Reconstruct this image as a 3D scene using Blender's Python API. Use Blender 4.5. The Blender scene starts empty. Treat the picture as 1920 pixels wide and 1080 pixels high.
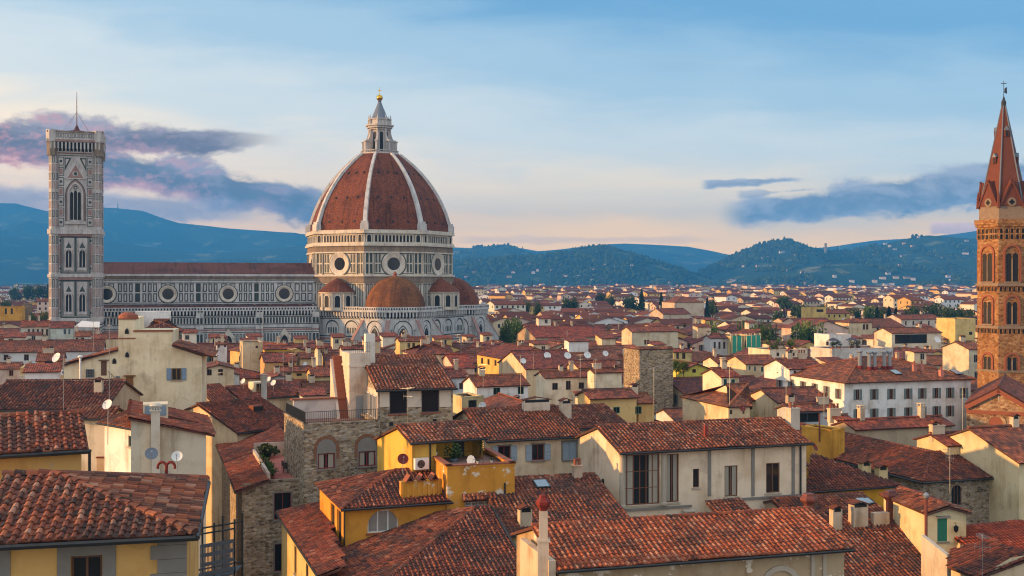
import bpy, math, random
import numpy as np
from mathutils import Vector

SC = bpy.context.scene
COL = SC.collection
# ---------------------------------------------------------------- camera
FPX, UC, VH, CAMZ = 2100.0, 960.0, 528.0, 35.0      # focal length, picture centre, eye level (in 1920-wide units), eye height (m)
cam = bpy.data.cameras.new('camera')
cam.sensor_width = 36
cam.lens = 36 * FPX / 1920
cam.shift_y = -(540 - VH) / 1920
cam.clip_start = 1
cam.clip_end = 40000
camo = bpy.data.objects.new('camera', cam)
camo.location = (0, 0, CAMZ)
camo.rotation_euler = (math.pi / 2, 0, 0)
COL.objects.link(camo)
SC.camera = camo
SC.render.engine = 'CYCLES'
SC.view_settings.view_transform = 'Standard'
SC.view_settings.look = 'None'
SC.view_settings.gamma = 1
SC.view_settings.exposure = EXPOSURE = 1.08
SC.cycles.use_denoising = True
SC.cycles.pixel_filter_type = 'BLACKMAN_HARRIS'
SC.cycles.filter_width = 1.15
SC.cycles.max_bounces = 5
SC.cycles.diffuse_bounces = 3
SC.cycles.glossy_bounces = 2
SC.cycles.volume_bounces = 0


# ---------------------------------------------------------------- node helper
class G:
    def __init__(s, nt):
        s.nt = nt
        nt.nodes.clear()

    def n(s, t, ins=None, **kw):
        x = s.nt.nodes.new(t)
        for k, v in kw.items():
            setattr(x, k, v)
        for k, v in (ins or {}).items():
            s.put(x.inputs[k], v)
        return x

    def put(s, sock, v):
        if hasattr(v, 'is_output') and v.is_output:
            s.nt.links.new(v, sock)
        elif isinstance(v, (tuple, list)) and sock.type == 'RGBA' and len(v) == 3:
            sock.default_value = (*v, 1)
        else:
            sock.default_value = v

    def m(s, op, a, b=0.0, c=0.0, clamp=False):
        x = s.n('ShaderNodeMath', operation=op, use_clamp=clamp)
        s.put(x.inputs[0], a)
        s.put(x.inputs[1], b)
        s.put(x.inputs[2], c)
        return x.outputs[0]

    def sm(s, x, lo, hi):
        r = s.n('ShaderNodeMapRange', interpolation_type='SMOOTHSTEP')
        for k, v in zip(('Value', 'From Min', 'From Max', 'To Min', 'To Max'), (x, lo, hi, 0.0, 1.0)):
            s.put(r.inputs[k], v)
        return r.outputs[0]

    def mr(s, x, a, b, c, d):
        r = s.n('ShaderNodeMapRange')
        for k, v in zip(('Value', 'From Min', 'From Max', 'To Min', 'To Max'), (x, a, b, c, d)):
            s.put(r.inputs[k], v)
        return r.outputs[0]

    def mix(s, f, a, b, blend='MIX'):
        x = s.n('ShaderNodeMix', data_type='RGBA', blend_type=blend)
        s.put(x.inputs[0], f)
        s.put(x.inputs[6], a)
        s.put(x.inputs[7], b)
        return x.outputs[2]

    def ramp(s, f, stops, interp='LINEAR'):
        x = s.n('ShaderNodeValToRGB')
        cr = x.color_ramp
        cr.interpolation = interp
        while len(cr.elements) < len(stops):
            cr.elements.new(0.5)
        for e, (p, c) in zip(cr.elements, stops):
            e.position = p
            e.color = (*c, 1) if len(c) == 3 else c
        s.put(x.inputs[0], f)
        return x.outputs[0]

    def comb(s, x, y, z):
        c = s.n('ShaderNodeCombineXYZ')
        for k, v in zip('XYZ', (x, y, z)):
            s.put(c.inputs[k], v)
        return c.outputs[0]

    def sep(s, v):
        c = s.n('ShaderNodeSeparateXYZ')
        s.put(c.inputs[0], v)
        return c.outputs[0], c.outputs[1], c.outputs[2]

    def scale(s, v, xyz):
        c = s.n('ShaderNodeVectorMath', operation='MULTIPLY')
        s.put(c.inputs[0], v)
        c.inputs[1].default_value = xyz
        return c.outputs[0]

    def noise(s, v, sc, det=3.0, rough=0.55, dist=0.0):
        x = s.n('ShaderNodeTexNoise')
        s.put(x.inputs['Vector'], v)
        x.inputs['Scale'].default_value = sc
        x.inputs['Detail'].default_value = det
        x.inputs['Roughness'].default_value = rough
        x.inputs['Distortion'].default_value = dist
        return x.outputs['Fac']

    def pos(s):
        return s.n('ShaderNodeNewGeometry').outputs['Position']

    def objcol(s):
        return s.n('ShaderNodeObjectInfo').outputs['Color']

    def attr(s, name):
        return s.n('ShaderNodeAttribute', attribute_name=name).outputs['Fac']

    def attrc(s, name):
        return s.n('ShaderNodeAttribute', attribute_name=name).outputs['Color']


# ---------------------------------------------------------------- sky and sun
SUN_AZ, SUN_EL = math.radians(-78), math.radians(9)    # azimuth from the view axis reversed: left of the picture, a little behind the camera
SUNDIR = Vector((math.sin(SUN_AZ) * math.cos(SUN_EL), -math.cos(SUN_AZ) * math.cos(SUN_EL), math.sin(SUN_EL)))
world = bpy.data.worlds.new('World')
SC.world = world
world.use_nodes = True


def make_world():
    g = G(world.node_tree)
    sky = g.n('ShaderNodeTexSky', sky_type='NISHITA', sun_disc=False)
    sky.sun_elevation = SUN_EL
    sky.sun_rotation = math.atan2(SUNDIR.x, SUNDIR.y)
    sky.altitude = 80
    d = g.n('ShaderNodeTexCoord').outputs['Generated']
    dx, dy, dz = g.sep(d)
    yy = g.m('MAXIMUM', dy, 0.05)
    a = g.m('DIVIDE', dx, yy)
    e = g.m('DIVIDE', dz, yy)
    front = g.sm(dy, 0.1, 0.4)
    # clear air: peach at the skyline, cream, then blue, deeper to the right; unseen zenith paled as fill light
    sh = g.m('MULTIPLY', g.m('MULTIPLY', a, front), SKY_SIDE)
    up = g.m('ADD', dz, g.m('MULTIPLY', sh, g.sm(dz, 0.0, 0.2)))
    wisp = g.noise(g.comb(g.m('MULTIPLY', a, 3.0), g.m('MULTIPLY', e, 16.0), 3.1), 2.2, 4, .55, .5)
    up = g.m('ADD', up, g.mr(wisp, .3, .7, -.012, .012))
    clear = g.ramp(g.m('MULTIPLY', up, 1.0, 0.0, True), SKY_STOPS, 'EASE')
    # warmer near the sun side low down
    low = g.m('SUBTRACT', 1.0, g.sm(dz, 0.02, 0.16))
    lft = g.sm(a, 0.1, -0.45)
    clear = g.mix(g.m('MULTIPLY', g.m('MULTIPLY', low, lft), .45), clear, (0.95, 0.60, 0.48))
    clear = g.mix(g.m('MULTIPLY', g.sm(dy, .15, -.5), .8), clear, (.66, .67, .69))  # unseen sky behind the camera, greyed to act as fill light
    dark = g.scale(sky.outputs[0], (.1, .1, .1))
    base = g.mix(0.8, dark, clear)
    # clouds: banks along a sloping axis, cut ragged by noise
    P = g.comb(g.m('MULTIPLY', a, 8.0), g.m('MULTIPLY', e, 15.0), 0.0)
    nb = g.noise(P, 2.0, 8, .58, .25)
    nf = g.noise(P, 7.0, 6, .62, .15)
    nz = g.m('ADD', g.m('MULTIPLY', nb, .78), g.m('MULTIPLY', nf, .22))
    va = g.n('ShaderNodeVectorMath', operation='ADD')
    g.put(va.inputs[0], P); va.inputs[1].default_value = (-.05, -.09, 0)
    lit = g.m('SUBTRACT', nz, g.m('ADD', g.m('MULTIPLY', g.noise(va.outputs[0], 2.0, 8, .58, .25), .78), g.m('MULTIPLY', g.noise(va.outputs[0], 7.0, 6, .62, .15), .22)))

    def bank(u0, v0, u1, v1, w0, w1, gain, soft, lo=.0):
        a0, e0, a1, e1 = (u0 - UC) / FPX, (VH - v0) / FPX, (u1 - UC) / FPX, (VH - v1) / FPX
        t = g.mr(a, a0, a1, 0, 1)
        ax = g.mr(a, a0, a1, e0, e1)
        hw = g.mr(a, a0, a1, w0 / FPX, w1 / FPX)
        q = g.m('DIVIDE', g.m('SUBTRACT', e, ax), hw)            # -1 underside, +1 top
        body = g.m('SUBTRACT', 1.0, g.m('ABSOLUTE', q))
        raw_t = g.n('ShaderNodeMapRange', clamp=False)
        for k, v in zip(('Value', 'From Min', 'From Max'), (a, a0, a1)):
            g.put(raw_t.inputs[k], v)
        ends = g.m('MULTIPLY', g.sm(raw_t.outputs[0], -.06, .06), g.sm(raw_t.outputs[0], 1.1, .85))
        s = g.m('ADD', g.m('MULTIPLY', body, .8), g.m('MULTIPLY', g.m('SUBTRACT', nz, .5), gain * 1.7))
        mask = g.m('MULTIPLY', g.m('MULTIPLY', g.sm(s, lo, lo + soft), ends), front)
        return mask, q, t

    out = base
    for (args, top, mid, bot, bott, op) in SKY_BANKS:
        mk, q, t = bank(*args)
        shade = g.m('ADD', q, g.m('MULTIPLY', g.m('SUBTRACT', nz, .5), 5.0))
        c = g.mix(g.sm(shade, -.2, 1.0), mid, top)
        b2 = g.mix(t, bot, bott)
        c = g.mix(g.sm(shade, -.1, -.9), c, b2)
        c = g.mix(g.m('MULTIPLY', g.sm(lit, .0, .11), .55), c, b2)
        c = g.mix(g.m('MULTIPLY', g.sm(lit, .0, -.11), .5), c, mid)
        out = g.mix(g.m('MULTIPLY', mk, op), out, c)
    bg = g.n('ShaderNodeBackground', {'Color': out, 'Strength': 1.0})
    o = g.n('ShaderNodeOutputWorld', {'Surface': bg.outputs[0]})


SKY_SIDE = 0.12
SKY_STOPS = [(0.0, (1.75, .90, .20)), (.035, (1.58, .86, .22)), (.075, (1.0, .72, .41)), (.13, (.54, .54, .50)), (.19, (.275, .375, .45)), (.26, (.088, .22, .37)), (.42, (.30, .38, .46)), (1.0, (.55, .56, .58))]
SKY_BANKS = [
    ((-150, 268, 490, 262, 84, 18, 1.35, .38, .06), (.27, .21, .21), (.098, .062, .060), (.80, .21, .13), (.22, .19, .22), .97),
    ((110, 300, 655, 398, 54, 42, 1.2, .36, .02), (.24, .20, .22), (.078, .064, .068), (.70, .25, .18), (.20, .17, .21), .97),
    ((-150, 366, 470, 400, 36, 24, 1.0, .5, -.1), (.34, .28, .30), (.20, .16, .20), (.62, .38, .32), (.45, .34, .34), .75),
    ((1375, 402, 2000, 330, 30, 66, 1.15, .40, .02), (.32, .30, .32), (.125, .142, .185), (.34, .31, .33), (.28, .28, .33), .95),
    ((1320, 345, 1500, 337, 11, 10, 2.2, .4, .10), (.36, .36, .40), (.17, .18, .23), (.36, .36, .40), (.36, .36, .4), .85),
    ((1385, 365, 1530, 355, 9, 8, 2.4, .4, .10), (.36, .36, .40), (.19, .20, .25), (.36, .36, .40), (.36, .36, .4), .6),
    ((860, 450, 1330, 450, 12, 12, 1.6, .35, .18), (.7, .5, .42), (.42, .32, .32), (.8, .5, .42), (.6, .45, .42), .32),
    ((1745, 428, 1880, 428, 15, 16, 1.2, .3, .05), (1.2, .68, .52), (.75, .45, .38), (.6, .4, .38), (.5, .4, .4), .85),
]
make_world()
sl = bpy.data.lights.new('sun', 'SUN')
sl.energy = 3.8
sl.color = (1.0, .52, .18)
sl.angle = math.radians(1.0)
so = bpy.data.objects.new('sun', sl)
so.rotation_euler = SUNDIR.to_track_quat('Z', 'Y').to_euler()
so.location = SUNDIR * 500
COL.objects.link(so)


# ---------------------------------------------------------------- objects, meshes
def new_thing(name, label, cat, loc, rotz=0.0, group=None):
    o = bpy.data.objects.new(name, None)
    COL.objects.link(o)
    o.location = loc
    o.rotation_euler = (0, 0, rotz)
    o.empty_display_size = .5
    tag(o, label, cat, group)
    return o


def tag(o, label=None, cat=None, group=None, kind=None):
    if label: o['label'] = label
    if cat: o['category'] = cat
    if group: o['group'] = group
    if kind: o['kind'] = kind
    return o


class MB:
    """collects faces; build() links them as one mesh object"""

    def __init__(s):
        s.v, s.f, s.mi, s.uv, s.t = [], [], [], [], []
        s.np = []

    def add(s, pts, faces, mi=0, t=.5, uv=None):
        k = len(s.v)
        s.v += [tuple(p) for p in pts]
        s.t += [t] * len(pts)
        for n, f in enumerate(faces):
            s.f.append(tuple(i + k for i in f))
            s.mi.append(mi)
            s.uv.append(uv[n] if uv else None)

    def poly(s, pts, mi=0, t=.5, uv=None):
        s.add(pts, [tuple(range(len(pts)))], mi, t, [uv] if uv else None)

    def box(s, x0, x1, y0, y1, z0, z1, mi=0, t=.5):
        s.add([(x0, y0, z0), (x1, y0, z0), (x1, y1, z0), (x0, y1, z0), (x0, y0, z1), (x1, y0, z1), (x1, y1, z1), (x0, y1, z1)],
              [(0, 3, 2, 1), (4, 5, 6, 7), (0, 1, 5, 4), (1, 2, 6, 5), (2, 3, 7, 6), (3, 0, 4, 7)], mi, t)

    def obox(s, O, ax, ay, az, mi=0, t=.5):
        """box from corner O along three vectors"""
        O, ax, ay, az = Vector(O), Vector(ax), Vector(ay), Vector(az)
        p = [O, O + ax, O + ax + ay, O + ay]
        p += [q + az for q in p]
        fs = [(0, 3, 2, 1), (4, 5, 6, 7), (0, 1, 5, 4), (1, 2, 6, 5), (2, 3, 7, 6), (3, 0, 4, 7)]
        if ax.cross(ay).dot(az) < 0:
            fs = [f[::-1] for f in fs]
        s.add(p, fs, mi, t)

    def tube(s, p0, p1, r0, r1=None, n=8, mi=0, t=.5, caps=True):
        p0, p1 = Vector(p0), Vector(p1)
        r1 = r0 if r1 is None else r1
        d = (p1 - p0).normalized()
        a = d.orthogonal().normalized()
        b = d.cross(a)
        pts = []
        for p, r in ((p0, r0), (p1, r1)):
            for i in range(n):
                w = 2 * math.pi * i / n
                pts.append(p + a * (r * math.cos(w)) + b * (r * math.sin(w)))
        fs = [(i, (i + 1) % n, n + (i + 1) % n, n + i) for i in range(n)]
        if caps:
            fs += [tuple(range(n))[::-1], tuple(range(n, 2 * n))]
        s.add(pts, fs, mi, t)

    def path(s, pts, r, n=6, mi=0):
        for a, b in zip(pts, pts[1:]):
            s.tube(a, b, r, r, n, mi)

    def lathe(s, c, prof, n=12, mi=0, t=.5, a0=0.0, a1=None, rot=0.0):
        """prof: (r,z) list; full turn or the arc a0..a1"""
        full = a1 is None
        m = n if full else n + 1
        pts = []
        for r, z in prof:
            for i in range(m):
                w = rot + (2 * math.pi * i / n if full else a0 + (a1 - a0) * i / n)
                pts.append((c[0] + r * math.cos(w), c[1] + r * math.sin(w), c[2] + z))
        fs = []
        for j in range(len(prof) - 1):
            for i in range(n):
                i2 = (i + 1) % m if full else i + 1
                fs.append((j * m + i, j * m + i2, (j + 1) * m + i2, (j + 1) * m + i))
        s.add(pts, fs, mi, t)

    def add_np(s, v, q, t, mi=0):
        s.np.append((v, q, t, mi))

    def empty(s):
        return not s.f and not s.np

    def mesh(s, name, mats, origin=(0, 0, 0), smooth=False):
        me = bpy.data.meshes.new(name)
        vs = [np.array(s.v, dtype=np.float32).reshape(-1, 3)]
        ts = [np.array(s.t, dtype=np.float32)]
        ln = [len(f) for f in s.f]
        lv = [np.array([i for f in s.f for i in f], dtype=np.int32)]
        mi = [np.array(s.mi, dtype=np.int32)]
        tot = np.array(ln, dtype=np.int32)
        off = len(s.v)
        tots = [tot]
        for v, q, t, m in s.np:
            vs.append(v.astype(np.float32)); ts.append(t.astype(np.float32))
            lv.append((q + off).astype(np.int32).ravel())
            tots.append(np.full(len(q), q.shape[1], np.int32))
            mi.append(np.full(len(q), m, np.int32))
            off += len(v)
        V = np.concatenate(vs) - np.array(origin, dtype=np.float32)
        L = np.concatenate(lv); T = np.concatenate(tots)
        me.vertices.add(len(V)); me.vertices.foreach_set('co', V.ravel())
        me.loops.add(len(L)); me.loops.foreach_set('vertex_index', L)
        me.polygons.add(len(T))
        st = np.concatenate(([0], np.cumsum(T)[:-1])).astype(np.int32) if len(T) else T
        me.polygons.foreach_set('loop_start', st)
        me.polygons.foreach_set('material_index', np.concatenate(mi))
        me.polygons.foreach_set('use_smooth', np.full(len(T), bool(smooth)))
        if any(u is not None for u in s.uv):
            ul = me.uv_layers.new(name='UVMap')
            flat = []
            for u, n in zip(s.uv, ln):
                flat += [c for p in u for c in p] if u is not None else [0.0] * (2 * n)
            flat += [0.0] * (2 * (len(L) - len(flat) // 2))
            ul.data.foreach_set('uv', flat)
        at = me.attributes.new('tint', 'FLOAT', 'POINT')
        at.data.foreach_set('value', np.concatenate(ts))
        me.update(calc_edges=True)
        for m in (mats if isinstance(mats, (list, tuple)) else [mats]):
            me.materials.append(m)
        return me

    def build(s, name, mats, parent=None, origin=(0, 0, 0), color=(1, 1, 1), smooth=False):
        o = bpy.data.objects.new(name, s.mesh(name, mats, origin, smooth))
        o.color = (*color, 1)
        COL.objects.link(o)
        if parent:
            o.parent = parent
        else:
            o.location = origin
        return o


def dup(o, parent=None):
    c = o.copy()
    COL.objects.link(c)
    if parent: c.parent = parent
    for ch in list(KIDS.get(o.name, o.children)):
        dup(ch, c)
    return c


KIDS = {}
Z = Vector((0, 0, 1))


def at_z(u, v, z):
    """the point of height z seen at picture position u,v"""
    y = FPX * (CAMZ - z) / (v - VH)
    return Vector(((u - UC) / FPX * y, y, z))


def at_y(u, v, y):
    return Vector(((u - UC) / FPX * y, y, CAMZ - (v - VH) / FPX * y))


class Face:
    """a vertical wall plane: O bottom-left corner seen from outside, ex along it, n outward"""

    def __init__(s, O, ex, n, w=0.0):
        s.O, s.ex, s.n, s.w = Vector(O), Vector(ex).normalized(), Vector(n).normalized(), w

    def p(s, x, z, d=0.0):
        return s.O + s.ex * x + Z * z + s.n * d

    def px(s, u, v):
        r = Vector(((u - UC) / FPX, 1.0, -(v - VH) / FPX))
        c = Vector((0, 0, CAMZ))
        k = (s.O - c).dot(s.n) / r.dot(s.n)
        q = c + r * k - s.O
        return q.dot(s.ex), q.z

    def rect(s, mb, x0, x1, z0, z1, d=0.0, mi=0, t=.5):
        mb.poly([s.p(x0, z0, d), s.p(x1, z0, d), s.p(x1, z1, d), s.p(x0, z1, d)], mi, t)

    def box(s, mb, x0, x1, z0, z1, d0, d1, mi=0, t=.5):
        mb.obox(s.p(x0, z0, d0), s.ex * (x1 - x0), s.n * (d1 - d0), Z * (z1 - z0), mi, t)

    def ring(s, mb, x0, x1, z0, z1, w, d=.05, mi=0, t=.5):
        s.rect(mb, x0, x1, z0, z0 + w, d, mi, t)
        s.rect(mb, x0, x1, z1 - w, z1, d, mi, t)
        s.rect(mb, x0, x0 + w, z0 + w, z1 - w, d, mi, t)
        s.rect(mb, x1 - w, x1, z0 + w, z1 - w, d, mi, t)

    def archpts(s, xc, z0, w, h, pointed=False, n=8):
        """outline from bottom left over the arch to bottom right"""
        r = w / 2
        pts = [(xc - r, z0)]
        if pointed:
            zs = z0 + h - w * .866
            for i in range(n + 1):
                a = math.pi - i / n * math.pi / 3
                pts.append((xc + r + w * math.cos(a), zs + w * math.sin(a)))
            for i in range(1, n + 1):
                a = math.pi / 3 - i / n * math.pi / 3
                pts.append((xc - r + w * math.cos(a), zs + w * math.sin(a)))
        else:
            zs = z0 + h - r
            for i in range(n + 1):
                a = math.pi - math.pi * i / n
                pts.append((xc + r * math.cos(a), zs + r * math.sin(a)))
        pts.append((xc + r, z0))
        return pts

    def arch(s, mb, xc, z0, w, h, d=.05, pointed=False, mi=0, n=8, t=.5):
        pts = s.archpts(xc, z0, w, h, pointed, n)
        mb.poly([s.p(x, z, d) for x, z in pts][::-1], mi, t)

    def archring(s, mb, xc, z0, w, h, b, d=.08, pointed=False, mi=0, n=8, thick=0.0, t=.5):
        a = s.archpts(xc, z0, w, h, pointed, n)
        o = s.archpts(xc, z0, w + 2 * b, h + b * (1.5 if pointed else 1), pointed, n)
        for i in range(len(a) - 1):
            q = [a[i], o[i], o[i + 1], a[i + 1]]
            mb.poly([s.p(x, z, d) for x, z in q], mi, t)
            if thick:
                mb.poly([s.p(*a[i], d), s.p(*a[i + 1], d), s.p(*a[i + 1], d - thick), s.p(*a[i], d - thick)], mi, t)
                mb.poly([s.p(*o[i + 1], d), s.p(*o[i], d), s.p(*o[i], d - thick), s.p(*o[i + 1], d - thick)], mi, t)

    def disc(s, mb, xc, zc, r, d=.05, mi=0, n=24):
        mb.poly([s.p(xc + r * math.cos(2 * math.pi * i / n), zc + r * math.sin(2 * math.pi * i / n), d) for i in range(n)], mi)

    def annulus(s, mb, xc, zc, r0, r1, d0, d1, mi=0, n=24):
        c = [(math.cos(2 * math.pi * i / n), math.sin(2 * math.pi * i / n)) for i in range(n)]
        for i in range(n):
            a, b = c[i], c[(i + 1) % n]
            mb.poly([s.p(xc + r1 * a[0], zc + r1 * a[1], d1), s.p(xc + r1 * b[0], zc + r1 * b[1], d1), s.p(xc + r0 * b[0], zc + r0 * b[1], d0), s.p(xc + r0 * a[0], zc + r0 * a[1], d0)], mi)


# ---------------------------------------------------------------- materials
def mat(name, fn, rough=.85, metal=0.0, spec=.3):
    m = bpy.data.materials.new(name)
    m.use_nodes = True
    g = G(m.node_tree)
    r = fn(g)
    c, h, st, dist = (r + (None,) * 4)[:4] if isinstance(r, tuple) and len(r) > 1 and not isinstance(r[0], (int, float)) else (r, None, None, None)
    b = g.n('ShaderNodeBsdfPrincipled', {'Base Color': c, 'Roughness': rough, 'Metallic': metal, 'Specular IOR Level': spec})
    if h is not None:
        bp = g.n('ShaderNodeBump', {'Height': h, 'Strength': st or .5, 'Distance': dist or .03})
        g.put(b.inputs['Normal'], bp.outputs[0])
    g.n('ShaderNodeOutputMaterial', {'Surface': b.outputs[0]})
    return m


def plain(name, c, rough=.7, metal=0.0, var=.15, sc=2.0, spec=.3):
    def fn(g):
        n = g.noise(g.pos(), sc, 3)
        return g.mix(g.m('MULTIPLY', n, var * 2), c, tuple(x * .55 for x in c))
    return mat(name, fn, rough, metal, spec)


def m_plaster(g):
    p = g.pos()
    big = g.noise(p, .35, 5, .6)
    streak = g.noise(g.scale(p, (1.1, 1.1, .12)), 1.0, 6, .68)
    fine = g.noise(p, 5.0, 3)
    c = g.objcol()
    c = g.mix(g.sm(big, .42, .70), c, g.mix(1.0, c, (.80, .74, .67), 'MULTIPLY'))
    c = g.mix(g.m('MULTIPLY', g.m('MULTIPLY', g.sm(streak, .48, .72), g.sm(big, .3, .6)), .85), c, g.mix(1.0, c, (.58, .54, .50), 'MULTIPLY'))
    c = g.mix(g.m('MULTIPLY', fine, .3), c, g.mix(1.0, c, (.72, .69, .66), 'MULTIPLY'))
    pt = g.noise(p, .55, 2, .4, .6)
    c = g.mix(g.m('MULTIPLY', g.sm(pt, .62, .635), .6), c, g.mix(1.0, c, (.80, .80, .82), 'MULTIPLY'))
    p2 = g.noise(g.scale(p, (1, 1, .7)), 1.3, 6, .7)
    c = g.mix(g.m('MULTIPLY', g.sm(p2, .64, .68), .5), c, (.40, .34, .27))
    return c, fine, .3, .02


def m_peel(g):
    p = g.pos()
    c = m_plaster(g)[0]
    n = g.noise(g.scale(p, (1, 1, 1.2)), .9, 6, .65)
    return g.mix(g.sm(n, .57, .62), c, (.62, .55, .45)), n, .3, .02


def stone_fn(cols, sx=.40, sz=.19, mortar=(.30, .26, .21)):
    def fn(g):
        p = g.pos()
        w = g.noise(p, 1.2, 2)
        q = g.scale(p, (1 / sx, 1 / sx, 1 / sz))
        va = g.n('ShaderNodeVectorMath', operation='ADD')
        g.put(va.inputs[0], q); g.put(va.inputs[1], g.comb(w, w, w))
        v1 = g.n('ShaderNodeTexVoronoi', {'Vector': va.outputs[0], 'Scale': 1.0, 'Randomness': .85})
        v2 = g.n('ShaderNodeTexVoronoi', {'Vector': va.outputs[0], 'Scale': 1.0, 'Randomness': .85}, feature='DISTANCE_TO_EDGE')
        h, _, _ = g.sep(v1.outputs['Color'])
        c = g.ramp(h, cols)
        big = g.noise(p, .3, 4)
        c = g.mix(g.sm(big, .4, .75), c, g.mix(1.0, c, (.62, .60, .58), 'MULTIPLY'))
        e = g.sm(v2.outputs['Distance'], .02, .12)
        c = g.mix(e, mortar, c)
        c = g.mix(1.0, c, g.objcol(), 'MULTIPLY')
        return c, g.m('ADD', g.m('MULTIPLY', e, .7), g.m('MULTIPLY', h, .5)), .8, .05
    return fn


TILE_RAMP = [(0.0, (.040, .020, .016)), (.18, (.085, .030, .020)), (.40, (.165, .046, .025)), (.66, (.255, .073, .033)), (.86, (.32, .098, .043)), (1.0, (.34, .17, .11))]


def tile_weather(g, c):
    p = g.pos()
    n = g.noise(p, .55, 5, .62)
    n2 = g.noise(p, 3.5, 3, .6)
    c = g.mix(g.m('MULTIPLY', g.sm(n, .44, .66), .72), c, (.058, .036, .030))
    n3 = g.noise(g.scale(p, (1, 1, .4)), .16, 3)
    c = g.mix(g.m('MULTIPLY', g.sm(n3, .50, .68), .45), c, g.mix(1.0, c, (.62, .66, .70), 'MULTIPLY'))
    c = g.mix(g.m('MULTIPLY', g.sm(n2, .58, .74), .5), c, (.20, .165, .125))
    return g.mix(1.0, c, g.objcol(), 'MULTIPLY')


def m_tile(g):
    return tile_weather(g, g.ramp(g.attr('tint'), TILE_RAMP))


def m_tile_far(g):
    u, v, _ = g.sep(g.n('ShaderNodeUVMap').outputs[0])
    cu, rv = g.m('DIVIDE', u, .32), g.m('DIVIDE', v, .42)
    w = g.n('ShaderNodeTexWhiteNoise', {'Vector': g.comb(g.m('FLOOR', cu), g.m('FLOOR', rv), 0.0)}, noise_dimensions='2D')
    fu, fv = g.m('FRACT', cu), g.m('FRACT', rv)
    arch = g.m('SINE', g.m('MULTIPLY', fu, math.pi))
    h = g.m('ADD', g.m('MULTIPLY', arch, .8), g.m('MULTIPLY', g.m('SUBTRACT', 1.0, fv), .35))
    c = g.ramp(g.mr(w.outputs['Value'], 0, 1, .12, .9), TILE_RAMP)
    return tile_weather(g, c), h, 1.0, .10


def m_brickred(cols, su=.3, sv=.08, streak=0.0):
    def fn(g):
        u, v, _ = g.sep(g.n('ShaderNodeUVMap').outputs[0])
        w = g.n('ShaderNodeTexWhiteNoise', {'Vector': g.comb(g.m('FLOOR', g.m('DIVIDE', u, su)), g.m('FLOOR', g.m('DIVIDE', v, sv)), 0.0)}, noise_dimensions='2D')
        c = g.ramp(w.outputs['Value'], cols)
        p = g.pos()
        n = g.noise(p, .16, 5, .6)
        c = g.mix(g.m('MULTIPLY', g.sm(n, .42, .66), .75), c, g.mix(1.0, c, (.45, .42, .42), 'MULTIPLY'))
        st = g.noise(g.comb(g.m('MULTIPLY', u, 1.0), g.m('MULTIPLY', v, .06), 0.0), .9, 4, .6)
        c = g.mix(g.m('MULTIPLY', g.sm(st, .50, .66), .65 + streak), c, g.mix(1.0, c, (.40, .36, .36), 'MULTIPLY'))
        return c, g.m('FRACT', g.m('DIVIDE', v, sv * 4)), .35, .12
    return fn


def m_marble(c0, c1, c2):
    def fn(g):
        p = g.pos()
        n = g.noise(g.scale(p, (.5, .5, .25)), 1.0, 6, .65)
        st = g.noise(g.scale(p, (1.6, 1.6, .12)), 1.0, 4, .6)
        c = g.mix(g.sm(n, .35, .7), c0, c1)
        return g.mix(g.m('MULTIPLY', g.sm(st, .5, .75), .7), c, c2)
    return fn


def m_ground(g):
    n = g.noise(g.pos(), .05, 5)
    return g.ramp(n, [(.3, (.07, .065, .055)), (.6, (.10, .09, .075)), (.8, (.06, .075, .04))])


def m_hill(fields):
    def fn(g):
        p = g.pos()
        n = g.noise(p, .004, 6, .6)
        f = g.noise(p, .06, 5, .7)
        f2 = g.noise(g.scale(p, (1, .35, 2.5)), .012, 3, .5)
        c = g.ramp(f, [(.30, (.012, .030, .022)), (.48, (.024, .052, .032)), (.66, (.050, .086, .040))])
        c2 = g.ramp(f2, [(.38, (.05, .085, .035)), (.52, (.12, .15, .06)), (.66, (.22, .21, .11))])
        c = g.mix(g.m('MULTIPLY', g.sm(n, .56 - fields, .62 - fields), .75), c, c2)
        return c, f, 1.0, 6.0
    return fn


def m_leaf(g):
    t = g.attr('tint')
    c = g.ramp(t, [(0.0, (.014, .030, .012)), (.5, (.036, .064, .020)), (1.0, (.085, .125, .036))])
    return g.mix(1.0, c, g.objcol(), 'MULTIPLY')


M = {}
STONE_A = [(0.0, (.12, .085, .05)), (.3, (.25, .175, .10)), (.6, (.37, .275, .17)), (.85, (.50, .41, .29)), (1.0, (.33, .30, .26))]
STONE_B = [(0.0, (.20, .10, .05)), (.3, (.33, .18, .085)), (.6, (.44, .27, .14)), (.85, (.52, .37, .22)), (1.0, (.30, .22, .15))]
M['plaster'] = mat('plaster', m_plaster, .92, spec=.2)
M['peel'] = mat('peeling plaster', m_peel, .92, spec=.2)
M['stone'] = mat('rubble stone', stone_fn(STONE_A), .95, spec=.2)
M['brick'] = mat('warm brick and stone', stone_fn(STONE_B, .5, .3, (.34, .22, .13)), .95, spec=.2)
M['tile'] = mat('roof tiles', m_tile, .82, spec=.35)
M['tilefar'] = mat('roof tiles far', m_tile_far, .82, spec=.3)
M['marble'] = mat('white marble', m_marble((.56, .55, .53), (.40, .39, .37), (.17, .16, .15)), .6)
M['marblet'] = mat('tower marble', m_marble((.50, .47, .44), (.36, .33, .31), (.15, .13, .12)), .6)
M['marblec'] = mat('cream marble', m_marble((.60, .55, .46), (.45, .40, .32), (.20, .165, .13)), .6)
M['pink'] = mat('pink marble', m_marble((.33, .195, .165), (.27, .155, .13), (.14, .09, .08)), .6)
M['green'] = mat('green marble', m_marble((.035, .050, .043), (.055, .072, .062), (.02, .025, .022)), .5)
M['greyfrieze'] = mat('raw brick frieze', m_marble((.26, .20, .14), (.17, .13, .10), (.09, .07, .055)), .9)
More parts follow.
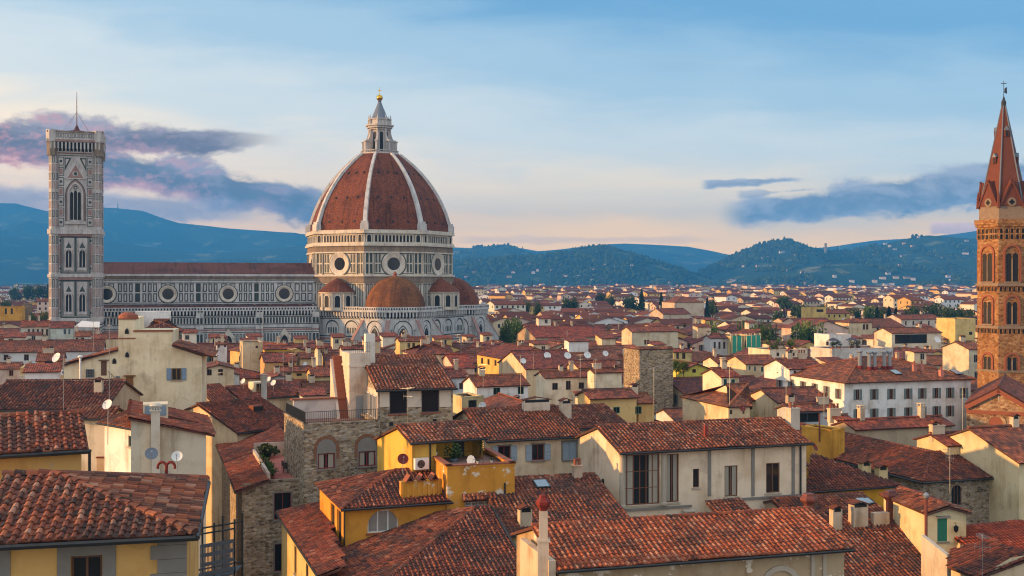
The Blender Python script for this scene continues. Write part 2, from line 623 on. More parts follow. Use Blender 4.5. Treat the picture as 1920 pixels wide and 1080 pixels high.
M['terra'] = mat('terracotta dome', m_brickred([(0, (.10, .027, .012)), (.5, (.155, .041, .016)), (1, (.215, .066, .024))], .5, .22, .15), .8)
M['rust'] = mat('orange dome tiles', m_brickred([(0, (.13, .045, .012)), (.5, (.18, .064, .016)), (1, (.24, .094, .025))], .4, .25), .8)
M['darkroof'] = mat('maroon roof', m_brickred([(0, (.085, .030, .026)), (1, (.125, .045, .036))], .5, .4), .8)
M['dark'] = plain('dark opening and recess shade', (.012, .012, .013), .6)  # also painted on walls where a recess would only be in shade
M['glass'] = plain('window glass', (.014, .017, .020), .12, spec=.4)
M['paleglass'] = plain('curtained glass', (.30, .29, .26), .15, var=.5, sc=1.2, spec=.5)
M['skyglass'] = plain('skylight glass', (.22, .30, .36), .06, spec=.8)
M['metal'] = plain('dark gutter metal', (.045, .048, .05), .45, .6)
M['zinc'] = plain('grey metal', (.30, .32, .34), .4, .7)
M['lead'] = plain('lead sheet', (.16, .19, .23), .5, .3)
M['gold'] = plain('gilded copper', (.72, .42, .06), .28, 1.0)
M['white'] = plain('white paint', (.70, .70, .68), .5)
M['paint'] = mat('paint', lambda g: g.mix(g.m('MULTIPLY', g.noise(g.pos(), 3.0, 3), .35), g.objcol(), g.mix(1.0, g.objcol(), (.6, .6, .6), 'MULTIPLY')), .6)
M['trim'] = plain('grey sandstone', (.24, .225, .20), .9, var=.4, sc=2.5)
M['sand'] = plain('pale limestone', (.46, .40, .32), .9, var=.35, sc=2.0)
M['terrac'] = plain('terracotta', (.30, .095, .05), .8, var=.4, sc=4)
M['red'] = plain('red painted metal', (.22, .030, .024), .8, var=.6, sc=4)
M['spire'] = plain('spire brick', (.155, .048, .030), .85, var=.45, sc=1.2)
M['cowl'] = plain('brown painted metal', (.085, .030, .026), .5, .2)
M['brass'] = plain('copper red cowl', (.20, .065, .05), .6, .3, var=.5)
M['ground'] = mat('paving', m_ground, .95)
M['hill_near'] = mat('wooded hillside', m_hill(.02), 1.0, spec=.05)
M['hill_far'] = mat('far mountainside', m_hill(.0), 1.0, spec=.05)
M['leaf'] = mat('foliage', m_leaf, .85, spec=.15)
M['bark'] = plain('bark', (.07, .05, .035), .95)
# ---------------------------------------------------------------- ground, hills
rng = np.random.default_rng(7)
gb = MB()
gb.poly([(-12000, -800, 0), (12000, -800, 0), (12000, 16000, 0), (-12000, 16000, 0)])
tag(gb.build('ground', M['ground']), kind='structure')


def vnoise(x, y, seed):
    """smooth value noise, vectorised"""
    r = np.random.default_rng(seed).random((64, 64))
    xi, yi = np.floor(x).astype(int), np.floor(y).astype(int)
    fx, fy = x - xi, y - yi
    fx, fy = fx * fx * (3 - 2 * fx), fy * fy * (3 - 2 * fy)
    g = lambda i, j: r[i % 64, j % 64]
    return (g(xi, yi) * (1 - fx) + g(xi + 1, yi) * fx) * (1 - fy) + (g(xi, yi + 1) * (1 - fx) + g(xi + 1, yi + 1) * fx) * fy


class Hill:
    def __init__(s, name, prof, yr, yb, material, rough=.10, seed=1, back=1500, nu=200, nv=46, powr=1.15):
        """prof: skyline (u,v) at depth yr; the slope starts from the plain at depth yb"""
        s.us = np.array([p[0] for p in prof], float); s.vs = np.array([p[1] for p in prof], float)
        s.yr, s.yb, s.back, s.rough, s.seed, s.powr = yr, yb, back, rough, seed, powr
        k = np.linspace(0, 1, nu); t = np.concatenate([np.linspace(0, 1, nv), 1 + np.linspace(.08, 1, 10)])
        X0, X1 = (s.us[0] - UC) / FPX * yr, (s.us[-1] - UC) / FPX * yr
        Xg, Tg = np.meshgrid(X0 + (X1 - X0) * k, t, indexing='ij')
        Yg = np.where(Tg <= 1, yb + (yr - yb) * Tg, yr + back * (Tg - 1))
        Zg = s.height(Xg, Yg)
        V = np.stack([Xg, Yg, Zg], -1).reshape(-1, 3)
        n2 = len(t)
        I, J = np.meshgrid(np.arange(nu - 1), np.arange(n2 - 1), indexing='ij')
        q = np.stack([I * n2 + J, (I + 1) * n2 + J, (I + 1) * n2 + J + 1, I * n2 + J + 1], -1).reshape(-1, 4)
        mb = MB(); mb.add_np(V, q, np.full(len(V), .5))
        s.o = tag(mb.build(name, material, smooth=True), kind='structure')

    def height(s, X, Y):
        u = X / s.yr * FPX + UC
        zr = np.maximum(CAMZ + (VH - np.interp(u, s.us, s.vs)) / FPX * s.yr, -3)
        t = (Y - s.yb) / (s.yr - s.yb)
        bk = (Y - s.yr) / s.back
        base = np.where(Y <= s.yr, np.clip(t, 0, 1) ** s.powr, np.clip(1 - bk * .9, 0, 1))
        L = (s.yr - s.yb)
        n = 0
        for o, (f, a) in enumerate(((2.2, 1.0), (5.0, .5), (11.0, .22))):
            n = n + a * (vnoise(X / L * f + 40, Y / L * f + 40, s.seed + o) - .5)
        edge = np.clip(np.minimum(t, 1.0) * 4, 0, 1) * np.where(Y <= s.yr, np.clip((1 - t) * 3 + .10, 0, 1), .1)
        return zr * base + n * zr * s.rough * 4 * edge - 2.5 * (t <= 0.01)


hill_far = Hill('far_mountains', [(-700, 384), (-200, 386), (30, 381), (75, 391), (110, 400), (700, 448), (820, 462), (900, 465), (960, 461), (1010, 470), (1060, 466), (1110, 461), (1165, 457), (1230, 460), (1290, 464), (1345, 474), (1370, 480), (1560, 462), (1640, 449), (1700, 446), (1790, 438), (1840, 431), (1930, 428), (2600, 420)], 9700, 7900, M['hill_far'], .10, 11)
hill_left = Hill('mountain_slope', [(-800, 410), (-200, 402), (60, 398), (130, 392), (215, 387), (268, 392), (300, 404), (340, 417), (400, 428), (470, 441), (560, 443), (640, 458), (720, 475), (800, 505), (860, 528)], 9300, 7300, M['hill_far'], .17, 21)
hill_foot = Hill('left_foothills', [(-700, 448), (-200, 440), (40, 446), (120, 458), (200, 452), (290, 462), (380, 474), (470, 470), (560, 463), (650, 470), (740, 488), (840, 515), (900, 532)], 7600, 5200, M['hill_far'], .17, 61)
hill_mid = Hill('middle_hills', [(150, 535), (250, 512), (330, 497), (420, 490), (480, 484), (575, 479), (640, 480), (800, 476), (900, 464), (950, 462), (1000, 475), (1050, 492), (1100, 510), (1200, 530)], 7400, 5000, M['hill_near'], .16, 31)
hill_centre = Hill('wooded_hill', [(560, 548), (640, 520), (760, 500), (860, 490), (940, 486), (1010, 484), (1060, 478), (1095, 473), (1125, 470), (1150, 474), (1190, 490), (1230, 505), (1270, 519), (1310, 532), (1360, 546)], 5800, 3900, M['hill_near'], .17, 41)
hill_right = Hill('villa_hill', [(1190, 545), (1260, 531), (1300, 515), (1340, 497), (1375, 478), (1410, 464), (1440, 453), (1480, 451), (1510, 464), (1540, 470), (1580, 471), (1620, 464), (1660, 455), (1700, 446), (1740, 440), (1780, 443), (1820, 446), (1900, 440), (2000, 432), (2300, 430)], 5600, 3700, M['hill_near'], .16, 51)
# ---------------------------------------------------------------- cathedral and its bell tower
ANG = math.radians(18)
CX = Vector((math.cos(ANG), math.sin(ANG), 0)); CY = Vector((-math.sin(ANG), math.cos(ANG), 0))
CO = Vector((-52.0, 440.0, 0))


def cl(x, y, z=0.0):
    return CO + CX * x + CY * y + Z * z


def octface(c, ap, k, n=8):
    a = -math.pi / 2 + ANG + k * 2 * math.pi / n
    nn = Vector((math.cos(a), math.sin(a), 0)); ex = Vector((-nn.y, nn.x, 0))
    w = 2 * ap * math.tan(math.pi / n)
    return Face(c + nn * ap - ex * (w / 2), ex, nn, w)


def prism(mb, c, ap, z0, z1, n=8, mi=0, cap=True, ap1=None):
    R0 = ap / math.cos(math.pi / n); R1 = (ap1 if ap1 is not None else ap) / math.cos(math.pi / n)
    mb.lathe(c, [(R0, z0), (R1, z1)] + ([(0.01, z1)] if cap else []), n, mi, rot=-math.pi / 2 + ANG + math.pi / n)


class Slot(MB):
    """adds into another collector with a fixed material slot"""

    def __init__(s, base, slot):
        super().__init__()
        s.base, s.slot = base, slot

    def add(s, pts, faces, mi=0, t=.5, uv=None):
        s.base.add(pts, faces, s.slot, t, uv)


class Kit:
    """marble wall work: one mesh, one slot per stone, one dark slot painting openings and recess shade; true windows are parts of their own"""

    def __init__(s):
        s.w = MB()
        s.g, s.p, s.d, s.b = (Slot(s.w, i) for i in (1, 2, 3, 4))  # d is no stone: near-black paint for shaded recesses and openings
        s.win = []

    def emit(s, name, parent, origin, wm='marble', wname='window'):
        o = s.w.build(name, [M[x] for x in (wm, 'green', 'pink', 'dark', 'greyfrieze')], parent, origin)
        for mb in s.win:
            mb.build(wname, M['dark'], o, origin)
        return o

    def light(s, f, *a, **k):
        mb = MB(); f.arch(mb, *a, **k); s.win.append(mb)

    def panels(s, f, x0, x1, n, z0, z1, gap=.35, w=.32, d=.06, fill=None):
        st = (x1 - x0) / n
        for i in range(n):
            a, b = x0 + st * i + gap / 2, x0 + st * (i + 1) - gap / 2
            f.ring(s.g, a, b, z0, z1, w, d)
            if fill == 'g':
                f.rect(s.g, a, b, z0, z1, d)
            elif fill == 'p':
                f.rect(s.p, a + w * 1.5, b - w * 1.5, z0 + w * 1.5, z1 - w * 1.5, d)

    def corbels(s, f, x0, x1, z0, z1, pitch, d):
        """hanging arches under a projecting gallery"""
        n = max(1, round((x1 - x0) / pitch)); st = (x1 - x0) / n
        f.rect(s.d, x0, x1, z0, z1, .04)  # near-black band painted as the shade between the corbels
        for i in range(n):
            xa = x0 + st * i
            f.box(s.w, xa + st * .28, xa + st * .72, z0 + (z1 - z0) * .25, z1, .0, d, 0)
            f.box(s.w, xa + st * .36, xa + st * .64, z0, z0 + (z1 - z0) * .25, .0, d * .5, 0)

    def balustrade(s, f, x0, x1, z0, z1, pitch, d0, d1):
        f.box(s.w, x0, x1, z0, z1, d0, d1)
        n = max(1, round((x1 - x0) / pitch)); st = (x1 - x0) / n
        for i in range(n):
            xa = x0 + st * i
            f.rect(s.d, xa + st * .25, xa + st * .75, z0 + (z1 - z0) * .28, z0 + (z1 - z0) * .75, d1 + .02)

    def stripes(s, f, x0, x1, rows):
        for z0, z1, c in rows:
            f.rect(getattr(s, c), x0, x1, z0, z1, .05)


cath = new_thing('cathedral', 'vast marble cathedral with ribbed red dome, white lantern and long nave', 'cathedral', CO)
# --- drum
dk = Kit()
prism(dk.w, CO, 26.5, 20, 53.9)
for k in range(8):
    f = octface(CO, 26.5, k); W = f.w; c = W / 2
    dk.panels(f, 3.4, W - 3.4, 7, 25.6, 29.6, .5, .38)
    dk.panels(f, 3.4, W - 3.4, 7, 30.3, 34.2, .5, .38)
    dk.panels(f, .4, 3.2, 2, 25.6, 34.2, .3, .3)
    dk.panels(f, W - 3.2, W - .4, 2, 25.6, 34.2, .3, .3)
    f.box(dk.b, -.3, W + .3, 34.6, 36.9, 0, .5)
    f.box(dk.w, -.4, W + .4, 36.9, 37.5, 0, 1.0)
    for xa in (.4, W - 3.2):
        for za in (38.0, 42.0):
            dk.panels(f, xa, xa + 2.8, 2, za, za + 3.5, .5, .5, fill=None)
        f.box(dk.w, xa - .1, xa + .12, 37.5, 45.6, 0, .35); f.box(dk.w, xa + 2.7, xa + 2.9, 37.5, 45.6, 0, .35)
    f.ring(dk.g, 3.5, W - 3.5, 37.8, 45.5, .28)
    for za in (38.4, 42.0):
        dk.panels(f, 3.9, c - 4.7, 2, za, za + 3.1, .45, .34)
        dk.panels(f, c + 4.7, W - 3.9, 2, za, za + 3.1, .45, .34)
    f.box(dk.w, -.3, W + .3, 45.6, 46.1, 0, .55)
    f.box(dk.b, -.1, W + .1, 46.1, 48.2, 0, .25)
    f.box(dk.w, -.5, W + .5, 48.2, 48.9, 0, 1.0)
    f.box(dk.w, -.3, W + .3, 48.9, 49.6, 0, .7)
    # gallery
    for i in range(11):
        xc = 3.7 + (W - 7.4) * (i + .5) / 11
        f.arch(dk.d, xc, 49.7, .85, 2.5, .08)
        f.archring(dk.w, xc, 49.7, .85, 2.5, .22, .2, thick=.2)
    for xc in (1.75, W - 1.75):
        f.arch(dk.d, xc, 49.7, 1.45, 2.6, .08)
        f.archring(dk.w, xc, 49.7, 1.45, 2.6, .3, .3, thick=.3)
        f.ring(dk.g, xc - 1.4, xc + 1.4, 49.5, 52.7, .12, .07)
    f.box(dk.w, -.45, W + .45, 52.8, 53.3, 0, .9)
    f.box(dk.w, -.35, W + .35, 53.3, 54.2, .45, .75)
    # round window: a funnel in the wall
    ob = MB()
    f.annulus(ob, c, 41.6, 2.35, 4.0, .06, .5, n=28)
    f.annulus(ob, c, 41.6, 4.0, 4.35, .5, .5, n=28)
    f.annulus(ob, c, 41.6, 4.35, 4.5, .5, .0, n=28)
    o = ob.build('round_window', M['marblec'], cath, CO)
    gb_ = MB(); f.disc(gb_, c, 41.6, 2.4, .07)
    for q in (-.9, 0, .9):
        f.box(gb_, c + q - .05, c + q + .05, 39.5, 43.7, .07, .12, 1)
    gb_.build('pane', [M['glass'], M['dark']], o, CO)
    f.annulus(dk.g, c, 41.6, 4.5, 4.85, .07, .07, n=28)
dk.emit('drum', cath, CO, 'marblec')

# --- dome
zz = np.array([0, .16, .35, .535, .713, .855, .987]); rr = np.array([1, .958, .875, .768, .62, .474, .300])
pf = np.polyfit(zz, rr, 4)
DZ0, DZH, DR = 53.9, 30.8, 28.1
prof = []
for i in range(27):
    t = i / 26
    prof.append((DR * float(np.polyval(pf, t)), DZ0 + DZH * t))
mb = MB()
arc = 0.0
for j in range(26):
    (r0, z0), (r1, z1) = prof[j], prof[j + 1]
    dl = math.hypot(r1 - r0, z1 - z0)
    for k in range(8):
        a0 = -math.pi / 2 + ANG + (k - .5) * math.pi / 4; a1 = a0 + math.pi / 4
        P = lambda r, a, z: CO + Vector((r * math.cos(a), r * math.sin(a), z))
        h0, h1 = r0 * math.sin(math.pi / 8), r1 * math.sin(math.pi / 8)
        mb.poly([P(r0, a0, z0), P(r0, a1, z0), P(r1, a1, z1), P(r1, a0, z1)], 0, .5,
                [(-h0 + 40 * k, arc), (h0 + 40 * k, arc), (h1 + 40 * k, arc + dl), (-h1 + 40 * k, arc + dl)])
    arc += dl
dome_o = mb.build('dome', M['terra'], cath, CO)
for k in range(8):
    n = Vector((math.cos(-math.pi / 2 + ANG + k * math.pi / 4), math.sin(-math.pi / 2 + ANG + k * math.pi / 4), 0)); e = Vector((-n.y, n.x, 0))
    for t in (.10, .40, .72):
        r = DR * float(np.polyval(pf, t)) * math.cos(math.pi / 8); z = DZ0 + DZH * t
        r2 = DR * float(np.polyval(pf, t + .02)) * math.cos(math.pi / 8)
        s = Vector((n.x * (r2 - r), n.y * (r2 - r), DZH * .02)).normalized()
        m_ = e.cross(s)
        for x in (-.28, 0, .28):
            hole = MB(); hole.obox(CO + n * r + Z * z + e * (x * r * .8 - .35) - m_ * .2, e * .7, s * .75, m_ * .45, 0); hole.build('vent_hole', M['dark'], dome_o, CO)
for k in range(8):
    a = -math.pi / 2 + ANG + (k + .5) * math.pi / 4
    n = Vector((math.cos(a), math.sin(a), 0)); e = Vector((-n.y, n.x, 0))
    rb = MB()
    for j in range(26):
        (r0, z0), (r1, z1) = prof[j], prof[j + 1]
        w0, w1 = .96 - .4 * j / 26, .96 - .4 * (j + 1) / 26
        th = .75
        q = []
        for r, z, w in ((r0, z0, w0), (r1, z1, w1)):
            q += [CO + n * (r - .3) + e * w + Z * z, CO + n * (r + th) + e * w * .8 + Z * (z + .25), CO + n * (r + th) - e * w * .8 + Z * (z + .25), CO + n * (r - .3) - e * w + Z * z]
        rb.add(q, [(0, 1, 5, 4), (1, 2, 6, 5), (2, 3, 7, 6)])
    rb.obox(CO + n * 27.3 - e * 1.5 + Z * 53.9, n * 2.0, e * 3.0, Z * 2.6)
    rb.obox(CO + n * 27.3 - e * 1.25 + Z * 56.5, n * 1.6, e * 2.5, Z * .9)
    rb.build('rib', M['marble'], cath, CO)

# --- lantern
lan = MB()
prism(lan, CO, 7.2, 84.0, 85.2)
for k in range(8):
    f = octface(CO, 7.0, k)
    f.box(lan, 0, f.w, 86.0, 86.2, -.2, 0)
    for x in range(7):
        f.box(lan, x * f.w / 6 - .06, x * f.w / 6 + .06, 85.2, 86.0, -.15, -.05)
prism(lan, CO, 3.5, 85.2, 95.0)
prism(lan, CO, 4.1, 94.4, 94.9)
prism(lan, CO, 4.7, 95.0, 95.8); prism(lan, CO, 5.2, 95.8, 96.4)
prism(lan, CO, 3.9, 96.4, 98.4); prism(lan, CO, 4.3, 98.4, 98.8)
for k in range(8):
    a = -math.pi / 2 + ANG + (k + .5) * math.pi / 4
    n = Vector((math.cos(a), math.sin(a), 0)); e = Vector((-n.y, n.x, 0))
    pts = [(3.3, 85.2), (6.9, 85.2), (6.9, 89.6), (6.3, 90.4), (5.6, 90.3), (5.0, 91.3), (4.6, 92.8), (3.9, 93.6), (3.3, 93.9)]
    A = [CO + n * r + Z * z + e * .42 for r, z in pts]; B = [CO + n * r + Z * z - e * .42 for r, z in pts]
    m = len(pts)
    lan.add(A + B, [tuple(range(m))[::-1], tuple(range(m, 2 * m))] + [(i, (i + 1) % m, m + (i + 1) % m, m + i) for i in range(m)])
    lan.obox(CO + n * 5.3 - e * .7 + Z * 89.5, n * 1.9, e * 1.4, Z * .35)
    lan.tube(CO + n * 4.25 + Z * 85.2, CO + n * 4.25 + Z * 94.6, .38, .34, 8)
    lan.tube(CO + n * 4.35 + Z * 98.8, CO + n * 4.35 + Z * 100.4, .35, .05, 6)
    lan.tube(CO + n * 4.35 + Z * 96.4, CO + n * 4.35 + Z * 98.8, .4, .4, 6)
lo = lan.build('lantern', M['marblet'], cath, CO)
for k in range(8):
    f = octface(CO, 3.5, k)
    wb = MB(); f.arch(wb, f.w / 2, 86.0, 1.3, 7.6, .05)
    wb.build('window', M['dark'], lo, CO)
mb = MB(); mb.lathe(CO, [(3.6, 98.8), (3.2, 99.2), (2.2, 101.6), (1.2, 104.0), (.62, 105.6), (.75, 105.8), (.3, 106.2)], 16)
mb.build('cone', M['lead'], lo, CO)
mb = MB(); mb.lathe(CO, [(.02, 105.9)] + [(1.25 * math.sin(math.pi * i / 12), 107.2 - 1.25 * math.cos(math.pi * i / 12)) for i in range(1, 12)] + [(.02, 108.45)], 20)
mb.build('golden_ball', M['gold'], lo, CO, smooth=True)
mb = MB(); mb.tube(CO + Z * 108.3, CO + Z * 111.2, .14, .10, 6); mb.obox(CO - CX * .8 + Z * 110.0, CX * 1.6, CY * .2, Z * .22)
mb.build('cross', M['gold'], lo, CO)


# --- lower church
def lower_wall(kt, f, W, z_top=24.4, arches=3, x0=0.0):
    a, b = x0, W
    kt.balustrade(f, a - .3, b + .3, z_top, z_top + 1.5, .95, .7, 1.0)
    f.box(kt.w, a - .3, b + .3, z_top - .4, z_top, 0, 1.1)
    kt.corbels(f, a, b, z_top - 2.6, z_top - .4, 1.25, .9)
    kt.stripes(f, a, b, [(z_top - 3.1, z_top - 2.8, 'g'), (z_top - 9.6, z_top - 9.2, 'g'), (z_top - 10.8, z_top - 9.9, 'p'), (z_top - 11.6, z_top - 11.2, 'g'), (z_top - 13.0, z_top - 12.4, 'g')])
    st = (b - a) / arches
    for i in range(arches):
        xc = a + st * (i + .5); w = min(st * .70, 5.4)
        f.arch(kt.g, xc, z_top - 8.6, w + .9, 5.3, .05)
        f.arch(kt.w, xc, z_top - 8.6, w, 4.6, .09)
        for q in (-.30, -.1, .1, .30):
            f.rect(kt.g, xc + q * w - w * .06, xc + q * w + w * .06, z_top - 8.3, z_top - 6.2, .13)
        f.archring(kt.w, xc, z_top - 8.6, w + .7, 5.2, .35, .30, thick=.3)
    kt.panels(f, a + .4, b - .4, max(3, round((b - a) / 1.5)), z_top - 17.0, z_top - 13.4, .35, .3)
    kt.panels(f, a + .4, b - .4, max(3, round((b - a) / 1.5)), z_top - 22.0, z_top - 17.6, .35, .3)


lk = Kit()
prism(lk.w, CO, 31.0, 0, 24.4)
for k in (-3, -1, 1, 3):
    lower_wall(lk, octface(CO, 31.0, k), octface(CO, 31.0, k).w, arches=3)
for k in (-2, 0, 2, 4):
    lk.balustrade(octface(CO, 31.0, k), 0, octface(CO, 31.0, k).w, 24.4, 25.9, .95, .7, 1.0)
lk.emit('lower_church', cath, CO)


def tribune(k):
    a = -math.pi / 2 + ANG + k * math.pi / 4
    n = Vector((math.cos(a), math.sin(a), 0)); e = Vector((-n.y, n.x, 0))
    c = CO + n * 29.0
    tk = Kit()
    prism(tk.w, c, 13.2, 0, 24.4)
    for q in (-2, -1, 0, 1, 2):
        f = octface(c, 13.2, k + q); W = f.w
        tk.balustrade(f, -.3, W + .3, 24.4, 25.9, .95, .7, 1.0)
        f.box(tk.w, -.3, W + .3, 24.0, 24.4, 0, 1.1)
        tk.corbels(f, 0, W, 21.8, 24.0, 1.2, .9)
        f.arch(tk.g, W / 2, 12.5, 7.6, 8.9, .05); f.arch(tk.w, W / 2, 12.5, 6.4, 8.2, .09)
        f.archring(tk.w, W / 2, 12.5, 7.0, 8.6, .4, .35, thick=.35)
        f.arch(tk.g, W / 2, 5.0, 4.0, 14.4, .13, True); f.archring(tk.w, W / 2, 5.0, 2.9, 13.4, .35, .3, True, thick=.3)
        for s in (-1, 1):
            tk.light(f, W / 2 + s * .75, 5.2, 1.1, 12.0, .2, True)
        tk.stripes(f, 0, W, [(11.4, 11.8, 'g'), (10.0, 10.9, 'p'), (9.2, 9.6, 'g')])
        tk.panels(f, .3, W * .28, 2, 13.2, 17.6, .25, .2); tk.panels(f, W * .72, W - .3, 2, 13.2, 17.6, .25, .2)
        # ring of chapels below
        g = octface(c, 17.5, k + q)
        g.box(tk.w, 0, g.w, 0, 10.2, -4.2, 0)
        g.box(tk.w, -.2, g.w + .2, 9.6, 10.4, 0, .5)
        tk.panels(g, .4, g.w - .4, 8, 5.6, 9.2, .3, .28)
        tk.stripes(g, 0, g.w, [(4.6, 5.2, 'g'), (3.0, 3.9, 'p')])
    tk.emit('tribune', cath, CO)
    for q in (-1.5, -.5, .5, 1.5):
        aa = a + q * math.pi / 4
        nn = Vector((math.cos(aa), math.sin(aa), 0)); ee = Vector((-nn.y, nn.x, 0))
        bt = MB()
        R = 13.2 / math.cos(math.pi / 8)
        pts = [(R - .5, 6), (R + 6.6, 6), (R + 6.6, 10.8), (R - .5, 21.6)]
        A = [c + nn * r + Z * z + ee * .6 for r, z in pts]; B = [c + nn * r + Z * z - ee * .6 for r, z in pts]
        bt.add(A + B, [(3, 2, 1, 0), (4, 5, 6, 7)] + [(i, (i + 1) % 4, 4 + (i + 1) % 4, 4 + i) for i in (0, 1)])
        bt.add([A[2] + ee * .2 + Z * .15, A[3] + ee * .2 + Z * .15, B[3] - ee * .2 + Z * .15, B[2] - ee * .2 + Z * .15, A[2] + ee * .2 - Z * .3, A[3] + ee * .2 - Z * .3, B[3] - ee * .2 - Z * .3, B[2] - ee * .2 - Z * .3],
               [(0, 3, 2, 1), (0, 1, 5, 4), (2, 3, 7, 6), (0, 4, 7, 3)], 1)
        bt.build('buttress', [M['marble'], M['pink']], cath, CO)
    # ribbed half dome
    sd = MB(); n_ = 12
    pr = [(11.2 * math.cos(t * math.pi / 2) ** .92 if t < 1 else 0.3, 25.2 + 11.6 * math.sin(t * math.pi / 2) ** 1.08) for t in [i / 12 for i in range(13)]]
    R8 = 1 / math.cos(math.pi / 16)
    for j in range(12):
        for i in range(16):
            w0 = a + (i - 8) * math.pi / 8; w1 = w0 + math.pi / 8
            P = lambda r, w, z: c + Vector((r * math.cos(w), r * math.sin(w), z))
            (r0, z0), (r1, z1) = pr[j], pr[j + 1]
            sd.poly([P(r0, w0, z0), P(r0, w1, z0), P(r1, w1, z1), P(r1, w0, z1)], 0, .5,
                    [(i * 4, j * 1.5), (i * 4 + r0 * .39, j * 1.5), (i * 4 + r1 * .39, j * 1.5 + 1.5), (i * 4, j * 1.5 + 1.5)])
    sd.build('half_dome', M['rust'] if k == 0 else M['terra'], cath, CO)
    fn = MB(); fn.lathe(c, [(.9, 36.3), (1.0, 36.8), (.5, 37.3), (.8, 37.9), (.1, 38.8)], 10)
    fn.build('finial', M['terrac'], cath, CO)


for k in (-2 + 4, 0, ):
    tribune(k)


def exedra(k):
    a = -math.pi / 2 + ANG + k * math.pi / 4
    n = Vector((math.cos(a), math.sin(a), 0))
    c = CO + n * 28.0
    mb = MB(); mb.lathe(c, [(6.4, 24.4), (6.4, 30.6), (6.9, 30.7), (6.9, 31.3), (0.1, 31.3)], 40)
    dms = []
    for i in range(-3, 4):
        aa = a + i * math.pi / 5
        nn = Vector((math.cos(aa), math.sin(aa), 0)); ee = Vector((-nn.y, nn.x, 0))
        f = Face(c + nn * 6.4 - ee * 2.0, ee, nn, 4)
        dm = MB(); dms.append(dm); f.arch(dm, 2.0, 25.6, 1.9, 4.3, .12); f.archring(mb, 2.0, 25.6, 1.9, 4.3, .35, .25, thick=.3)
        f.box(mb, -.25, .25, 24.4, 30.6, -.2, .4)
    e = mb.build('apse_chapel', M['marblec'], cath, CO)
    for dm in dms: dm.build('niche', M['dark'], e, CO)
    r = MB(); N = 24
    for i in range(N):
        w0 = 2 * math.pi * i / N; w1 = w0 + 2 * math.pi / N
        P = lambda rr, w, z: c + Vector((rr * math.cos(w), rr * math.sin(w), z))
        q = [(7.3, 31.2), (3.8, 34.2), (.2, 36.4)]
        for j in (0, 1):
            (r0, z0), (r1, z1) = q[j], q[j + 1]
            r.poly([P(r0, w0, z0), P(r0, w1, z0), P(r1, w1, z1), P(r1, w0, z1)], 0, .5, [(i * 2, 4 * j), (i * 2 + 2, 4 * j), (i * 2 + 1.2, 4 * j + 4), (i * 2, 4 * j + 4)])
    r.build('roof', M['terra'], e, CO)


exedra(-1)
exedra(1)

# --- nave
nk = Kit()
xw, xe = -112.0, -26.0
fc = Face(cl(xw, -10.5), CX, -CY, xe - xw)            # clerestory
fa = Face(cl(xw, -20.5), CX, -CY, xe - xw)            # aisle
zc = lambda v: fc.px(430, v)[1]
zl = lambda v: fa.px(430, v)[1]
WN = xe - xw
ze = zc(515)
nk.w.obox(cl(xw, -10.5), CX * WN, CY * 21, Z * ze)
nk.w.obox(cl(xw, -20.5), CX * (WN - 2.5), CY * 41, Z * zl(583))
# west front with its gable shape
nk.w.add([cl(xw, -10.5, ze), cl(xw, 10.5, ze), cl(xw, 0, ze + 4.3)], [(0, 2, 1)])
fc.box(nk.w, 0, WN, zc(518), zc(514), 0, .9)
fc.rect(nk.b, 0, WN, zc(523.5), zc(518), .3); fc.box(nk.b, 0, WN, zc(522), zc(518), 0, .45)
bays = [fc.px(u, 551)[0] for u in (200, 315, 428, 533)]
R0 = 3.05
for i, xb in enumerate(bays):
    ob = MB()
    zo = zc(551)
    fc.annulus(ob, xb, zo, 2.0, 2.75, .06, .4); fc.annulus(ob, xb, zo, 2.75, R0, .4, .4); fc.annulus(ob, xb, zo, R0, R0 + .12, .4, 0)
    o = ob.build('round_window', M['marblec'], cath, CO)
    g_ = MB(); fc.disc(g_, xb, zo, 2.05, .07)
    for q in (-.7, 0, .7):
        fc.box(g_, xb + q - .05, xb + q + .05, zo - 1.9, zo + 1.9, .07, .12, 1)
    g_.build('pane', [M['glass'], M['dark']], o, CO)
    fc.annulus(nk.g, xb, zo, R0 + .12, R0 + .4, .08, .08)
edges = [bays[0] - 10] + [(a + b) / 2 for a, b in zip(bays, bays[1:])] + [WN]
for i, xb in enumerate(bays):
    a, b = edges[i], edges[i + 1]
    for z0, z1 in ((zc(565), zc(549.5)), (zc(547), zc(531.5))):
        nk.panels(fc, a + 1.4, xb - R0 - .5, 3, z0, z1, .55, .36)
        nk.panels(fc, xb + R0 + .5, b - 1.4, 3, z0, z1, .55, .36)
        nk.panels(fc, b - 1.0, b + 1.0, 1, z0, z1, .4, .34, fill='g')
        for q in (-1, 1):
            fc.ring(nk.g, xb + q * 1.5 - 1.0, xb + q * 1.5 + 1.0, z0, z1, .3, .05)
nk.stripes(fc, 0, WN, [(zc(531), zc(529.8), 'g'), (zc(568), zc(566.6), 'g'), (zc(571), zc(569.6), 'g'), (zc(526), zc(525), 'g')])
for i in range(14):
    fc.box(nk.p, 12 + i * 5.6, 12.9 + i * 5.6, zc(573), zc(571), 0, 1.2)
zt = zl(583)
nk.balustrade(fa, 0, WN - 2, zt, zl(575.5), 1.05, .7, 1.0)
nk.corbels(fa, 0, WN - 2, zl(592), zt, 1.15, .9)
nk.stripes(fa, 0, WN - 2, [(zl(595), zl(593.4), 'g'), (zl(609), zl(607.4), 'g'), (zl(612.5), zl(611.2), 'w'), (zl(616), zl(614.6), 'g'), (zl(620.5), zl(617), 'p'), (zl(624), zl(622.5), 'g')])
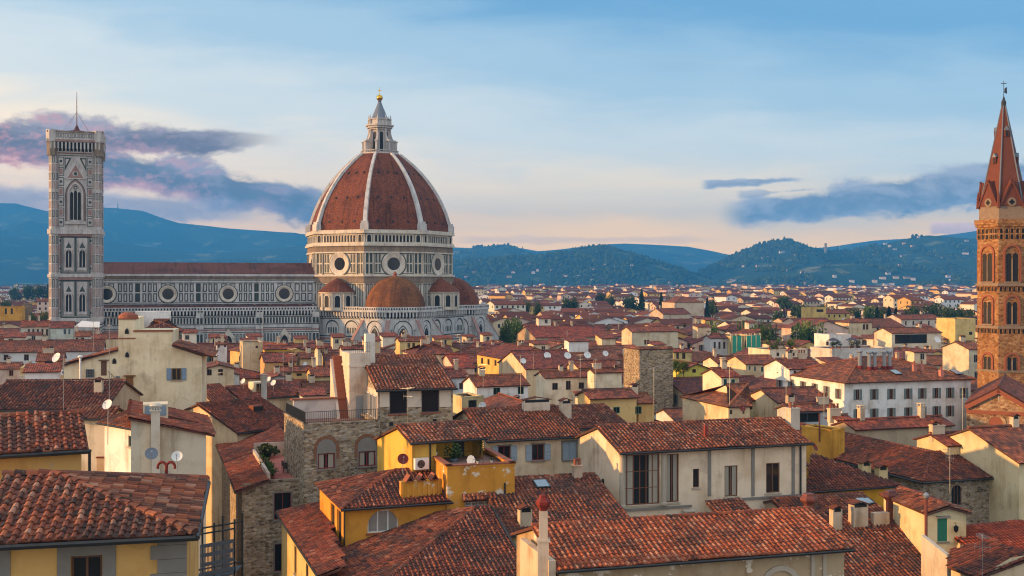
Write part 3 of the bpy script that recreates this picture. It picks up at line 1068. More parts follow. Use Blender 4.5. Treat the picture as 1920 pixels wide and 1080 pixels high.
for i, xb in enumerate(bays):
    a, b = edges[i], min(edges[i + 1], WN - 2)
    nn_ = max(4, round((b - a - 2) / 1.15))
    nk.panels(fa, a + 1.5, b - 1.5, nn_, zl(606.5), zl(595.8), .5, .3, fill='g')
    nk.panels(fa, a + 1.5, b - 1.5, nn_, zl(641), zl(626), .4, .26)
    nk.panels(fa, a + 1.5, b - 1.5, nn_, zl(660), zl(643), .4, .26)
    fa.box(nk.w, b - 1.3, b + 1.3, 0, zt - .5, 0, 1.1)
    ff = Face(fa.p(0, 0, 1.1), fa.ex, fa.n)
    nk.panels(ff, b - 1.2, b + 1.2, 2, zl(606.5), zl(595.8), .35, .3, fill='g'); nk.panels(ff, b - 1.2, b + 1.2, 2, zl(641), zl(626), .35, .3, fill='g')
    nk.stripes(ff, b - 1.3, b + 1.3, [(zl(609), zl(607.4), 'g'), (zl(620.5), zl(617), 'p'), (zl(624), zl(622.5), 'g')])
nk.emit('nave', cath, CO)
for u in (428, 533):
    xb = fa.px(u, 640)[0]
    pb = MB()
    z0, z1 = zl(650), zl(616)
    fa.box(pb, xb - 2.2, xb + 2.2, 0, zl(634), 0, .5)
    pb.poly([fa.p(xb - 2.6, zl(634), .6), fa.p(xb + 2.6, zl(634), .6), fa.p(xb, z1, .6)])
    fa.archring(pb, xb, z0 - 4, 2.4, 8.0, .35, .9, True, thick=.4)
    o = pb.build('portal', M['marblec'], cath, CO)
    pd = MB(); fa.arch(pd, xb, z0 - 4, 2.4, 8.0, .62, True); pd.build('portal_door', M['dark'], o, CO)
mb = MB()
for s in (-1, 1):
    q = [cl(xw - .3, s * 11.4, ze + .1), cl(xe, s * 11.4, ze + .1), cl(xe, 0, ze + 4.6), cl(xw - .3, 0, ze + 4.6)]
    mb.poly(q if s < 0 else q[::-1], 0, .5, [(0, 0), (86, 0), (86, 12), (0, 12)] if s < 0 else [(0, 12), (86, 12), (86, 0), (0, 0)])
    q = [cl(xw, s * 21.0, zt + .3), cl(xe - 2, s * 21.0, zt + .3), cl(xe - 2, s * 10.4, zc(571)), cl(xw, s * 10.4, zc(571))]
    mb.poly(q if s < 0 else q[::-1], 0, .5, [(0, 0), (86, 0), (86, 12), (0, 12)])
mb.build('roof', M['darkroof'], cath, CO)

# --- bell tower
TC = Vector(((144 - UC) / FPX * 370, 370.0, 0))
TO = TC
bt_ = new_thing('bell_tower', 'tall square bell tower in white, pink and green marble with flagpole', 'bell tower', TC)
tk = Kit()
TA = 6.85
q4 = [Face(TC + n * TA - e * TA, e, n, 2 * TA) for n, e in ((-CY, CX), (CX, CY), (CY, -CX), (-CX, -CY))]
f0 = q4[0]
zt_ = lambda v: f0.px(144, v)[1]
tk.w.obox(TC - CX * TA - CY * TA, CX * 2 * TA, CY * 2 * TA, Z * zt_(280))
for sx in (-1, 1):
    for sy in (-1, 1):
        c = TC + CX * (sx * (TA - .25)) + CY * (sy * (TA - .25))
        prism(tk.w, c, 1.42, 0, zt_(284))
        for k in range(8):
            f = octface(c, 1.42, k); W = f.w
            for va, vb in ((595, 522), (512, 442), (426, 360), (356, 292)):
                z0, z1 = zt_(va), zt_(vb); m = 4; h = (z1 - z0) / m
                for i in range(m):
                    f.ring(tk.g if i % 2 else tk.p, .2, W - .2, z0 + h * i + .25, z0 + h * (i + 1) - .25, .2, .05)
                    f.rect(tk.p, .6, W - .6, z0 + h * i + .6, z0 + h * (i + 1) - .6, .05)
            for v in (640, 634, 628, 622, 616, 610):
                f.rect(tk.g, 0, W, zt_(v), zt_(v - 2.2), .05)
        for va, vb, ex in ((604, 598, .35), (520, 514, .5), (439, 430, .6)):
            prism(tk.w, c, 1.42 + ex * .8, zt_(va), zt_(vb))
for f in q4:
    W = 2 * TA; c = W / 2
    for va, vb, ex in ((604, 598, .35), (520, 514, .5), (439, 430, .6)):
        f.box(tk.w, 1.2, W - 1.2, zt_(va), zt_(vb), 0, ex)
        f.rect(tk.p, 1.6, W - 1.6, zt_(va + 5), zt_(va), .06); f.rect(tk.g, 1.6, W - 1.6, zt_(va + 7), zt_(va + 5.4), .06)
    for va, vb in ((593, 527), (510, 445)):
        z0, z1 = zt_(va), zt_(vb)
        f.ring(tk.g, 2.3, W - 2.3, z0 - .5, z1 + .4, .36, .06)
        f.rect(tk.g, c - .2, c + .2, z0, z1, .06)
        for s in (-1, 1):
            xc = c + s * 2.05
            f.ring(tk.g, xc - 1.75, xc + 1.75, z0, z1, .16, .07)
            zb, h = zt_(va - 9), (zt_(vb + 20) - zt_(va - 9))
            f.archring(tk.p, xc, zb, 2.3, h, .18, .12, True, thick=.1)
            f.archring(tk.w, xc, zb, 1.8, h - .4, .3, .4, True, thick=.4)
            tk.w.add([f.p(xc - 1.6, zt_(vb + 24), .2), f.p(xc + 1.6, zt_(vb + 24), .2), f.p(xc, zt_(vb + 4), .2)], [(0, 1, 2)])
            tk.g.add([f.p(xc - .9, zt_(vb + 20), .24), f.p(xc + .9, zt_(vb + 20), .24), f.p(xc, zt_(vb + 9), .24)], [(0, 1, 2)])
            f.rect(tk.w, xc - .12, xc + .12, zb, zb + h * .72, .3)
            f.box(tk.w, xc - 1.4, xc + 1.4, zb - .9, zb - .2, 0, .35)
            for q in (-1, 1):
                tk.light(f, xc + q * .47, zb, .72, h * .88, .2, True)
            xs = c + s * 4.55
            f.ring(tk.g, xs - .65, xs + .65, z0, z1, .14, .06)
            f.rect(tk.p, xs - .35, xs + .35, z0 + 2.2, z1 - 2.2, .06)
            f.rect(tk.g, xs - .3, xs + .3, z0 + .7, z0 + 1.5, .06); f.rect(tk.g, xs - .3, xs + .3, z1 - 1.5, z1 - .7, .06)
    # great three-light window
    za, zb = zt_(414), zt_(343)
    f.archring(tk.g, c, za - .3, 5.6, zb - za + 1.2, .3, .10, True)
    f.archring(tk.p, c, za - .3, 5.0, zb - za + .8, .3, .14, True)
    f.arch(tk.w, c, za, 4.8, zb - za + .4, .09, True)
    f.archring(tk.w, c, za, 4.0, zb - za - .3, .4, .6, True, thick=.5)
    for q in (-1.15, 0, 1.15):
        tk.light(f, c + q, za + .3, .95, (zb - za) * (.74 if q else .78), .14, True)
    f.annulus(tk.g, c, zt_(352), .35, .6, .2, .2, 12)
    tk.w.add([f.p(c - 3.6, zt_(334), .35), f.p(c + 3.6, zt_(334), .35), f.p(c, zt_(298), .35), f.p(c - 2.6, zt_(336), .36), f.p(c + 2.6, zt_(336), .36), f.p(c, zt_(309), .36)], [(0, 3, 5, 2), (3, 0, 1, 4), (4, 1, 2, 5)])
    tk.p.add([f.p(c - 2.6, zt_(336), .3), f.p(c + 2.6, zt_(336), .3), f.p(c, zt_(309), .3)], [(0, 1, 2)])
    f.disc(tk.w, c, zt_(326), .9, .36, 0, 14); f.disc(tk.g, c, zt_(326), .55, .4, 0, 14)
    f.box(tk.w, c - 3.2, c + 3.2, za - 1.1, za - .2, 0, .6)
    for s in (-1, 1):
        xs = c + s * 4.4
        for i in range(7):
            a_, b_ = zt_(425 - i * 19), zt_(425 - (i + 1) * 19 + 3)
            f.ring(tk.g, xs - .95, xs + .95, a_, b_, .2, .06)
            f.rect(tk.p if i % 2 else tk.w, xs - .5, xs + .5, a_ + .5, b_ - .5, .06)
            if i % 2 == 0: f.disc(tk.g, xs, (a_ + b_) / 2, .45, .09, 0, 10)
        tk.g.add([f.p(c + s * 1.2, zt_(296), .06), f.p(c + s * 3.3, zt_(296), .06), f.p(c + s * 3.3, zt_(322), .06)], [(0, 1, 2) if s > 0 else (2, 1, 0)])
        tk.w.add([f.p(c + s * 1.9, zt_(298.5), .1), f.p(c + s * 3.0, zt_(298.5), .1), f.p(c + s * 3.0, zt_(312), .1)], [(0, 1, 2) if s > 0 else (2, 1, 0)])
    tk.stripes(f, 1.4, W - 1.4, [(zt_(293), zt_(291.5), 'g'), (zt_(289), zt_(287.5), 'p')])
# crowning gallery on corbels
zA, zB, zC = zt_(287), zt_(267), zt_(247)
for (n, e) in ((-CY, CX), (CX, CY), (CY, -CX), (-CX, -CY)):
    f = Face(TC + n * 7.7 - e * 8.5, e, n, 17.0)
    tk.corbels(f, .6, 16.4, zA + .4, zB - .2, 1.1, 1.0)
tk.w.obox(TC - CX * 7.65 - CY * 7.65 + Z * zA, CX * 15.3, CY * 15.3, Z * (zB - zA))
for sx in (-1, 1):
    for sy in (-1, 1):
        c = TC + CX * (sx * 7.0) + CY * (sy * 7.0)
        prism(tk.b, c, 1.6, zA - 1, zB); prism(tk.w, c, 1.85, zB, zC + .3)
tk.w.obox(TC - CX * 8.6 - CY * 8.6 + Z * zB, CX * 17.2, CY * 17.2, Z * .8)
for (n, e) in ((-CY, CX), (CX, CY), (CY, -CX), (-CX, -CY)):
    f = Face(TC + n * 8.3 - e * 8.3, e, n, 16.6)
    f.box(tk.w, 0, 16.6, zB + .8, zC - .5, -.4, 0); f.box(tk.b, -.2, 16.8, zC - .5, zC, -.6, .2)
    for i in range(14):
        x = 1.0 + i * 1.05
        f.ring(tk.g, x, x + .8, zB + 1.3, zC - .8, .14, .05)
    f.rect(tk.p, .2, 16.4, zB + .1, zB + .7, .36)
tk.emit('shaft', bt_, TO, 'marblet')
mb = MB()
for a, b in (((-1, -1), (1, -1)), ((1, -1), (1, 1)), ((1, 1), (-1, 1)), ((-1, 1), (-1, -1))):
    P = [TC + CX * (7.6 * a[0]) + CY * (7.6 * a[1]) + Z * (zC - .6), TC + CX * (7.6 * b[0]) + CY * (7.6 * b[1]) + Z * (zC - .6), TC + Z * (zC + 1.5)]
    mb.poly(P, 0, .5, [(0, 0), (16, 0), (8, 8)])
mb.build('roof', M['darkroof'], bt_, TO)
mb = MB(); mb.lathe(TC, [(1.2, zC + 1.0), (.8, zC + 1.8), (.3, zC + 2.8), (.16, zC + 3.2), (.13, zt_(185)), (.06, zt_(166))], 8)
for s in ((1, 1), (1, -1), (-1, 1), (-1, -1)):
    mb.tube(TC + Z * zt_(205), TC + CX * s[0] * 4 + CY * s[1] * 4 + Z * (zC + .6), .03, .03, 4)
mb.build('flagpole', M['cowl'], bt_, TO)
# ---------------------------------------------------------------- building kit
NEAR = 128.0
rnd = random.Random(5)
SX, SY = .33, .37


def make_cell():
    v = [(0, -.03, .05), (SX, -.03, .05), (SX, SY + .03, .012), (0, SY + .03, .012), (0, -.03, .0), (SX, -.03, .0)]
    q = [(0, 1, 2, 3), (4, 5, 1, 0)]
    k = len(v); m = 5
    for b, r, c in ((-.05, .098, .045), (SY + .04, .080, .015)):
        for i in range(m):
            a = math.pi * i / (m - 1)
            v.append((SX * .5 - r * math.cos(a), b, c + r * 1.02 * math.sin(a)))
    for i in range(m - 1):
        q.append((k + i, k + i + 1, k + m + i + 1, k + m + i)[::-1])
    q.append((k, k + 1, k + 2, k + 2)); q.append((k + 2, k + 3, k + 4, k + 2))
    q = [t[::-1] if False else t for t in q]
    kind = np.array([0] * 6 + [1] * (2 * m))
    return np.array(v), np.array(q, dtype=np.int32), kind


CELL_V, CELL_Q, CELL_K = make_cell()
CELL_Q = CELL_Q[:-2]
# front cap of the cover tile as two quads sharing its five front points
CELL_Q = np.vstack([CELL_Q, [[6, 7, 8, 10], [8, 9, 10, 10]]])[:-1]


def inpoly(px, py, poly):
    c = np.zeros(px.shape, bool)
    n = len(poly)
    for i in range(n):
        x0, y0 = poly[i]; x1, y1 = poly[(i + 1) % n]
        if y0 == y1: continue
        t = ((y0 > py) != (y1 > py)) & (px < (x1 - x0) * (py - y0) / (y1 - y0) + x0)
        c ^= t
    return c


def slope(mb, pts, near, tone=.5, spread=.26, th=.16, seed=None, cell=1.0):
    """a tiled roof plane; pts counter-clockwise from above, first edge = eave. slots: 0 tile geometry, 1 flat far tiles"""
    pts = [Vector(p) for p in pts]
    ex = (pts[1] - pts[0]).normalized()
    n = Vector((0, 0, 0))
    for i in range(1, len(pts) - 1):
        n += (pts[i] - pts[0]).cross(pts[i + 1] - pts[0])
    n.normalize()
    if n.z < 0:
        n = -n; pts = [pts[1], pts[0]] + pts[:1:-1]; ex = -ex
    up = n.cross(ex).normalized()
    if up.z < 0: up = -up
    O = pts[0]
    P2 = [((p - O).dot(ex), (p - O).dot(up)) for p in pts]
    m = len(pts)
    lo = [p - n * th for p in pts]
    o2 = [p - n * .02 for p in pts] if near else pts
    mb.poly(o2, 0 if near else 1, .12, P2)
    mb.add([*o2, *lo], [tuple(range(m, 2 * m))[::-1]] + [(i, m + i, m + (i + 1) % m, (i + 1) % m) for i in range(m)], 0, .16)
    if near:
        r = np.random.default_rng(seed if seed is not None else int(abs(O.x * 91 + O.y * 37)) + 3)
        sx, sy = SX * cell, SY * cell
        a0, a1 = min(p[0] for p in P2), max(p[0] for p in P2); b0, b1 = min(p[1] for p in P2), max(p[1] for p in P2)
        I, J = np.meshgrid(np.arange(int((a1 - a0) / sx) + 1), np.arange(int((b1 - b0) / sy) + 1), indexing='ij')
        A = (a0 + I * sx).ravel(); B = (b0 + J * sy).ravel()
        ins = inpoly(A + sx / 2, B + sy / 2, P2)
        A, B = A[ins], B[ins]
        N = len(A)
        if not N: return
        V = np.repeat((CELL_V * cell)[None], N, 0)
        iscov = CELL_K[None, :] == 1
        rot = r.normal(0, .035, N)[:, None] * iscov + r.normal(0, .008, N)[:, None]
        x, y = V[..., 0] - sx / 2, V[..., 1] - sy / 2
        xr = x - rot * y; yr = y + rot * x
        xr = xr + r.normal(0, .010, N)[:, None] * iscov + sx / 2 + A[:, None]
        yr = yr + r.normal(0, .022, N)[:, None] * iscov + r.normal(0, .012, N)[:, None] + sy / 2 + B[:, None]
        sag = (vnoise(A / 2.3 + 50, B / 2.3 + 50, 3) - .5) * .09
        z = V[..., 2] + r.random(N)[:, None] * .028 + sag[:, None] + .03
        W = np.array(O)[None, None] + xr[..., None] * np.array(ex) + yr[..., None] * np.array(up) + z[..., None] * np.array(n)
        tc, tp = r.normal(tone + .10, spread, N), r.normal(tone - .14, spread * .8, N)
        T = np.clip(np.where(iscov, tc[:, None], tp[:, None]), 0, 1)
        k = CELL_V.shape[0]
        Q = CELL_Q[None] + (np.arange(N) * k)[:, None, None]
        mb.add_np(W.reshape(-1, 3), Q.reshape(-1, 4), T.ravel(), 0)


def ridge(mb, a, b, near, r=.15, lift=.06, tone=.45):
    a, b = Vector(a), Vector(b)
    d = b - a; L = d.length
    if L < .2: return
    d.normalize()
    s = d.cross(Z).normalized(); u = s.cross(d)
    n = max(1, round(L / .42)) if near else 1
    st = L / n; k = 5
    for i in range(n):
        p0, p1 = a + d * (st * i - .03) + u * lift, a + d * (st * (i + 1) + .03) + u * lift
        if near:
            p0 += s * rnd.gauss(0, .015); p1 += s * rnd.gauss(0, .015)
        q = []
        for p, rr, h in ((p0, r * 1.1, .03 if near else 0), (p1, r * .92, 0)):
            for j in range(k):
                w = math.pi * j / (k - 1)
                q.append(p + s * (rr * math.cos(w)) + u * (rr * math.sin(w) - .03 + h))
        mb.add(q, [(j, j + 1, k + j + 1, k + j) for j in range(k - 1)] + [tuple(range(k))[::-1]], 0, min(1, max(0, rnd.gauss(tone, .2))))


M['paver'] = plain('terrace paving', (.26, .15, .115), .9, var=.4, sc=1.0)
M['curtain'] = plain('curtain cloth', (.36, .33, .27), .9)
ROOFM = lambda: [M['tile'], M['tilefar']]


def wall_cells(mb, f, x0, x1, z0, z1, holes, mi=0, rev=.16):
    """rectangular wall with rectangular openings and their reveals"""
    xs = sorted({x0, x1, *[min(max(h[i], x0), x1) for h in holes for i in (0, 1)]})
    zs = sorted({z0, z1, *[min(max(h[i], z0), z1) for h in holes for i in (2, 3)]})
    for a, b in zip(xs, xs[1:]):
        for c, d in zip(zs, zs[1:]):
            xm, zm = (a + b) / 2, (c + d) / 2
            if not any(h[0] < xm < h[1] and h[2] < zm < h[3] for h in holes):
                f.rect(mb, a, b, c, d, 0, mi)
    for h in holes:
        a, b, c, d = h
        for (p, q) in (((a, c), (b, c)), ((b, c), (b, d)), ((b, d), (a, d)), ((a, d), (a, c))):
            mb.poly([f.p(*p, 0), f.p(*q, 0), f.p(*q, -rev), f.p(*p, -rev)][::-1], mi)


def window(parent, origin, f, x0, x1, z0, z1, style='two', frame=(.10, .055, .035), pane='glass', shut=None, sill='sand', surround=None, sash=.07, open_=True, rev=.16, arch=False, label=None, curtain=False, wcol=None, wmat='plaster'):
    """window > pane, shutters; the frame sits back in its opening"""
    w, h = x1 - x0, z1 - z0
    fb = MB()
    d0, d1 = -rev + .01, -rev + .07
    for q in ((x0, x0 + sash, z0, z1), (x1 - sash, x1, z0, z1), (x0 + sash, x1 - sash, z0, z0 + sash), (x0 + sash, x1 - sash, z1 - sash, z1)):
        f.box(fb, *q, d0, d1, 0)
    nv = {'one': 1, 'two': 2, 'three': 3, 'four': 4, 'six': 6}.get(style, 2)
    for i in range(1, nv):
        xc = x0 + w * i / nv
        f.box(fb, xc - sash * .5, xc + sash * .5, z0 + sash, z1 - sash, d0, d1 - .005, 0)
    if style in ('four', 'six'):
        for t in (.33, .66):
            f.box(fb, x0 + sash, x1 - sash, z0 + h * t - sash * .3, z0 + h * t + sash * .3, d0, d1 - .01, 0)
    if sill:
        f.box(fb, x0 - .12, x1 + .12, z0 - .12, z0 - .01, -.05, .12, 1)
    if surround:
        for q in ((x0 - surround, x0 - .01, z0, z1 + surround), (x1 + .01, x1 + surround, z0, z1 + surround), (x0 - .01, x1 + .01, z1 + .01, z1 + surround)):
            f.box(fb, *q, -.02, .045, 1)
    sp_ = MB()
    if arch:
        pts = f.archpts((x0 + x1) / 2, z0, w, h, False, 10)
        zs = z1 - w / 2
        for sg in (0, 1):
            half = [p for p in pts if (p[0] <= (x0 + x1) / 2 + 1e-6) == (sg == 0) and p[1] >= zs - 1e-6]
            cor = (x0, z1) if sg == 0 else (x1, z1)
            poly = half + [cor]
            sp_.poly([f.p(x, z, .004) for x, z in poly])
    wo = fb.build('window', [M['paint'], M[sill or 'sand'], M['plaster']], parent, origin, frame)
    if arch: sp_.build('spandrel', M[wmat], wo, origin, wcol or (1, 1, 1))
    pb = MB(); f.rect(pb, x0 + .01, x1 - .01, z0 + .01, z1 - .01, -rev + .03)
    pb.build('pane', M[pane], wo, origin)
    if curtain:
        for k, (a_, b_) in enumerate(((.03, .34), (.74, .97)) if w > 1.6 else ((.08, .36), (.62, .92))):
            cb = MB(); n_ = 7
            for i in range(n_):
                xa_, xb_ = x0 + w * (a_ + (b_ - a_) * i / n_), x0 + w * (a_ + (b_ - a_) * (i + 1) / n_)
                dd_ = -rev + .035 + .012 * (i % 2)
                f.box(cb, xa_, xb_, z0 + sash, z1 - sash, dd_, dd_ + .004)
            cb.build('curtain', M['curtain'], wo, origin)
    if shut:
        for sd in (-1, 1):
            if open_:
                a = x0 - w * .5 - .03 if sd < 0 else x1 + .03
                b = a + w * .5
                dd = .03
            else:
                a = x0 + .01 if sd < 0 else (x0 + x1) / 2 + .01
                b = a + w * .5 - .02
                dd = -.08
            sb = MB()
            f.box(sb, a, b, z0, z1, dd, dd + .03)
            for q in ((a, a + .07, z0, z1), (b - .07, b, z0, z1), (a + .07, b - .07, z0, z0 + .09), (a + .07, b - .07, z1 - .09, z1), (a + .07, b - .07, (z0 + z1) / 2 - .04, (z0 + z1) / 2 + .04)):
                f.box(sb, *q, dd + .03, dd + .06)
            for i in range(9):
                zz_ = z0 + .12 + (h - .24) * i / 9
                sb.add([f.p(a + .07, zz_, dd + .055), f.p(b - .07, zz_, dd + .055), f.p(b - .07, zz_ + (h - .24) / 9 * .8, dd + .031), f.p(a + .07, zz_ + (h - .24) / 9 * .8, dd + .031)], [(0, 1, 2, 3)])
            sb.build('shutter', M['paint'], wo, origin, shut)
    if label: wo['label'] = label
    return wo


class House:
    """eave edge A-B in the picture at height z; walls drop to the ground. Local x along the eave, y away from the viewer."""

    def __init__(s, name, label, A, B, z, kind='gable', vr=None, sl=.30, d=None, col=(.62, .52, .36), wall='plaster', cat='house', over=.5, g=.25, ang=18, tone=.5, roofcol=(1, 1, 1), group=None, base=0.0, spread=.26, hips=None, near=None, pts=None, cell=1.0, gut=True, rside=True):
        s.z, s.kind, s.over, s.g, s.col, s.wallm, s.roofcol = z, kind, over, g, col, wall, roofcol
        a = at_z(A[0], A[1], z)
        if isinstance(B, (int, float)):
            ex = Vector((math.cos(math.radians(ang)), math.sin(math.radians(ang)), 0))
            k = (B - UC) / FPX
            L = (k * a.y - a.x) / (ex.x - k * ex.y)
            b = a + ex * L
        else:
            b = at_z(B[0], B[1], z)
        s.a, s.b = a, b
        s.L = (b - a).length
        s.ex = (b - a).normalized(); s.ey = Z.cross(s.ex)
        s.sl = sl
        s.yr = d / 2 if d else 4.0
        if vr is not None:
            m = (a + b) / 2
            q = vr - VH
            s.yr = (FPX * (CAMZ - z) - q * m.y) / (q * s.ey.y + FPX * sl)
        s.d = d or 2 * s.yr
        if kind == 'shed': s.d = s.yr
        s.zr = z + sl * s.yr
        s.near = (a.y + b.y) / 2 < NEAR if near is None else near
        s.o = Vector((*((a + b) / 2 + s.ey * s.d / 2).xy, base))
        s.base = base
        s.t = new_thing(name, label, cat, s.o, 0, group)
        s.holes = {k: [] for k in 'FLRK'}
        s.wins = []
        s.tone, s.spread, s.hips, s.cell, s.gut, s.rside = tone, spread, hips or '', cell, gut, rside
        # wall faces
        P = lambda x, y, zz=0: Vector((*(a + s.ex * x + s.ey * y).xy, zz))
        s.P = P
        x0, x1, y0, y1 = g, s.L - g, over, s.d - over
        if kind == 'shed': y1 = s.d
        if kind == 'flat': x0, x1, y0, y1 = 0, s.L, 0, s.d
        s.box_ = (x0, x1, y0, y1)
        s.F = Face(P(x0, y0), s.ex, -s.ey, x1 - x0)
        s.Rr = Face(P(x1, y0), s.ey, s.ex, y1 - y0)
        s.Lf = Face(P(x0, y1), -s.ey, -s.ex, y1 - y0)
        s.K = Face(P(x1, y1), -s.ex, s.ey, x1 - x0)
        s.faces = {'F': s.F, 'R': s.Rr, 'L': s.Lf, 'K': s.K}
        s.roof()

    def roof(s):
        if s.kind == 'flat':
            s.ro = None
            return
        mb = MB()
        L, d, z, zr, yr, P = s.L, s.d, s.z, s.zr, s.yr, s.P
        n = s.near
        kw = dict(tone=s.tone, spread=s.spread, cell=s.cell)
        if s.kind in ('gable', 'hip'):
            hl = yr if 'l' in s.hips else 0; hr = (d - yr if False else yr) if 'r' in s.hips else 0
            r0, r1 = P(hl, yr, zr), P(L - hr, yr, zr)
            zb = z if abs(d - 2 * yr) < .01 else zr - s.sl * (d - yr)
            slope(mb, [P(0, 0, z), P(L, 0, z), r1, r0], n, **kw)
            slope(mb, [P(L, d, zb), P(0, d, zb), r0, r1], False)
            if hl: slope(mb, [P(0, d, zb), P(0, 0, z), r0], n, **kw)
            if hr: slope(mb, [P(L, 0, z), P(L, d, zb), r1], n, **kw)
            ridge(mb, r0, r1, n)
            if hl: ridge(mb, P(0, 0, z), r0, n); ridge(mb, P(0, d, zb), r0, False)
            if hr: ridge(mb, P(L, 0, z), r1, n); ridge(mb, P(L, d, zb), r1, False)
            s.rz = lambda x, y: z + s.sl * min(y, 2 * yr - y)
        elif s.kind == 'shed':
            slope(mb, [P(0, 0, z), P(L, 0, z), P(L, d, zr), P(0, d, zr)], n, **kw)
            ridge(mb, P(0, d, zr), P(L, d, zr), n)
            s.rz = lambda x, y: z + s.sl * y
        elif s.kind == 'gabley':
            h = L / 2; zr = s.zr = z + s.sl * h
            slope(mb, [P(L, 0, z), P(L, d, z), P(h, d, zr), P(h, 0, zr)], n, **kw)
            slope(mb, [P(0, d, z), P(0, 0, z), P(h, 0, zr), P(h, d, zr)], n, **kw)
            ridge(mb, P(h, 0, zr), P(h, d, zr), n)
            s.rz = lambda x, y: z + s.sl * min(x, L - x)
        s.ro = mb.build('roof', ROOFM(), s.t, s.o, s.roofcol)
        if s.gut and s.kind in ('gable', 'hip', 'shed'):
            gb_ = MB()
            gb_.tube(P(-.05, -.09, z - .08), P(L + .05, -.09, z - .08), .09 if n else .11, None, 6)
            gb_.build('gutter', M['metal'], s.t, s.o)

    def win(s, rect, face='F', **kw):
        """rect in picture coordinates"""
        f = s.faces[face]
        u0, v0, u1, v1 = rect
        xa, za = f.px(u0, (v0 + v1) / 2); xb, _ = f.px(u1, (v0 + v1) / 2)
        um = (u0 + u1) / 2
        z1, z0 = f.px(um, v0)[1], f.px(um, v1)[1]
        x0, x1 = min(xa, xb), max(xa, xb)
        return s.winm(x0, x1, z0, z1, face, **kw)

    def winm(s, x0, x1, z0, z1, face='F', **kw):
        s.holes[face].append((x0, x1, z0, z1))
        return window(s.t, s.o, s.faces[face], x0, x1, z0, z1, wcol=s.col, wmat=s.wallm, **kw)

    def top(s, x, y):
        """underside of the roof above a wall point"""
        return s.rz(x, y) - .17

    def walls(s, extra=None):
        mb = MB()
        x0, x1, y0, y1 = s.box_
        b = s.base
        if s.kind == 'flat':
            zt = s.z
            for k in 'FRLK':
                f = s.faces[k]
                wall_cells(mb, f, 0, f.w, b, zt, s.holes[k])
            fr_ = MB(); fr_.poly([s.P(x0, y0, zt - .3), s.P(x1, y0, zt - .3), s.P(x1, y1, zt - .3), s.P(x0, y1, zt - .3)]); fr_.build('flat_roof', M['paver'], s.t, s.o)
            for (q0, q1) in (((x0, y0), (x1, y0)), ((x1, y0), (x1, y1)), ((x1, y1), (x0, y1)), ((x0, y1), (x0, y0))):
                A_, B_ = s.P(*q0, zt), s.P(*q1, zt)
                e = (B_ - A_).normalized(); n = Z.cross(e)
                mb.obox(A_ - n * .06, B_ - A_, n * .4, Z * .12)
        else:
            corners = {'F': ((x0, y0), (x1, y0)), 'R': ((x1, y0), (x1, y1)), 'L': ((x0, y1), (x0, y0)), 'K': ((x1, y1), (x0, y1))}
            for k in 'FRLK':
                f = s.faces[k]; p, q = corners[k]
                za, zb = s.top(*p), s.top(*q)
                if 'l' in s.hips and k == 'L' or 'r' in s.hips and k == 'R':
                    za = zb = s.z + s.sl * s.over - .17 if s.over < .3 else s.z - .02
                zl_ = min(za, zb)
                wall_cells(mb, f, 0, f.w, b, zl_, s.holes[k])
                mid = []
                if k in 'LR' and s.kind in ('gable', 'hip') and not ('l' in s.hips and k == 'L' or 'r' in s.hips and k == 'R'):
                    yy = s.yr - y0
                    xm = yy if k == 'R' else f.w - yy
                    if 0 < xm < f.w: mid = [f.p(xm, s.top(x0, s.yr))]
                if k in 'FK' and s.kind == 'gabley':
                    mid = [f.p(f.w / 2, s.top(s.L / 2, 0))]
                top = [f.p(0, zl_), f.p(f.w, zl_)]
                if zb > zl_ + 1e-4: top.append(f.p(f.w, zb))
                top += mid
                if za > zl_ + 1e-4: top.append(f.p(0, za))
                if len(top) > 2: mb.poly(top)
        w = mb.build('wall', M[s.wallm], s.t, s.o, s.col)
        return w

    def box(s, name, face, rect, d0, d1, m='trim', color=(1, 1, 1), parent=None):
        f = s.faces[face]
        u0, v0, u1, v1 = rect
        xa = f.px(u0, (v0 + v1) / 2)[0]; xb = f.px(u1, (v0 + v1) / 2)[0]
        z1, z0 = f.px((u0 + u1) / 2, v0)[1], f.px((u0 + u1) / 2, v1)[1]
        mb = MB(); f.box(mb, min(xa, xb), max(xa, xb), z0, z1, d0, d1)
        return mb.build(name, M[m], parent or s.t, s.o, color)

    def pipe(s, u, v1, face='F', v0=None, r=.06, m='metal'):
        f = s.faces[face]
        x, zb = f.px(u, v1); zt = s.z - .1 if v0 is None else f.px(u, v0)[1]
        mb = MB(); mb.tube(f.p(x, zb, .1), f.p(x, zt, .1), r, None, 6)
        if v0 is None: mb.tube(f.p(x, zt, .1), f.p(x, zt + .05, s.over + .05), r, None, 6)
        return mb.build('downpipe', M[m], s.t, s.o)

    def on_roof(s, u, v):
        """the front roof slope met by the view ray"""
        r = Vector(((u - UC) / FPX, 1.0, -(v - VH) / FPX)); c = Vector((0, 0, CAMZ))
        n = Vector((-s.ey.x * s.sl, -s.ey.y * s.sl, 1))
        k = (Vector((*s.a.xy, s.z)) - c).dot(n) / r.dot(n)
        return c + r * k

    def chimney(s, u, v, w=.7, d=.5, h=1.2, kind='tile', col=(.55, .46, .34), m='plaster'):
        p = s.on_roof(u, v)
        mb = chimney_mesh(p, s.ex, s.ey, w, d, h, kind)
        return mb.build('chimney', [M[m], M['tile'], M['dark'], M['terrac']], s.ro, s.o, col)

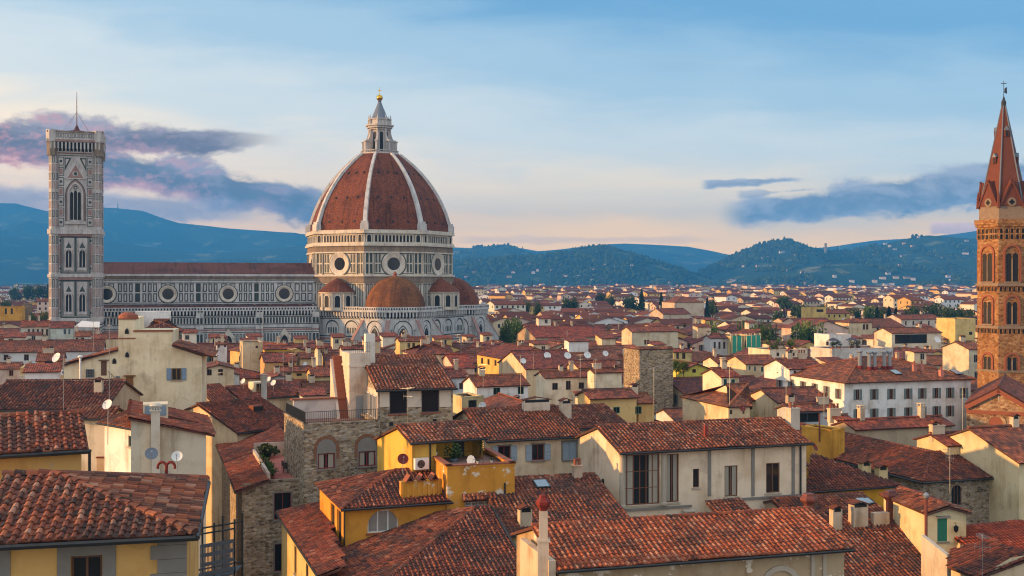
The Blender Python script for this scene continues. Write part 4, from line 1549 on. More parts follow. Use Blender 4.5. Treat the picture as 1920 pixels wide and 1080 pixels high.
    def skylight(s, u, v, w=1.2, h=1.4):
        p = s.on_roof(u, v)
        up = (s.ey + Z * s.sl).normalized(); n = s.ex.cross(up)
        mb = MB(); O = p - s.ex * w / 2 - up * h / 2 + n * .10
        mb.obox(O, s.ex * w, up * h, n * .14, 0)
        k = mb.build('skylight', M['metal'], s.ro, s.o)
        q = MB(); q.obox(O + n * .14 + s.ex * .09 + up * .09, s.ex * (w - .18), up * (h - .18), n * .02)
        q.build('pane', M['skyglass'], k, s.o)
        return k


def chimney_mesh(p, ex, ey, w, d, h, kind='tile'):
    mb = MB()
    O = p - ex * w / 2 - ey * d / 2 - Z * .6
    mb.obox(O, ex * w, ey * d, Z * (h + .6), 0)
    top = p + Z * h - ex * w / 2 - ey * d / 2
    if kind == 'tile':
        for i in (0, 1):
            mb.obox(top + ex * (i * (w - .1)), ex * .1, ey * d, Z * .28, 0)
        mb.obox(top + ex * .1 + ey * .06, ex * (w - .2), ey * (d - .12), Z * .2, 2)
        a = top - ex * .12 - ey * .1 + Z * .28
        c = top + ex * (w / 2) + Z * .52
        for sg in (0, 1):
            e0 = a if sg == 0 else a + ex * (w + .24)
            q = [e0, Vector((*(c - ey * .1).xy, c.z)), Vector((*(c + ey * (d + .1)).xy, c.z)), e0 + ey * (d + .2)]
            mb.poly(q if sg else q[::-1], 1, .6)
            mb.poly([x - Z * .06 for x in (q[::-1] if sg else q)], 1, .3)
            mb.add([q[0], q[1], q[1] - Z * .07, q[0] - Z * .07], [(0, 1, 2, 3)], 1, .5)
    elif kind == 'pots':
        mb.obox(top - ex * .06 - ey * .06, ex * (w + .12), ey * (d + .12), Z * .1, 0)
        n = max(1, round(w / .45))
        for i in range(n):
            c = top + ex * (w * (i + .5) / n) + ey * d / 2 + Z * .1
            mb.lathe(c, [(.13, 0), (.11, .4), (.16, .42), (.16, .5), (.09, .5)], 8, 3)
    elif kind == 'flat':
        mb.obox(top - ex * .08 - ey * .08, ex * (w + .16), ey * (d + .16), Z * .1, 0)
        for i in (0, 1):
            for j in (0, 1):
                mb.obox(top + ex * (i * (w - .12)) + ey * (j * (d - .12)) + Z * .1, ex * .12, ey * .12, Z * .22, 0)
        mb.obox(top - ex * .08 - ey * .08 + Z * .32, ex * (w + .16), ey * (d + .16), Z * .07, 0)
    return mb


class Free:
    """a building described by its roof planes (picture corners with heights) and the walls under chosen edges"""

    def __init__(s, name, label, origin, cat='house', group=None):
        s.o = Vector((*origin.xy, 0))
        s.t = new_thing(name, label, cat, s.o, 0, group)
        s.ro = None

    def roof(s, polys, near=True, roofcol=(1, 1, 1), tone=.5, ridges=(), spread=.26, name='roof', rr=.15, cell=1.0):
        mb = MB()
        for pl in polys:
            slope(mb, pl, near, tone=tone, spread=spread, cell=cell)
        for a, b in ridges:
            ridge(mb, a, b, near, r=rr)
        o = mb.build(name, ROOFM(), s.t, s.o, roofcol)
        s.ro = s.ro or o
        return o

    def face(s, p, q, inset=0.0):
        """wall plane under the edge p-q, p left as seen from outside"""
        e = Vector((*(q - p).xy, 0)).normalized()
        n = Vector((e.y, -e.x, 0))
        return Face(Vector((*(p - n * inset).xy, 0)), e, n, (Vector((*(q - p).xy, 0))).length)

    def prism(s, outline, f, d, m='plaster', col=(.62, .52, .36), name='wall', holes=()):
        """extrude an outline (face x,z) backwards by d"""
        mb = MB()
        A = [f.p(x, z, 0) for x, z in outline]; B = [f.p(x, z, -d) for x, z in outline]
        n = len(A)
        mb.add(A + B, [tuple(range(n)), tuple(range(n, 2 * n))[::-1]] + [((i + 1) % n, i, n + i, n + (i + 1) % n) for i in range(n)])
        return mb.build(name, M[m], s.t, s.o, col)
# ---------------------------------------------------------------- small things of the roofscape
M['archbrick'] = plain('arch brick', (.27, .125, .07), .9, var=.6, sc=5)
REG = []                                             # what stands where: picture box, distance, plan circle


def reg(u0, u1, v1, y, c, r):
    REG.append((u0, u1, v1, y, c.x, c.y, r))


def regh(h, vb):
    us = [h.a, h.b, h.P(0, h.d), h.P(h.L, h.d)]
    uu = [p.x / p.y * FPX + UC for p in us]
    c = h.P(h.L / 2, h.d / 2)
    for t in ((.5,) if h.L < 22 else (.2, .5, .8)):
        c = h.P(h.L * t, h.d / 2)
        reg(min(uu), max(uu), vb, h.a.y, c, max(h.d, min(h.L, 14)) * .55)


def railing(parent, origin, pts, h=1.0, step=.16, name='railing', r=.018):
    mb = MB()
    for a, b in zip(pts, pts[1:]):
        a, b = Vector(a), Vector(b); n = max(1, round((b - a).length / step))
        mb.tube(a + Z * h, b + Z * h, r * 1.5, None, 4); mb.tube(a + Z * .1, b + Z * .1, r, None, 4)
        for i in range(n + 1):
            p = a + (b - a) * (i / n)
            mb.tube(p, p + Z * h, r, None, 4, caps=False)
    return mb.build(name, M['metal'], parent, origin)


def dish(label, p, az=-60, r=.42, col='white', pole=1.0, group=None):
    """satellite dish on a short pole; p = centre of the bowl"""
    p = Vector(p)
    o = p - Z * pole
    t = new_thing('satellite_dish', label, 'satellite dish', o, 0, group or 'satellite dishes on the roofs')
    a = math.radians(az); d = Vector((math.sin(a) * .86, -math.cos(a) * .86, .5)).normalized()
    e = d.cross(Z).normalized(); u = e.cross(d)
    mb = MB(); pts = [p]; n = 18; rings = (.4, .75, 1.0)
    for q in rings:
        pts += [p + d * (.22 * r * q * q) + (e * math.cos(2 * math.pi * i / n) + u * math.sin(2 * math.pi * i / n)) * r * q for i in range(n)]
    fs = [(0, 1 + i, 1 + (i + 1) % n) for i in range(n)]
    for k in range(2):
        fs += [(1 + k * n + i, 1 + (k + 1) * n + i, 1 + (k + 1) * n + (i + 1) % n, 1 + k * n + (i + 1) % n) for i in range(n)]
    mb.add(pts, fs)
    mb.add([q - d * .03 for q in pts], [f[::-1] for f in fs])
    mb.build('bowl', M[col], t, o)
    mb = MB(); mb.tube(o, p - d * .05, .03, None, 6); mb.tube(p - u * r + d * .2 * r, p + d * r * .9, .015, None, 4); mb.tube(p + d * r * .8, p + d * r * 1.05, .05, None, 6)
    mb.build('mount', M['zinc'], t, o)
    return t


def antenna(label, p, h=2.4, az=30, els=7, mast=.022):
    p = Vector(p)
    t = new_thing('tv_antenna', label, 'antenna', p, 0, 'television antennas on the roofs')
    mb = MB(); mb.tube(p - Z * .3, p + Z * h, mast, None, 5); mb.build('mast', M['zinc'], t, p)
    mb = MB(); a = math.radians(az); d = Vector((math.cos(a), math.sin(a), 0)); e = Vector((-d.y, d.x, 0))
    c = p + Z * (h - .1)
    mb.tube(c - d * .7, c + d * .8, .014, None, 4)
    for i in range(els):
        q = c - d * .6 + d * (1.3 * i / (els - 1)); w = .42 - .03 * i
        mb.tube(q - e * w, q + e * w, .010, None, 4)
    c2 = p + Z * (h - .8)
    mb.tube(c2 - e * .5, c2 + e * .5, .014, None, 4)
    for i in range(4):
        q = c2 - e * .45 + e * .3 * i
        mb.tube(q - Z * .3, q + Z * .3, .009, None, 4)
    mb.build('aerial', M['zinc'], t, p)
    return t


def ac_unit(label, f, x0, x1, z0, z1, d=.35):
    o = f.p((x0 + x1) / 2, z0, 0)
    t = new_thing('air_conditioner', label, 'air conditioner', o, 0, 'air conditioners on the walls')
    mb = MB(); f.box(mb, x0, x1, z0, z1, .04, d); mb.build('casing', M['white'], t, o)
    mb = MB(); r = (z1 - z0) * .36; xc = x0 + (x1 - x0) * .42
    f.annulus(mb, xc, (z0 + z1) / 2, r * .75, r, d + .01, d + .02, n=18)
    f.disc(mb, xc, (z0 + z1) / 2, r * .75, d + .005, 0, 16)
    for i in range(-2, 3):
        f.box(mb, xc - r * .7, xc + r * .7, (z0 + z1) / 2 + i * r * .28 - .01, (z0 + z1) / 2 + i * r * .28 + .01, d + .008, d + .02, 1)
    mb.build('fan_grille', [M['dark'], M['zinc']], t, o)
    mb = MB()
    for x in (x0 + .08, x1 - .12):
        f.box(mb, x, x + .04, z0 - .06, z0, 0, d)
    mb.build('bracket', M['metal'], t, o)
    return t


def leafball(mb, c, rx, rz, n, size, r, lo=.1, hi=.9):
    """leaf-sized faces through a lumpy volume"""
    lumps = [Vector((r.gauss(0, .45), r.gauss(0, .45), r.gauss(0, .45))) for _ in range(7)]
    for _ in range(n):
        l = lumps[r.randrange(7)]
        d = Vector((r.gauss(0, 1), r.gauss(0, 1), r.gauss(0, 1))).normalized() * (r.random() ** .4 * .62)
        q = l + d
        p = c + Vector((q.x * rx, q.y * rx, q.z * rz))
        a = Vector((r.gauss(0, 1), r.gauss(0, 1), r.gauss(0, .6))).normalized(); b = a.orthogonal().normalized()
        s = size * r.uniform(.6, 1.3)
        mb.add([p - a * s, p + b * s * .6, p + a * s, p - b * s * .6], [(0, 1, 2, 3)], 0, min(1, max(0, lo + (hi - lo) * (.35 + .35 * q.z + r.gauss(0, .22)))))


def plant(label, p, rx=.5, rz=.6, pot=.25, n=260, name='potted_plant', col=(1, 1, 1), potm='terrac', cat='plant', trunk=.0):
    p = Vector(p); r = random.Random(int(abs(p.x * 71 + p.y * 13)) + 1)
    t = new_thing(name, label, cat, p, 0, 'plants on the terraces')
    mb = MB(); mb.lathe(p, [(.02, 0), (pot * .7, 0), (pot, pot * 1.5), (pot * 1.1, pot * 1.5), (pot * 1.1, pot * 1.7), (.02, pot * 1.65)], 12)
    mb.build('pot', M[potm], t, p)
    c = p + Z * (pot * 1.6 + rz * .8 + trunk)
    mb = MB()
    mb.tube(p + Z * pot * 1.5, c, .03, .02, 5)
    for i in range(5):
        mb.tube(p + Z * (pot * 1.6 + trunk), c + Vector((r.uniform(-.6, .6) * rx, r.uniform(-.6, .6) * rx, r.uniform(-.3, .7) * rz)), .015, .006, 4)
    mb.build('stem', M['bark'], t, p)
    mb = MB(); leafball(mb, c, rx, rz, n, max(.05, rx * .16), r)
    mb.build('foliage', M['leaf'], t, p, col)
    return t


CREAM, PALE, YEL, OCH, WHI, PINK, TAN, GREY = (.70, .56, .36), (.74, .64, .47), (.62, .38, .13), (.58, .275, .04), (.75, .74, .71), (.68, .50, .40), (.46, .36, .24), (.48, .46, .41)
BLUE, GRN, TEAL, SAGE = (.20, .28, .38), (.03, .11, .07), (.03, .16, .15), (.16, .20, .19)
RED, BRN, WFR = (.20, .03, .025), (.12, .055, .03), (.62, .62, .60)
DRK = (.72, .68, .72)

# ---------------------------------------------------------------- nearest row, left
h = House('townhouse', 'nearest yellow house with hipped tile roof, grey stone window surround and quoined corner', (-60, 1024), (364, 1003), 27.5, 'hip', sl=.25, d=9.4, col=YEL, over=.8, hips='r', spread=.28, tone=.47)
h.win((133, 1042, 192, 1110), surround=.38, sill='trim', frame=BRN)
h.win((-70, 1050, -4, 1110), surround=.34, sill='trim')
q = MB()
x1 = h.F.w
for i in range(9):
    zt = h.top(0, .8) - .05 - i * .42
    h.F.box(q, x1 - (1.05 if i % 2 else .85), x1, zt - .41, zt, .0, .05)
q.build('quoin_stones', M['trim'], h.t, h.o)
h.pipe(167, 1100, 'F') if False else None
h.walls(); regh(h, 1080)
mb = MB()
e0, e1 = h.P(h.L + .08, -.1, h.z - .08), h.P(h.L + .08, h.d, h.z - .08)
mb.tube(e0, e1, .09, None, 6); mb.build('side_gutter', M['metal'], h.t, h.o)

h = House('townhouse', 'yellow gabled house with dark gutter behind the nearest hipped roof', (-80, 857), (167, 842.5), 28.4, 'gable', 781, col=YEL, over=.45, tone=.52, spread=.3, roofcol=(1.0, .92, .9))
h.pipe(167.5, 905, 'F'); h.walls(); regh(h, 900)

# scaffold by the street
o = at_z(380, 1060, 22.0); o.z = 0
sc_ = new_thing('scaffold', 'grey netted scaffold standing in the street beside the nearest yellow house', 'scaffold', o)
p0 = at_y(322, 1000, 47); p1 = at_y(440, 1000, 49)
mb = MB(); nt = MB()
for j in (0, 1):
    for i in range(4):
        p = p0 + (p1 - p0) * (i / 3) + Vector((0, 1.4 * j, 0))
        mb.tube((p.x, p.y, 0), (p.x, p.y, 24.6), .05, None, 6)
    for zz in (20.6, 22.4, 24.2):
        mb.tube(Vector((p0.x, p0.y + 1.4 * j, zz)), Vector((p1.x, p1.y + 1.4 * j, zz)), .04, None, 6)
for zz in (20.4, 22.2):
    mb.obox(Vector((p0.x, p0.y, zz)), Vector((p1.x - p0.x, p1.y - p0.y, 0)), Vector((0, 1.4, 0)), Z * .05)
mb.build('tube_frame', M['metal'], sc_, o)
a = p0 + (p1 - p0) * .45
for i in range(26):
    q = a + (p1 - a) * (i / 26); nt.obox(Vector((q.x, q.y - .08, 12)), (p1 - a) * (.6 / 26), Vector((0, .02, 0)), Z * 11.6)
for i in range(30):
    nt.obox(Vector((a.x, a.y - .085, 12 + i * .4)), Vector((p1.x - a.x, p1.y - a.y, 0)), Vector((0, .03, 0)), Z * .16)
nt.build('safety_net', M['paint'], sc_, o, (.075, .08, .09))

h = House('townhouse', 'long low dark-roofed house with shaded eave, left of the stepped cream house', (-40, 769), (199, 767), 22.5, 'gable', 714, col=TAN, tone=.33, roofcol=(.85, .8, .85)); h.walls(); regh(h, 790)
h.chimney(185, 735, .8, .6, 1.0)
h = House('townhouse', 'small house with red tiles between two darker roofs at the left', (108, 785), (206, 785), 23.0, 'gable', 764, col=PALE, tone=.5); h.walls(); regh(h, 800)

# white terrace house and grey-cream wall house
h = House('townhouse', 'small white terrace house with red roof and planted balcony', (183, 792), (250, 804), 23.0, 'gable', d=6, sl=.28, col=WHI, tone=.6, spread=.2)
h.win((240.5, 817, 247, 838), 'F', style='one', shut=None, frame=GRN)
h.walls(); regh(h, 850)
f = Face(at_z(180, 858, 19.6) * 1, (1, -.05, 0), (-.05, -1, 0)); f.O.z = 0
mb = MB()
xa, za = f.px(181, 859); xb, _ = f.px(266, 857)
f.box(mb, xa, xb, 0, za, -4.5, 0); mb.build('terrace_wall', M['plaster'], h.t, h.o, (.50, .36, .22))
mb = MB(); f.box(mb, xa - .05, xb + .05, za, za + .1, -.3, .05); f.box(mb, xa, xb, za + .1, za + 1.0, -4.5, -4.4); f.box(mb, xa - .05, xb + .05, za + 1.0, za + 1.08, -4.6, -4.3)
mb.build('terrace_coping', M['red'], h.t, h.o)
mb = MB()
for q in ((xa + 1.9, xa + 2.0), (xa + 3.2, xa + 3.3)):
    f.box(mb, *q, za + .1, za + 3.0, -2.2, -2.1)
f.box(mb, xa + 1.9, xa + 3.3, za + 2.9, za + 3.0, -2.2, -2.1); f.box(mb, xa + 1.9, xa + 3.3, za + 1.2, za + 1.3, -2.2, -2.1)
mb.build('glazed_screen', M['metal'], h.t, h.o)
plant('yellow green shrub in a pot at the right end of the white terrace', f.p(xb - .3, za + .1, -1.0), .4, .5, .2, col=(1.6, 1.5, .5))

P1 = at_z(403, 815, 22.5)
gx = Vector((math.cos(ANG), math.sin(ANG), 0)); gy = Z.cross(gx)
Q = lambda w, t, dz=0: Vector((*(P1 - gx * w + gy * t).xy, 22.5 + .25 * w + dz))
gh = Free('townhouse', 'house with pale grey-cream blind wall and stout chimney beside the dark street', Q(3, 5), 'house')
gh.roof([[Q(0, 13), Q(0, -.3), Q(6.7, -.3), Q(6.7, 13)]], True, tone=.52, spread=.2, ridges=[(Q(6.7, -.3), Q(6.7, 13))], roofcol=(1.05, .85, .82))
f = Face(Vector((*(P1 - gx * 6.5).xy, 0)), gx, -gy, 5.8)
mb = MB(); mb.poly([f.p(0, 0), f.p(5.8, 0), f.p(5.8, 22.5), f.p(0, 23.95)]); mb.poly([f.p(0, 0), f.p(0, 23.95), f.p(0, 23.95, -13), f.p(0, 0, -13)][::-1]); mb.poly([f.p(5.8, 0), f.p(5.8, 22.5), f.p(5.8, 22.5, -13), f.p(5.8, 0, -13)])
mb.build('wall', M['plaster'], gh.t, gh.o, (.50, .48, .39))
xa, za = f.px(283, 800); xb, _ = f.px(300, 800); zt = f.px(291, 770)[1]
mb = MB(); f.box(mb, xa, xb, 0, zt, .01, .55); f.box(mb, xa - .1, xb + .1, zt, zt + .1, -.1, .65)
for x in np.linspace(xa, xb - .1, 4):
    f.box(mb, x, x + .1, zt + .1, zt + .35, 0, .55)
f.box(mb, xa - .12, xb + .12, zt + .35, zt + .45, -.1, .65); mb.lathe(f.p((xa + xb) / 2, zt + .45, .28), [(.5, 0), (.35, .14), (.02, .2)], 10)
mb.build('chimney', M['plaster'], gh.ro, gh.o, (.52, .50, .42))
mb = MB(); mb.obox(Q(5.6, 3.2, -.4), gx * 2.0, gy * 2.2, Z * 1.3); dmo = mb.build('dormer', M['plaster'], gh.ro, gh.o, PALE)
fd = Face(Q(5.6, 3.2, -.4), gx, -gy); mb = MB(); fd.box(mb, .15, 1.85, .35, 1.2, 0, .05); mb.build('pane', M['skyglass'], dmo, gh.o)
reg(250, 405, 880, 90, Q(3, 5), 7)
dish('large white satellite dish on a pole left of the stepped cream house', at_y(202, 759, 84), -20, .40, pole=3.0)
dish('blue-grey square-set satellite dish above the nearest hipped roof', at_y(284, 851, 60), 20, .34, 'lead', 1.3)
dish('white satellite dish with rusty centre at the foot of the grey-cream wall', at_y(332, 856, 62), 10, .30, 'white', .8)

# red curled vent pipes on the near roof
p = at_y(312, 895, 44); o = p - Z * .3
t = new_thing('vent_pipe', 'red double-curled vent pipe standing on the near hipped roof', 'vent pipe', o)
mb = MB(); mb.path([o, p + Z * .42], .065, 8)
for sg in (-1, 1):
    c = p + Z * .4
    mb.path([c + Vector((sg * .17 * (1 - math.cos(w)), 0, .2 * math.sin(w))) for w in np.linspace(0, math.pi * 1.1, 9)], .055, 8)
mb.build('pipe', M['red'], t, o)

# ---------------------------------------------------------------- the stepped cream house
A = at_y(300, 700, 130); ex = Vector((math.cos(.21), math.sin(.21), 0)); n = Vector((ex.y, -ex.x, 0))
F0 = Face(Vector((A.x, A.y, 0)), ex, n)
t1 = Free('tower_house', 'tall stepped cream house with blue shutters, outside stair and tiny arched windows', A, 'house')
pts = [(120, 800), (120, 686), (222, 658), (222, 597), (254, 597), (254, 621), (323, 621), (323, 650), (379, 668), (379, 800)]
P2 = [F0.px(*q) for q in pts]
P2[0] = (P2[0][0], 0.0); P2[-1] = (P2[-1][0], 0.0)
t1.prism(P2[::-1], F0, 9, col=(.78, .67, .46))
def edge_roof(f, a, b, back, ov=.35, front=.35, drop=0.0):
    (xa, za), (xb, zb) = f.px(*a), f.px(*b)
    if za < zb:   # eave on the left
        q = [f.p(xa - ov, za - ov * (zb - za) / (xb - xa) + .16, -back), f.p(xa - ov, za - ov * (zb - za) / (xb - xa) + .16, front), f.p(xb, zb + .16, front), f.p(xb, zb + .16, -back)]
    else:
        s_ = (zb - za) / (xb - xa)
        q = [f.p(xb + ov, zb + s_ * ov + .16, front), f.p(xb + ov, zb + s_ * ov + .16, -back), f.p(xa, za + .16, -back), f.p(xa, za + .16, front)]
    return q
t1.roof([edge_roof(F0, (120, 686), (221, 658), 9)], True, tone=.45)
t1.roof([edge_roof(F0, (324, 648), (381, 665), 9, 1.2, .9)], True, tone=.45)
mb = MB(); xa, za = F0.px(223, 597); xb, zb = F0.px(254, 597)
mb.lathe(F0.p((xa + xb) / 2, za, -1.0), [(1.15, 0), (1.05, .35), (.6, .65), (.02, .75)], 14); mb.build('turret_cap', M['terrac'], t1.t, t1.o)
mb = MB(); F0.box(mb, xa - .1, xb + .15, za - .12, za, -2.2, .12); x2, z2 = F0.px(254, 634); x3, z3 = F0.px(223, 634); F0.box(mb, x3, x2, z2 - .06, z2 + .06, 0, .1)
xa, za = F0.px(250, 621); xb, _ = F0.px(323, 621); F0.box(mb, xa, xb + .1, za - .06, za + .12, -.4, .15); mb.build('string_course', M['terrac'], t1.t, t1.o)
def win_on(thing, f, rect, **kw):
    (xa, za), (xb, zb) = f.px(rect[0], rect[3]), f.px(rect[2], rect[1])
    return window(thing.t, thing.o, f, xa, xb, za, zb, **kw)
win_on(t1, F0, (322, 690, 340, 713), style='two', frame=(.22, .12, .05), shut=BLUE, rev=-.06, sash=.09)
for c_ in ((238, 621), (238.5, 665), (214.5, 677)):
    mb = MB(); x, z0 = F0.px(c_[0], c_[1] + 5); z1 = F0.px(c_[0], c_[1] - 5)[1]
    F0.arch(mb, x, z0, .42, z1 - z0, .03, True); F0.archring(mb, x, z0, .42, z1 - z0, .07, .05, True, thick=.05, mi=1)
    mb.build('window', [M['dark'], M['sand']], t1.t, t1.o)
for r_ in ((161, 692, 177, 708), (217, 705, 225, 717)):
    win_on(t1, F0, r_, style='four', frame=(.2, .2, .2), rev=-.05)
for r_, m_ in (((236.5, 706, 250, 741), (.22, .10, .03)), ((189.5, 677, 200, 704), (.14, .07, .045))):
    (xa, za), (xb, zb) = F0.px(r_[0], r_[3]), F0.px(r_[2], r_[1])
    mb = MB(); F0.box(mb, xa, xb, za, zb, .0, .05)
    for i in range(5): F0.box(mb, xa + (xb - xa) * (i + .08) / 5, xa + (xb - xa) * (i + .92) / 5, za + .05, zb - .05, .05, .07)
    F0.box(mb, xa - .25, xb + .25, zb + .05, zb + .18, 0, .3)
    mb.build('door', M['paint'], t1.t, t1.o, m_)
mb = MB()
for i in range(8):
    (xa, za) = F0.px(205 + i * 3.8, 712 + i * 3.9)
    F0.box(mb, xa, xa + .26, 0, za, 0, 1.0)
xa, za = F0.px(235, 742); xb, _ = F0.px(254, 742); F0.box(mb, xa, xb, 0, za, 0, 1.2)
mb.build('outside_stair', M['plaster'], t1.t, t1.o, (.55, .40, .27))
(xa, za), (xb, zb) = F0.px(205, 712), F0.px(235, 742)
railing(t1.t, t1.o, [F0.p(xa, za, 1.0), F0.p(xb, zb, 1.0), F0.p(F0.px(254, 742)[0], zb, 1.15)], 1.1, .25)
reg(110, 395, 770, 130, A, 12); reg(110, 395, 770, 130, A - ex * 8, 10)
mb = MB(); xa, za = F0.px(151.5, 712); zt = F0.px(151.5, 671)[1]; mb.tube(F0.p(xa, za, .4), F0.p(xa, zt, .4), .13, None, 8); mb.lathe(F0.p(xa, zt, .4), [(.13, 0), (.3, .1), (.3, .2), (.05, .35)], 8); mb.build('flue', M['white'], t1.t, t1.o)
h = House('tower_house', 'small hip-roofed stone belvedere with white wall rising behind the stepped cream house', (266, 622), 342, 27.6, 'hip', d=8, sl=.4, col=(.8, .75, .7), wall='stone', hips='lr', near=True, tone=.36); h.walls(); regh(h, 640)
mb = MB(); p = h.P(-1.0, 5.5, 0)
mb.obox(p, h.ex * 5.2, h.ey * 2.5, Z * (CAMZ - (584 - VH) / FPX * (h.a.y + 6))); mb.build('white_block', M['plaster'], h.t, h.o, WHI)

# ---------------------------------------------------------------- red roof, terrace and stone houses, left of centre
C0 = at_z(443, 922, 16.6)
ex = Vector((math.cos(ANG), math.sin(ANG), 0)); ey = Z.cross(ex)
L_ = lambda x, t, z: Vector((*(C0 + ex * x + ey * t).xy, z))
fr = Free('townhouse', 'stone-fronted house with long red roof cut open for a small planted terrace', C0, 'house')
sl_ = .30
zz_ = lambda x: 16.6 + sl_ * x
fr.roof([[L_(0, 16, zz_(0)), L_(0, 0, zz_(0)), L_(2.9, 0, zz_(2.9)), L_(2.9, 16, zz_(2.9))], [L_(0, 31, zz_(0)), L_(0, 16, zz_(0)), L_(6.6, 16, zz_(6.6)), L_(6.6, 31, zz_(6.6))]], True, tone=.56, spread=.17, roofcol=(1.05, .85, .82))
mb = MB(); mb.tube(L_(-.08, 0, 16.5), L_(-.08, 31, 16.5), .1, None, 6); mb.build('gutter', M['metal'], fr.t, fr.o)
fS = fr.face(L_(.5, .3, 0), L_(6.4, .3, 0))
holes = []
for r_ in ((514, 923, 546, 975), (515, 1018, 549, 1072)):
    (xa, za), (xb, zb) = fS.px(r_[0], r_[3]), fS.px(r_[2], r_[1])
    holes.append((xa, xb, za, zb))
    window(fr.t, fr.o, fS, xa, xb, za, zb, 'two', RED, surround=.14, sill='trim')
mb = MB(); wall_cells(mb, fS, 0, fS.w, 0, 17.25, holes); 
mb.poly([L_(.5, 31, 0), L_(.5, .3, 0), L_(.5, .3, 16.6), L_(.5, 31, 16.6)])
mb.obox(L_(2.9, .2, 17.25), ex * 3.6, ey * .45, Z * .16)
fr_w = mb.build('wall', M['stone'], fr.t, fr.o, (1, 1, 1))
mb = MB(); mb.obox(L_(2.9, .7, 17.0), ex * 3.6, ey * 15.2, Z * .2); mb.build('terrace_floor', M['plaster'], fr.t, fr.o, (.42, .14, .11))
mb = MB(); mb.obox(L_(2.75, .7, 17.2), ex * .25, ey * 15.2, Z * .75); mb.obox(L_(2.9, 15.8, 17.2), ex * 3.6, ey * .2, Z * 1.35); mb.build('terrace_parapet', M['plaster'], fr.t, fr.o, (.60, .48, .40))
for i, (x, tt, rx, lb) in enumerate(((3.35, 2.2, .55, 'leafy green shrub nearest the front of the red-floored terrace'), (3.35, 4.4, .6, 'middle green shrub along the left parapet of the red-floored terrace'), (3.4, 6.8, .6, 'third green shrub along the left parapet of the red-floored terrace'), (3.4, 9.2, .55, 'farthest green shrub along the left parapet of the red-floored terrace'))):
    plant(lb, L_(x, tt, 17.2), rx * .75, .42, .2, 300, col=(1.15, 1.2, .9))
plant('broad brownish shrub in a trough at the back of the red-floored terrace', L_(4.2, 14.6, 17.2), 1.0, .5, .35, 420, col=(1.0, .75, .55))
plant('bright green round shrub by the stone wall on the red-floored terrace', L_(6.0, 10.0, 17.2), .7, .75, .28, 420, col=(1.7, 1.8, .7))
t = new_thing('garden_table', 'small brown garden table on the red-floored terrace', 'table', L_(5.6, 5.2, 17.2))
mb = MB(); mb.lathe(L_(5.6, 5.2, 17.2), [(.02, .70), (.55, .70), (.55, .74), (.02, .74)], 16); mb.build('table_top', M['bark'], t, L_(5.6, 5.2, 17.2))
for a_ in range(3):
    mb = MB(); c = L_(5.6, 5.2, 17.2); w = a_ * 2.1; mb.tube(c + Vector((.4 * math.cos(w), .4 * math.sin(w), 0)), c + Z * .7, .03, None, 5); mb.build('leg', M['bark'], t, c)
for i, (x, tt, rz_, lb) in enumerate(((4.8, 4.7, .4, 'garden chair on the near side of the brown terrace table'), (4.9, 6.3, 2.2, 'garden chair behind the brown terrace table'))):
    c = L_(x, tt, 17.2)
    t = new_thing('garden_chair', lb, 'chair', c, rz_, 'chairs on the red-floored terrace')
    for nm, bx in (('seat', (-.22, .22, -.22, .22, .42, .46)), ('backrest', (-.22, .22, .19, .23, .46, .95))):
        mb = MB(); mb.box(*bx); mb.build(nm, M['bark'], t)
    for sx in (-.2, .2):
        for sy in (-.2, .2):
            mb = MB(); mb.tube((sx, sy, 0), (sx, sy, .42), .02, None, 5); mb.build('leg', M['bark'], t)
reg(430, 600, 1080, 98, L_(3, 6, 0), 9); reg(430, 600, 900, 98, L_(3, 20, 0), 9)

h = House('townhouse', 'house with dark ribbed tile roof and small roof opening above the red roof', (445, 812), (570, 798), 18.4, 'gable', 752, col=CREAM, tone=.36, spread=.2, roofcol=(1, .85, .85)); h.walls(); regh(h, 815)
p = h.on_roof(483, 772)
mb = MB(); mb.obox(p - h.ex * .7 - h.ey * .2, h.ex * 1.4, h.ey * 1.0, Z * .75, 0); mb.obox(p - h.ex * .6 - h.ey * .25 + Z * .1, h.ex * 1.2, h.ey * .08, Z * .5, 1); mb.build('roof_hatch', [M['tile'], M['dark']], h.ro, h.o)
h.chimney(495, 748, .45, .6, 2.6, 'flat', GREY)
h = House('townhouse', 'tall narrow house with bare tan street wall left of the red roof', (400, 757), (446, 754), 18.0, 'gable', 722, col=(.42, .33, .20), tone=.5, near=True, roofcol=(1.05, .85, .8)); h.walls(); regh(h, 905)
h = House('townhouse', 'house with red roof and tiny two-light dormer behind the dark ribbed roof', (452, 750), (560, 742), 18.0, 'gable', 722, col=CREAM, tone=.5, near=True, roofcol=(1.05, .82, .8)); h.walls(); regh(h, 752)
p = h.on_roof(484, 735)
mb = MB(); mb.obox(p - h.ex * .9 - h.ey * .3 - Z * .3, h.ex * 1.8, h.ey * 1.6, Z * 1.8, 0); mb.build('dormer', M['plaster'], h.ro, h.o, PALE)
f = Face(Vector((*(p - h.ex * .9 - h.ey * .3).xy, p.z)), h.ex, -h.ey); window(h.t, h.o, f, .4, 1.4, .1, 1.3, 'two', (.25, .13, .05), rev=-.06, sill=None)

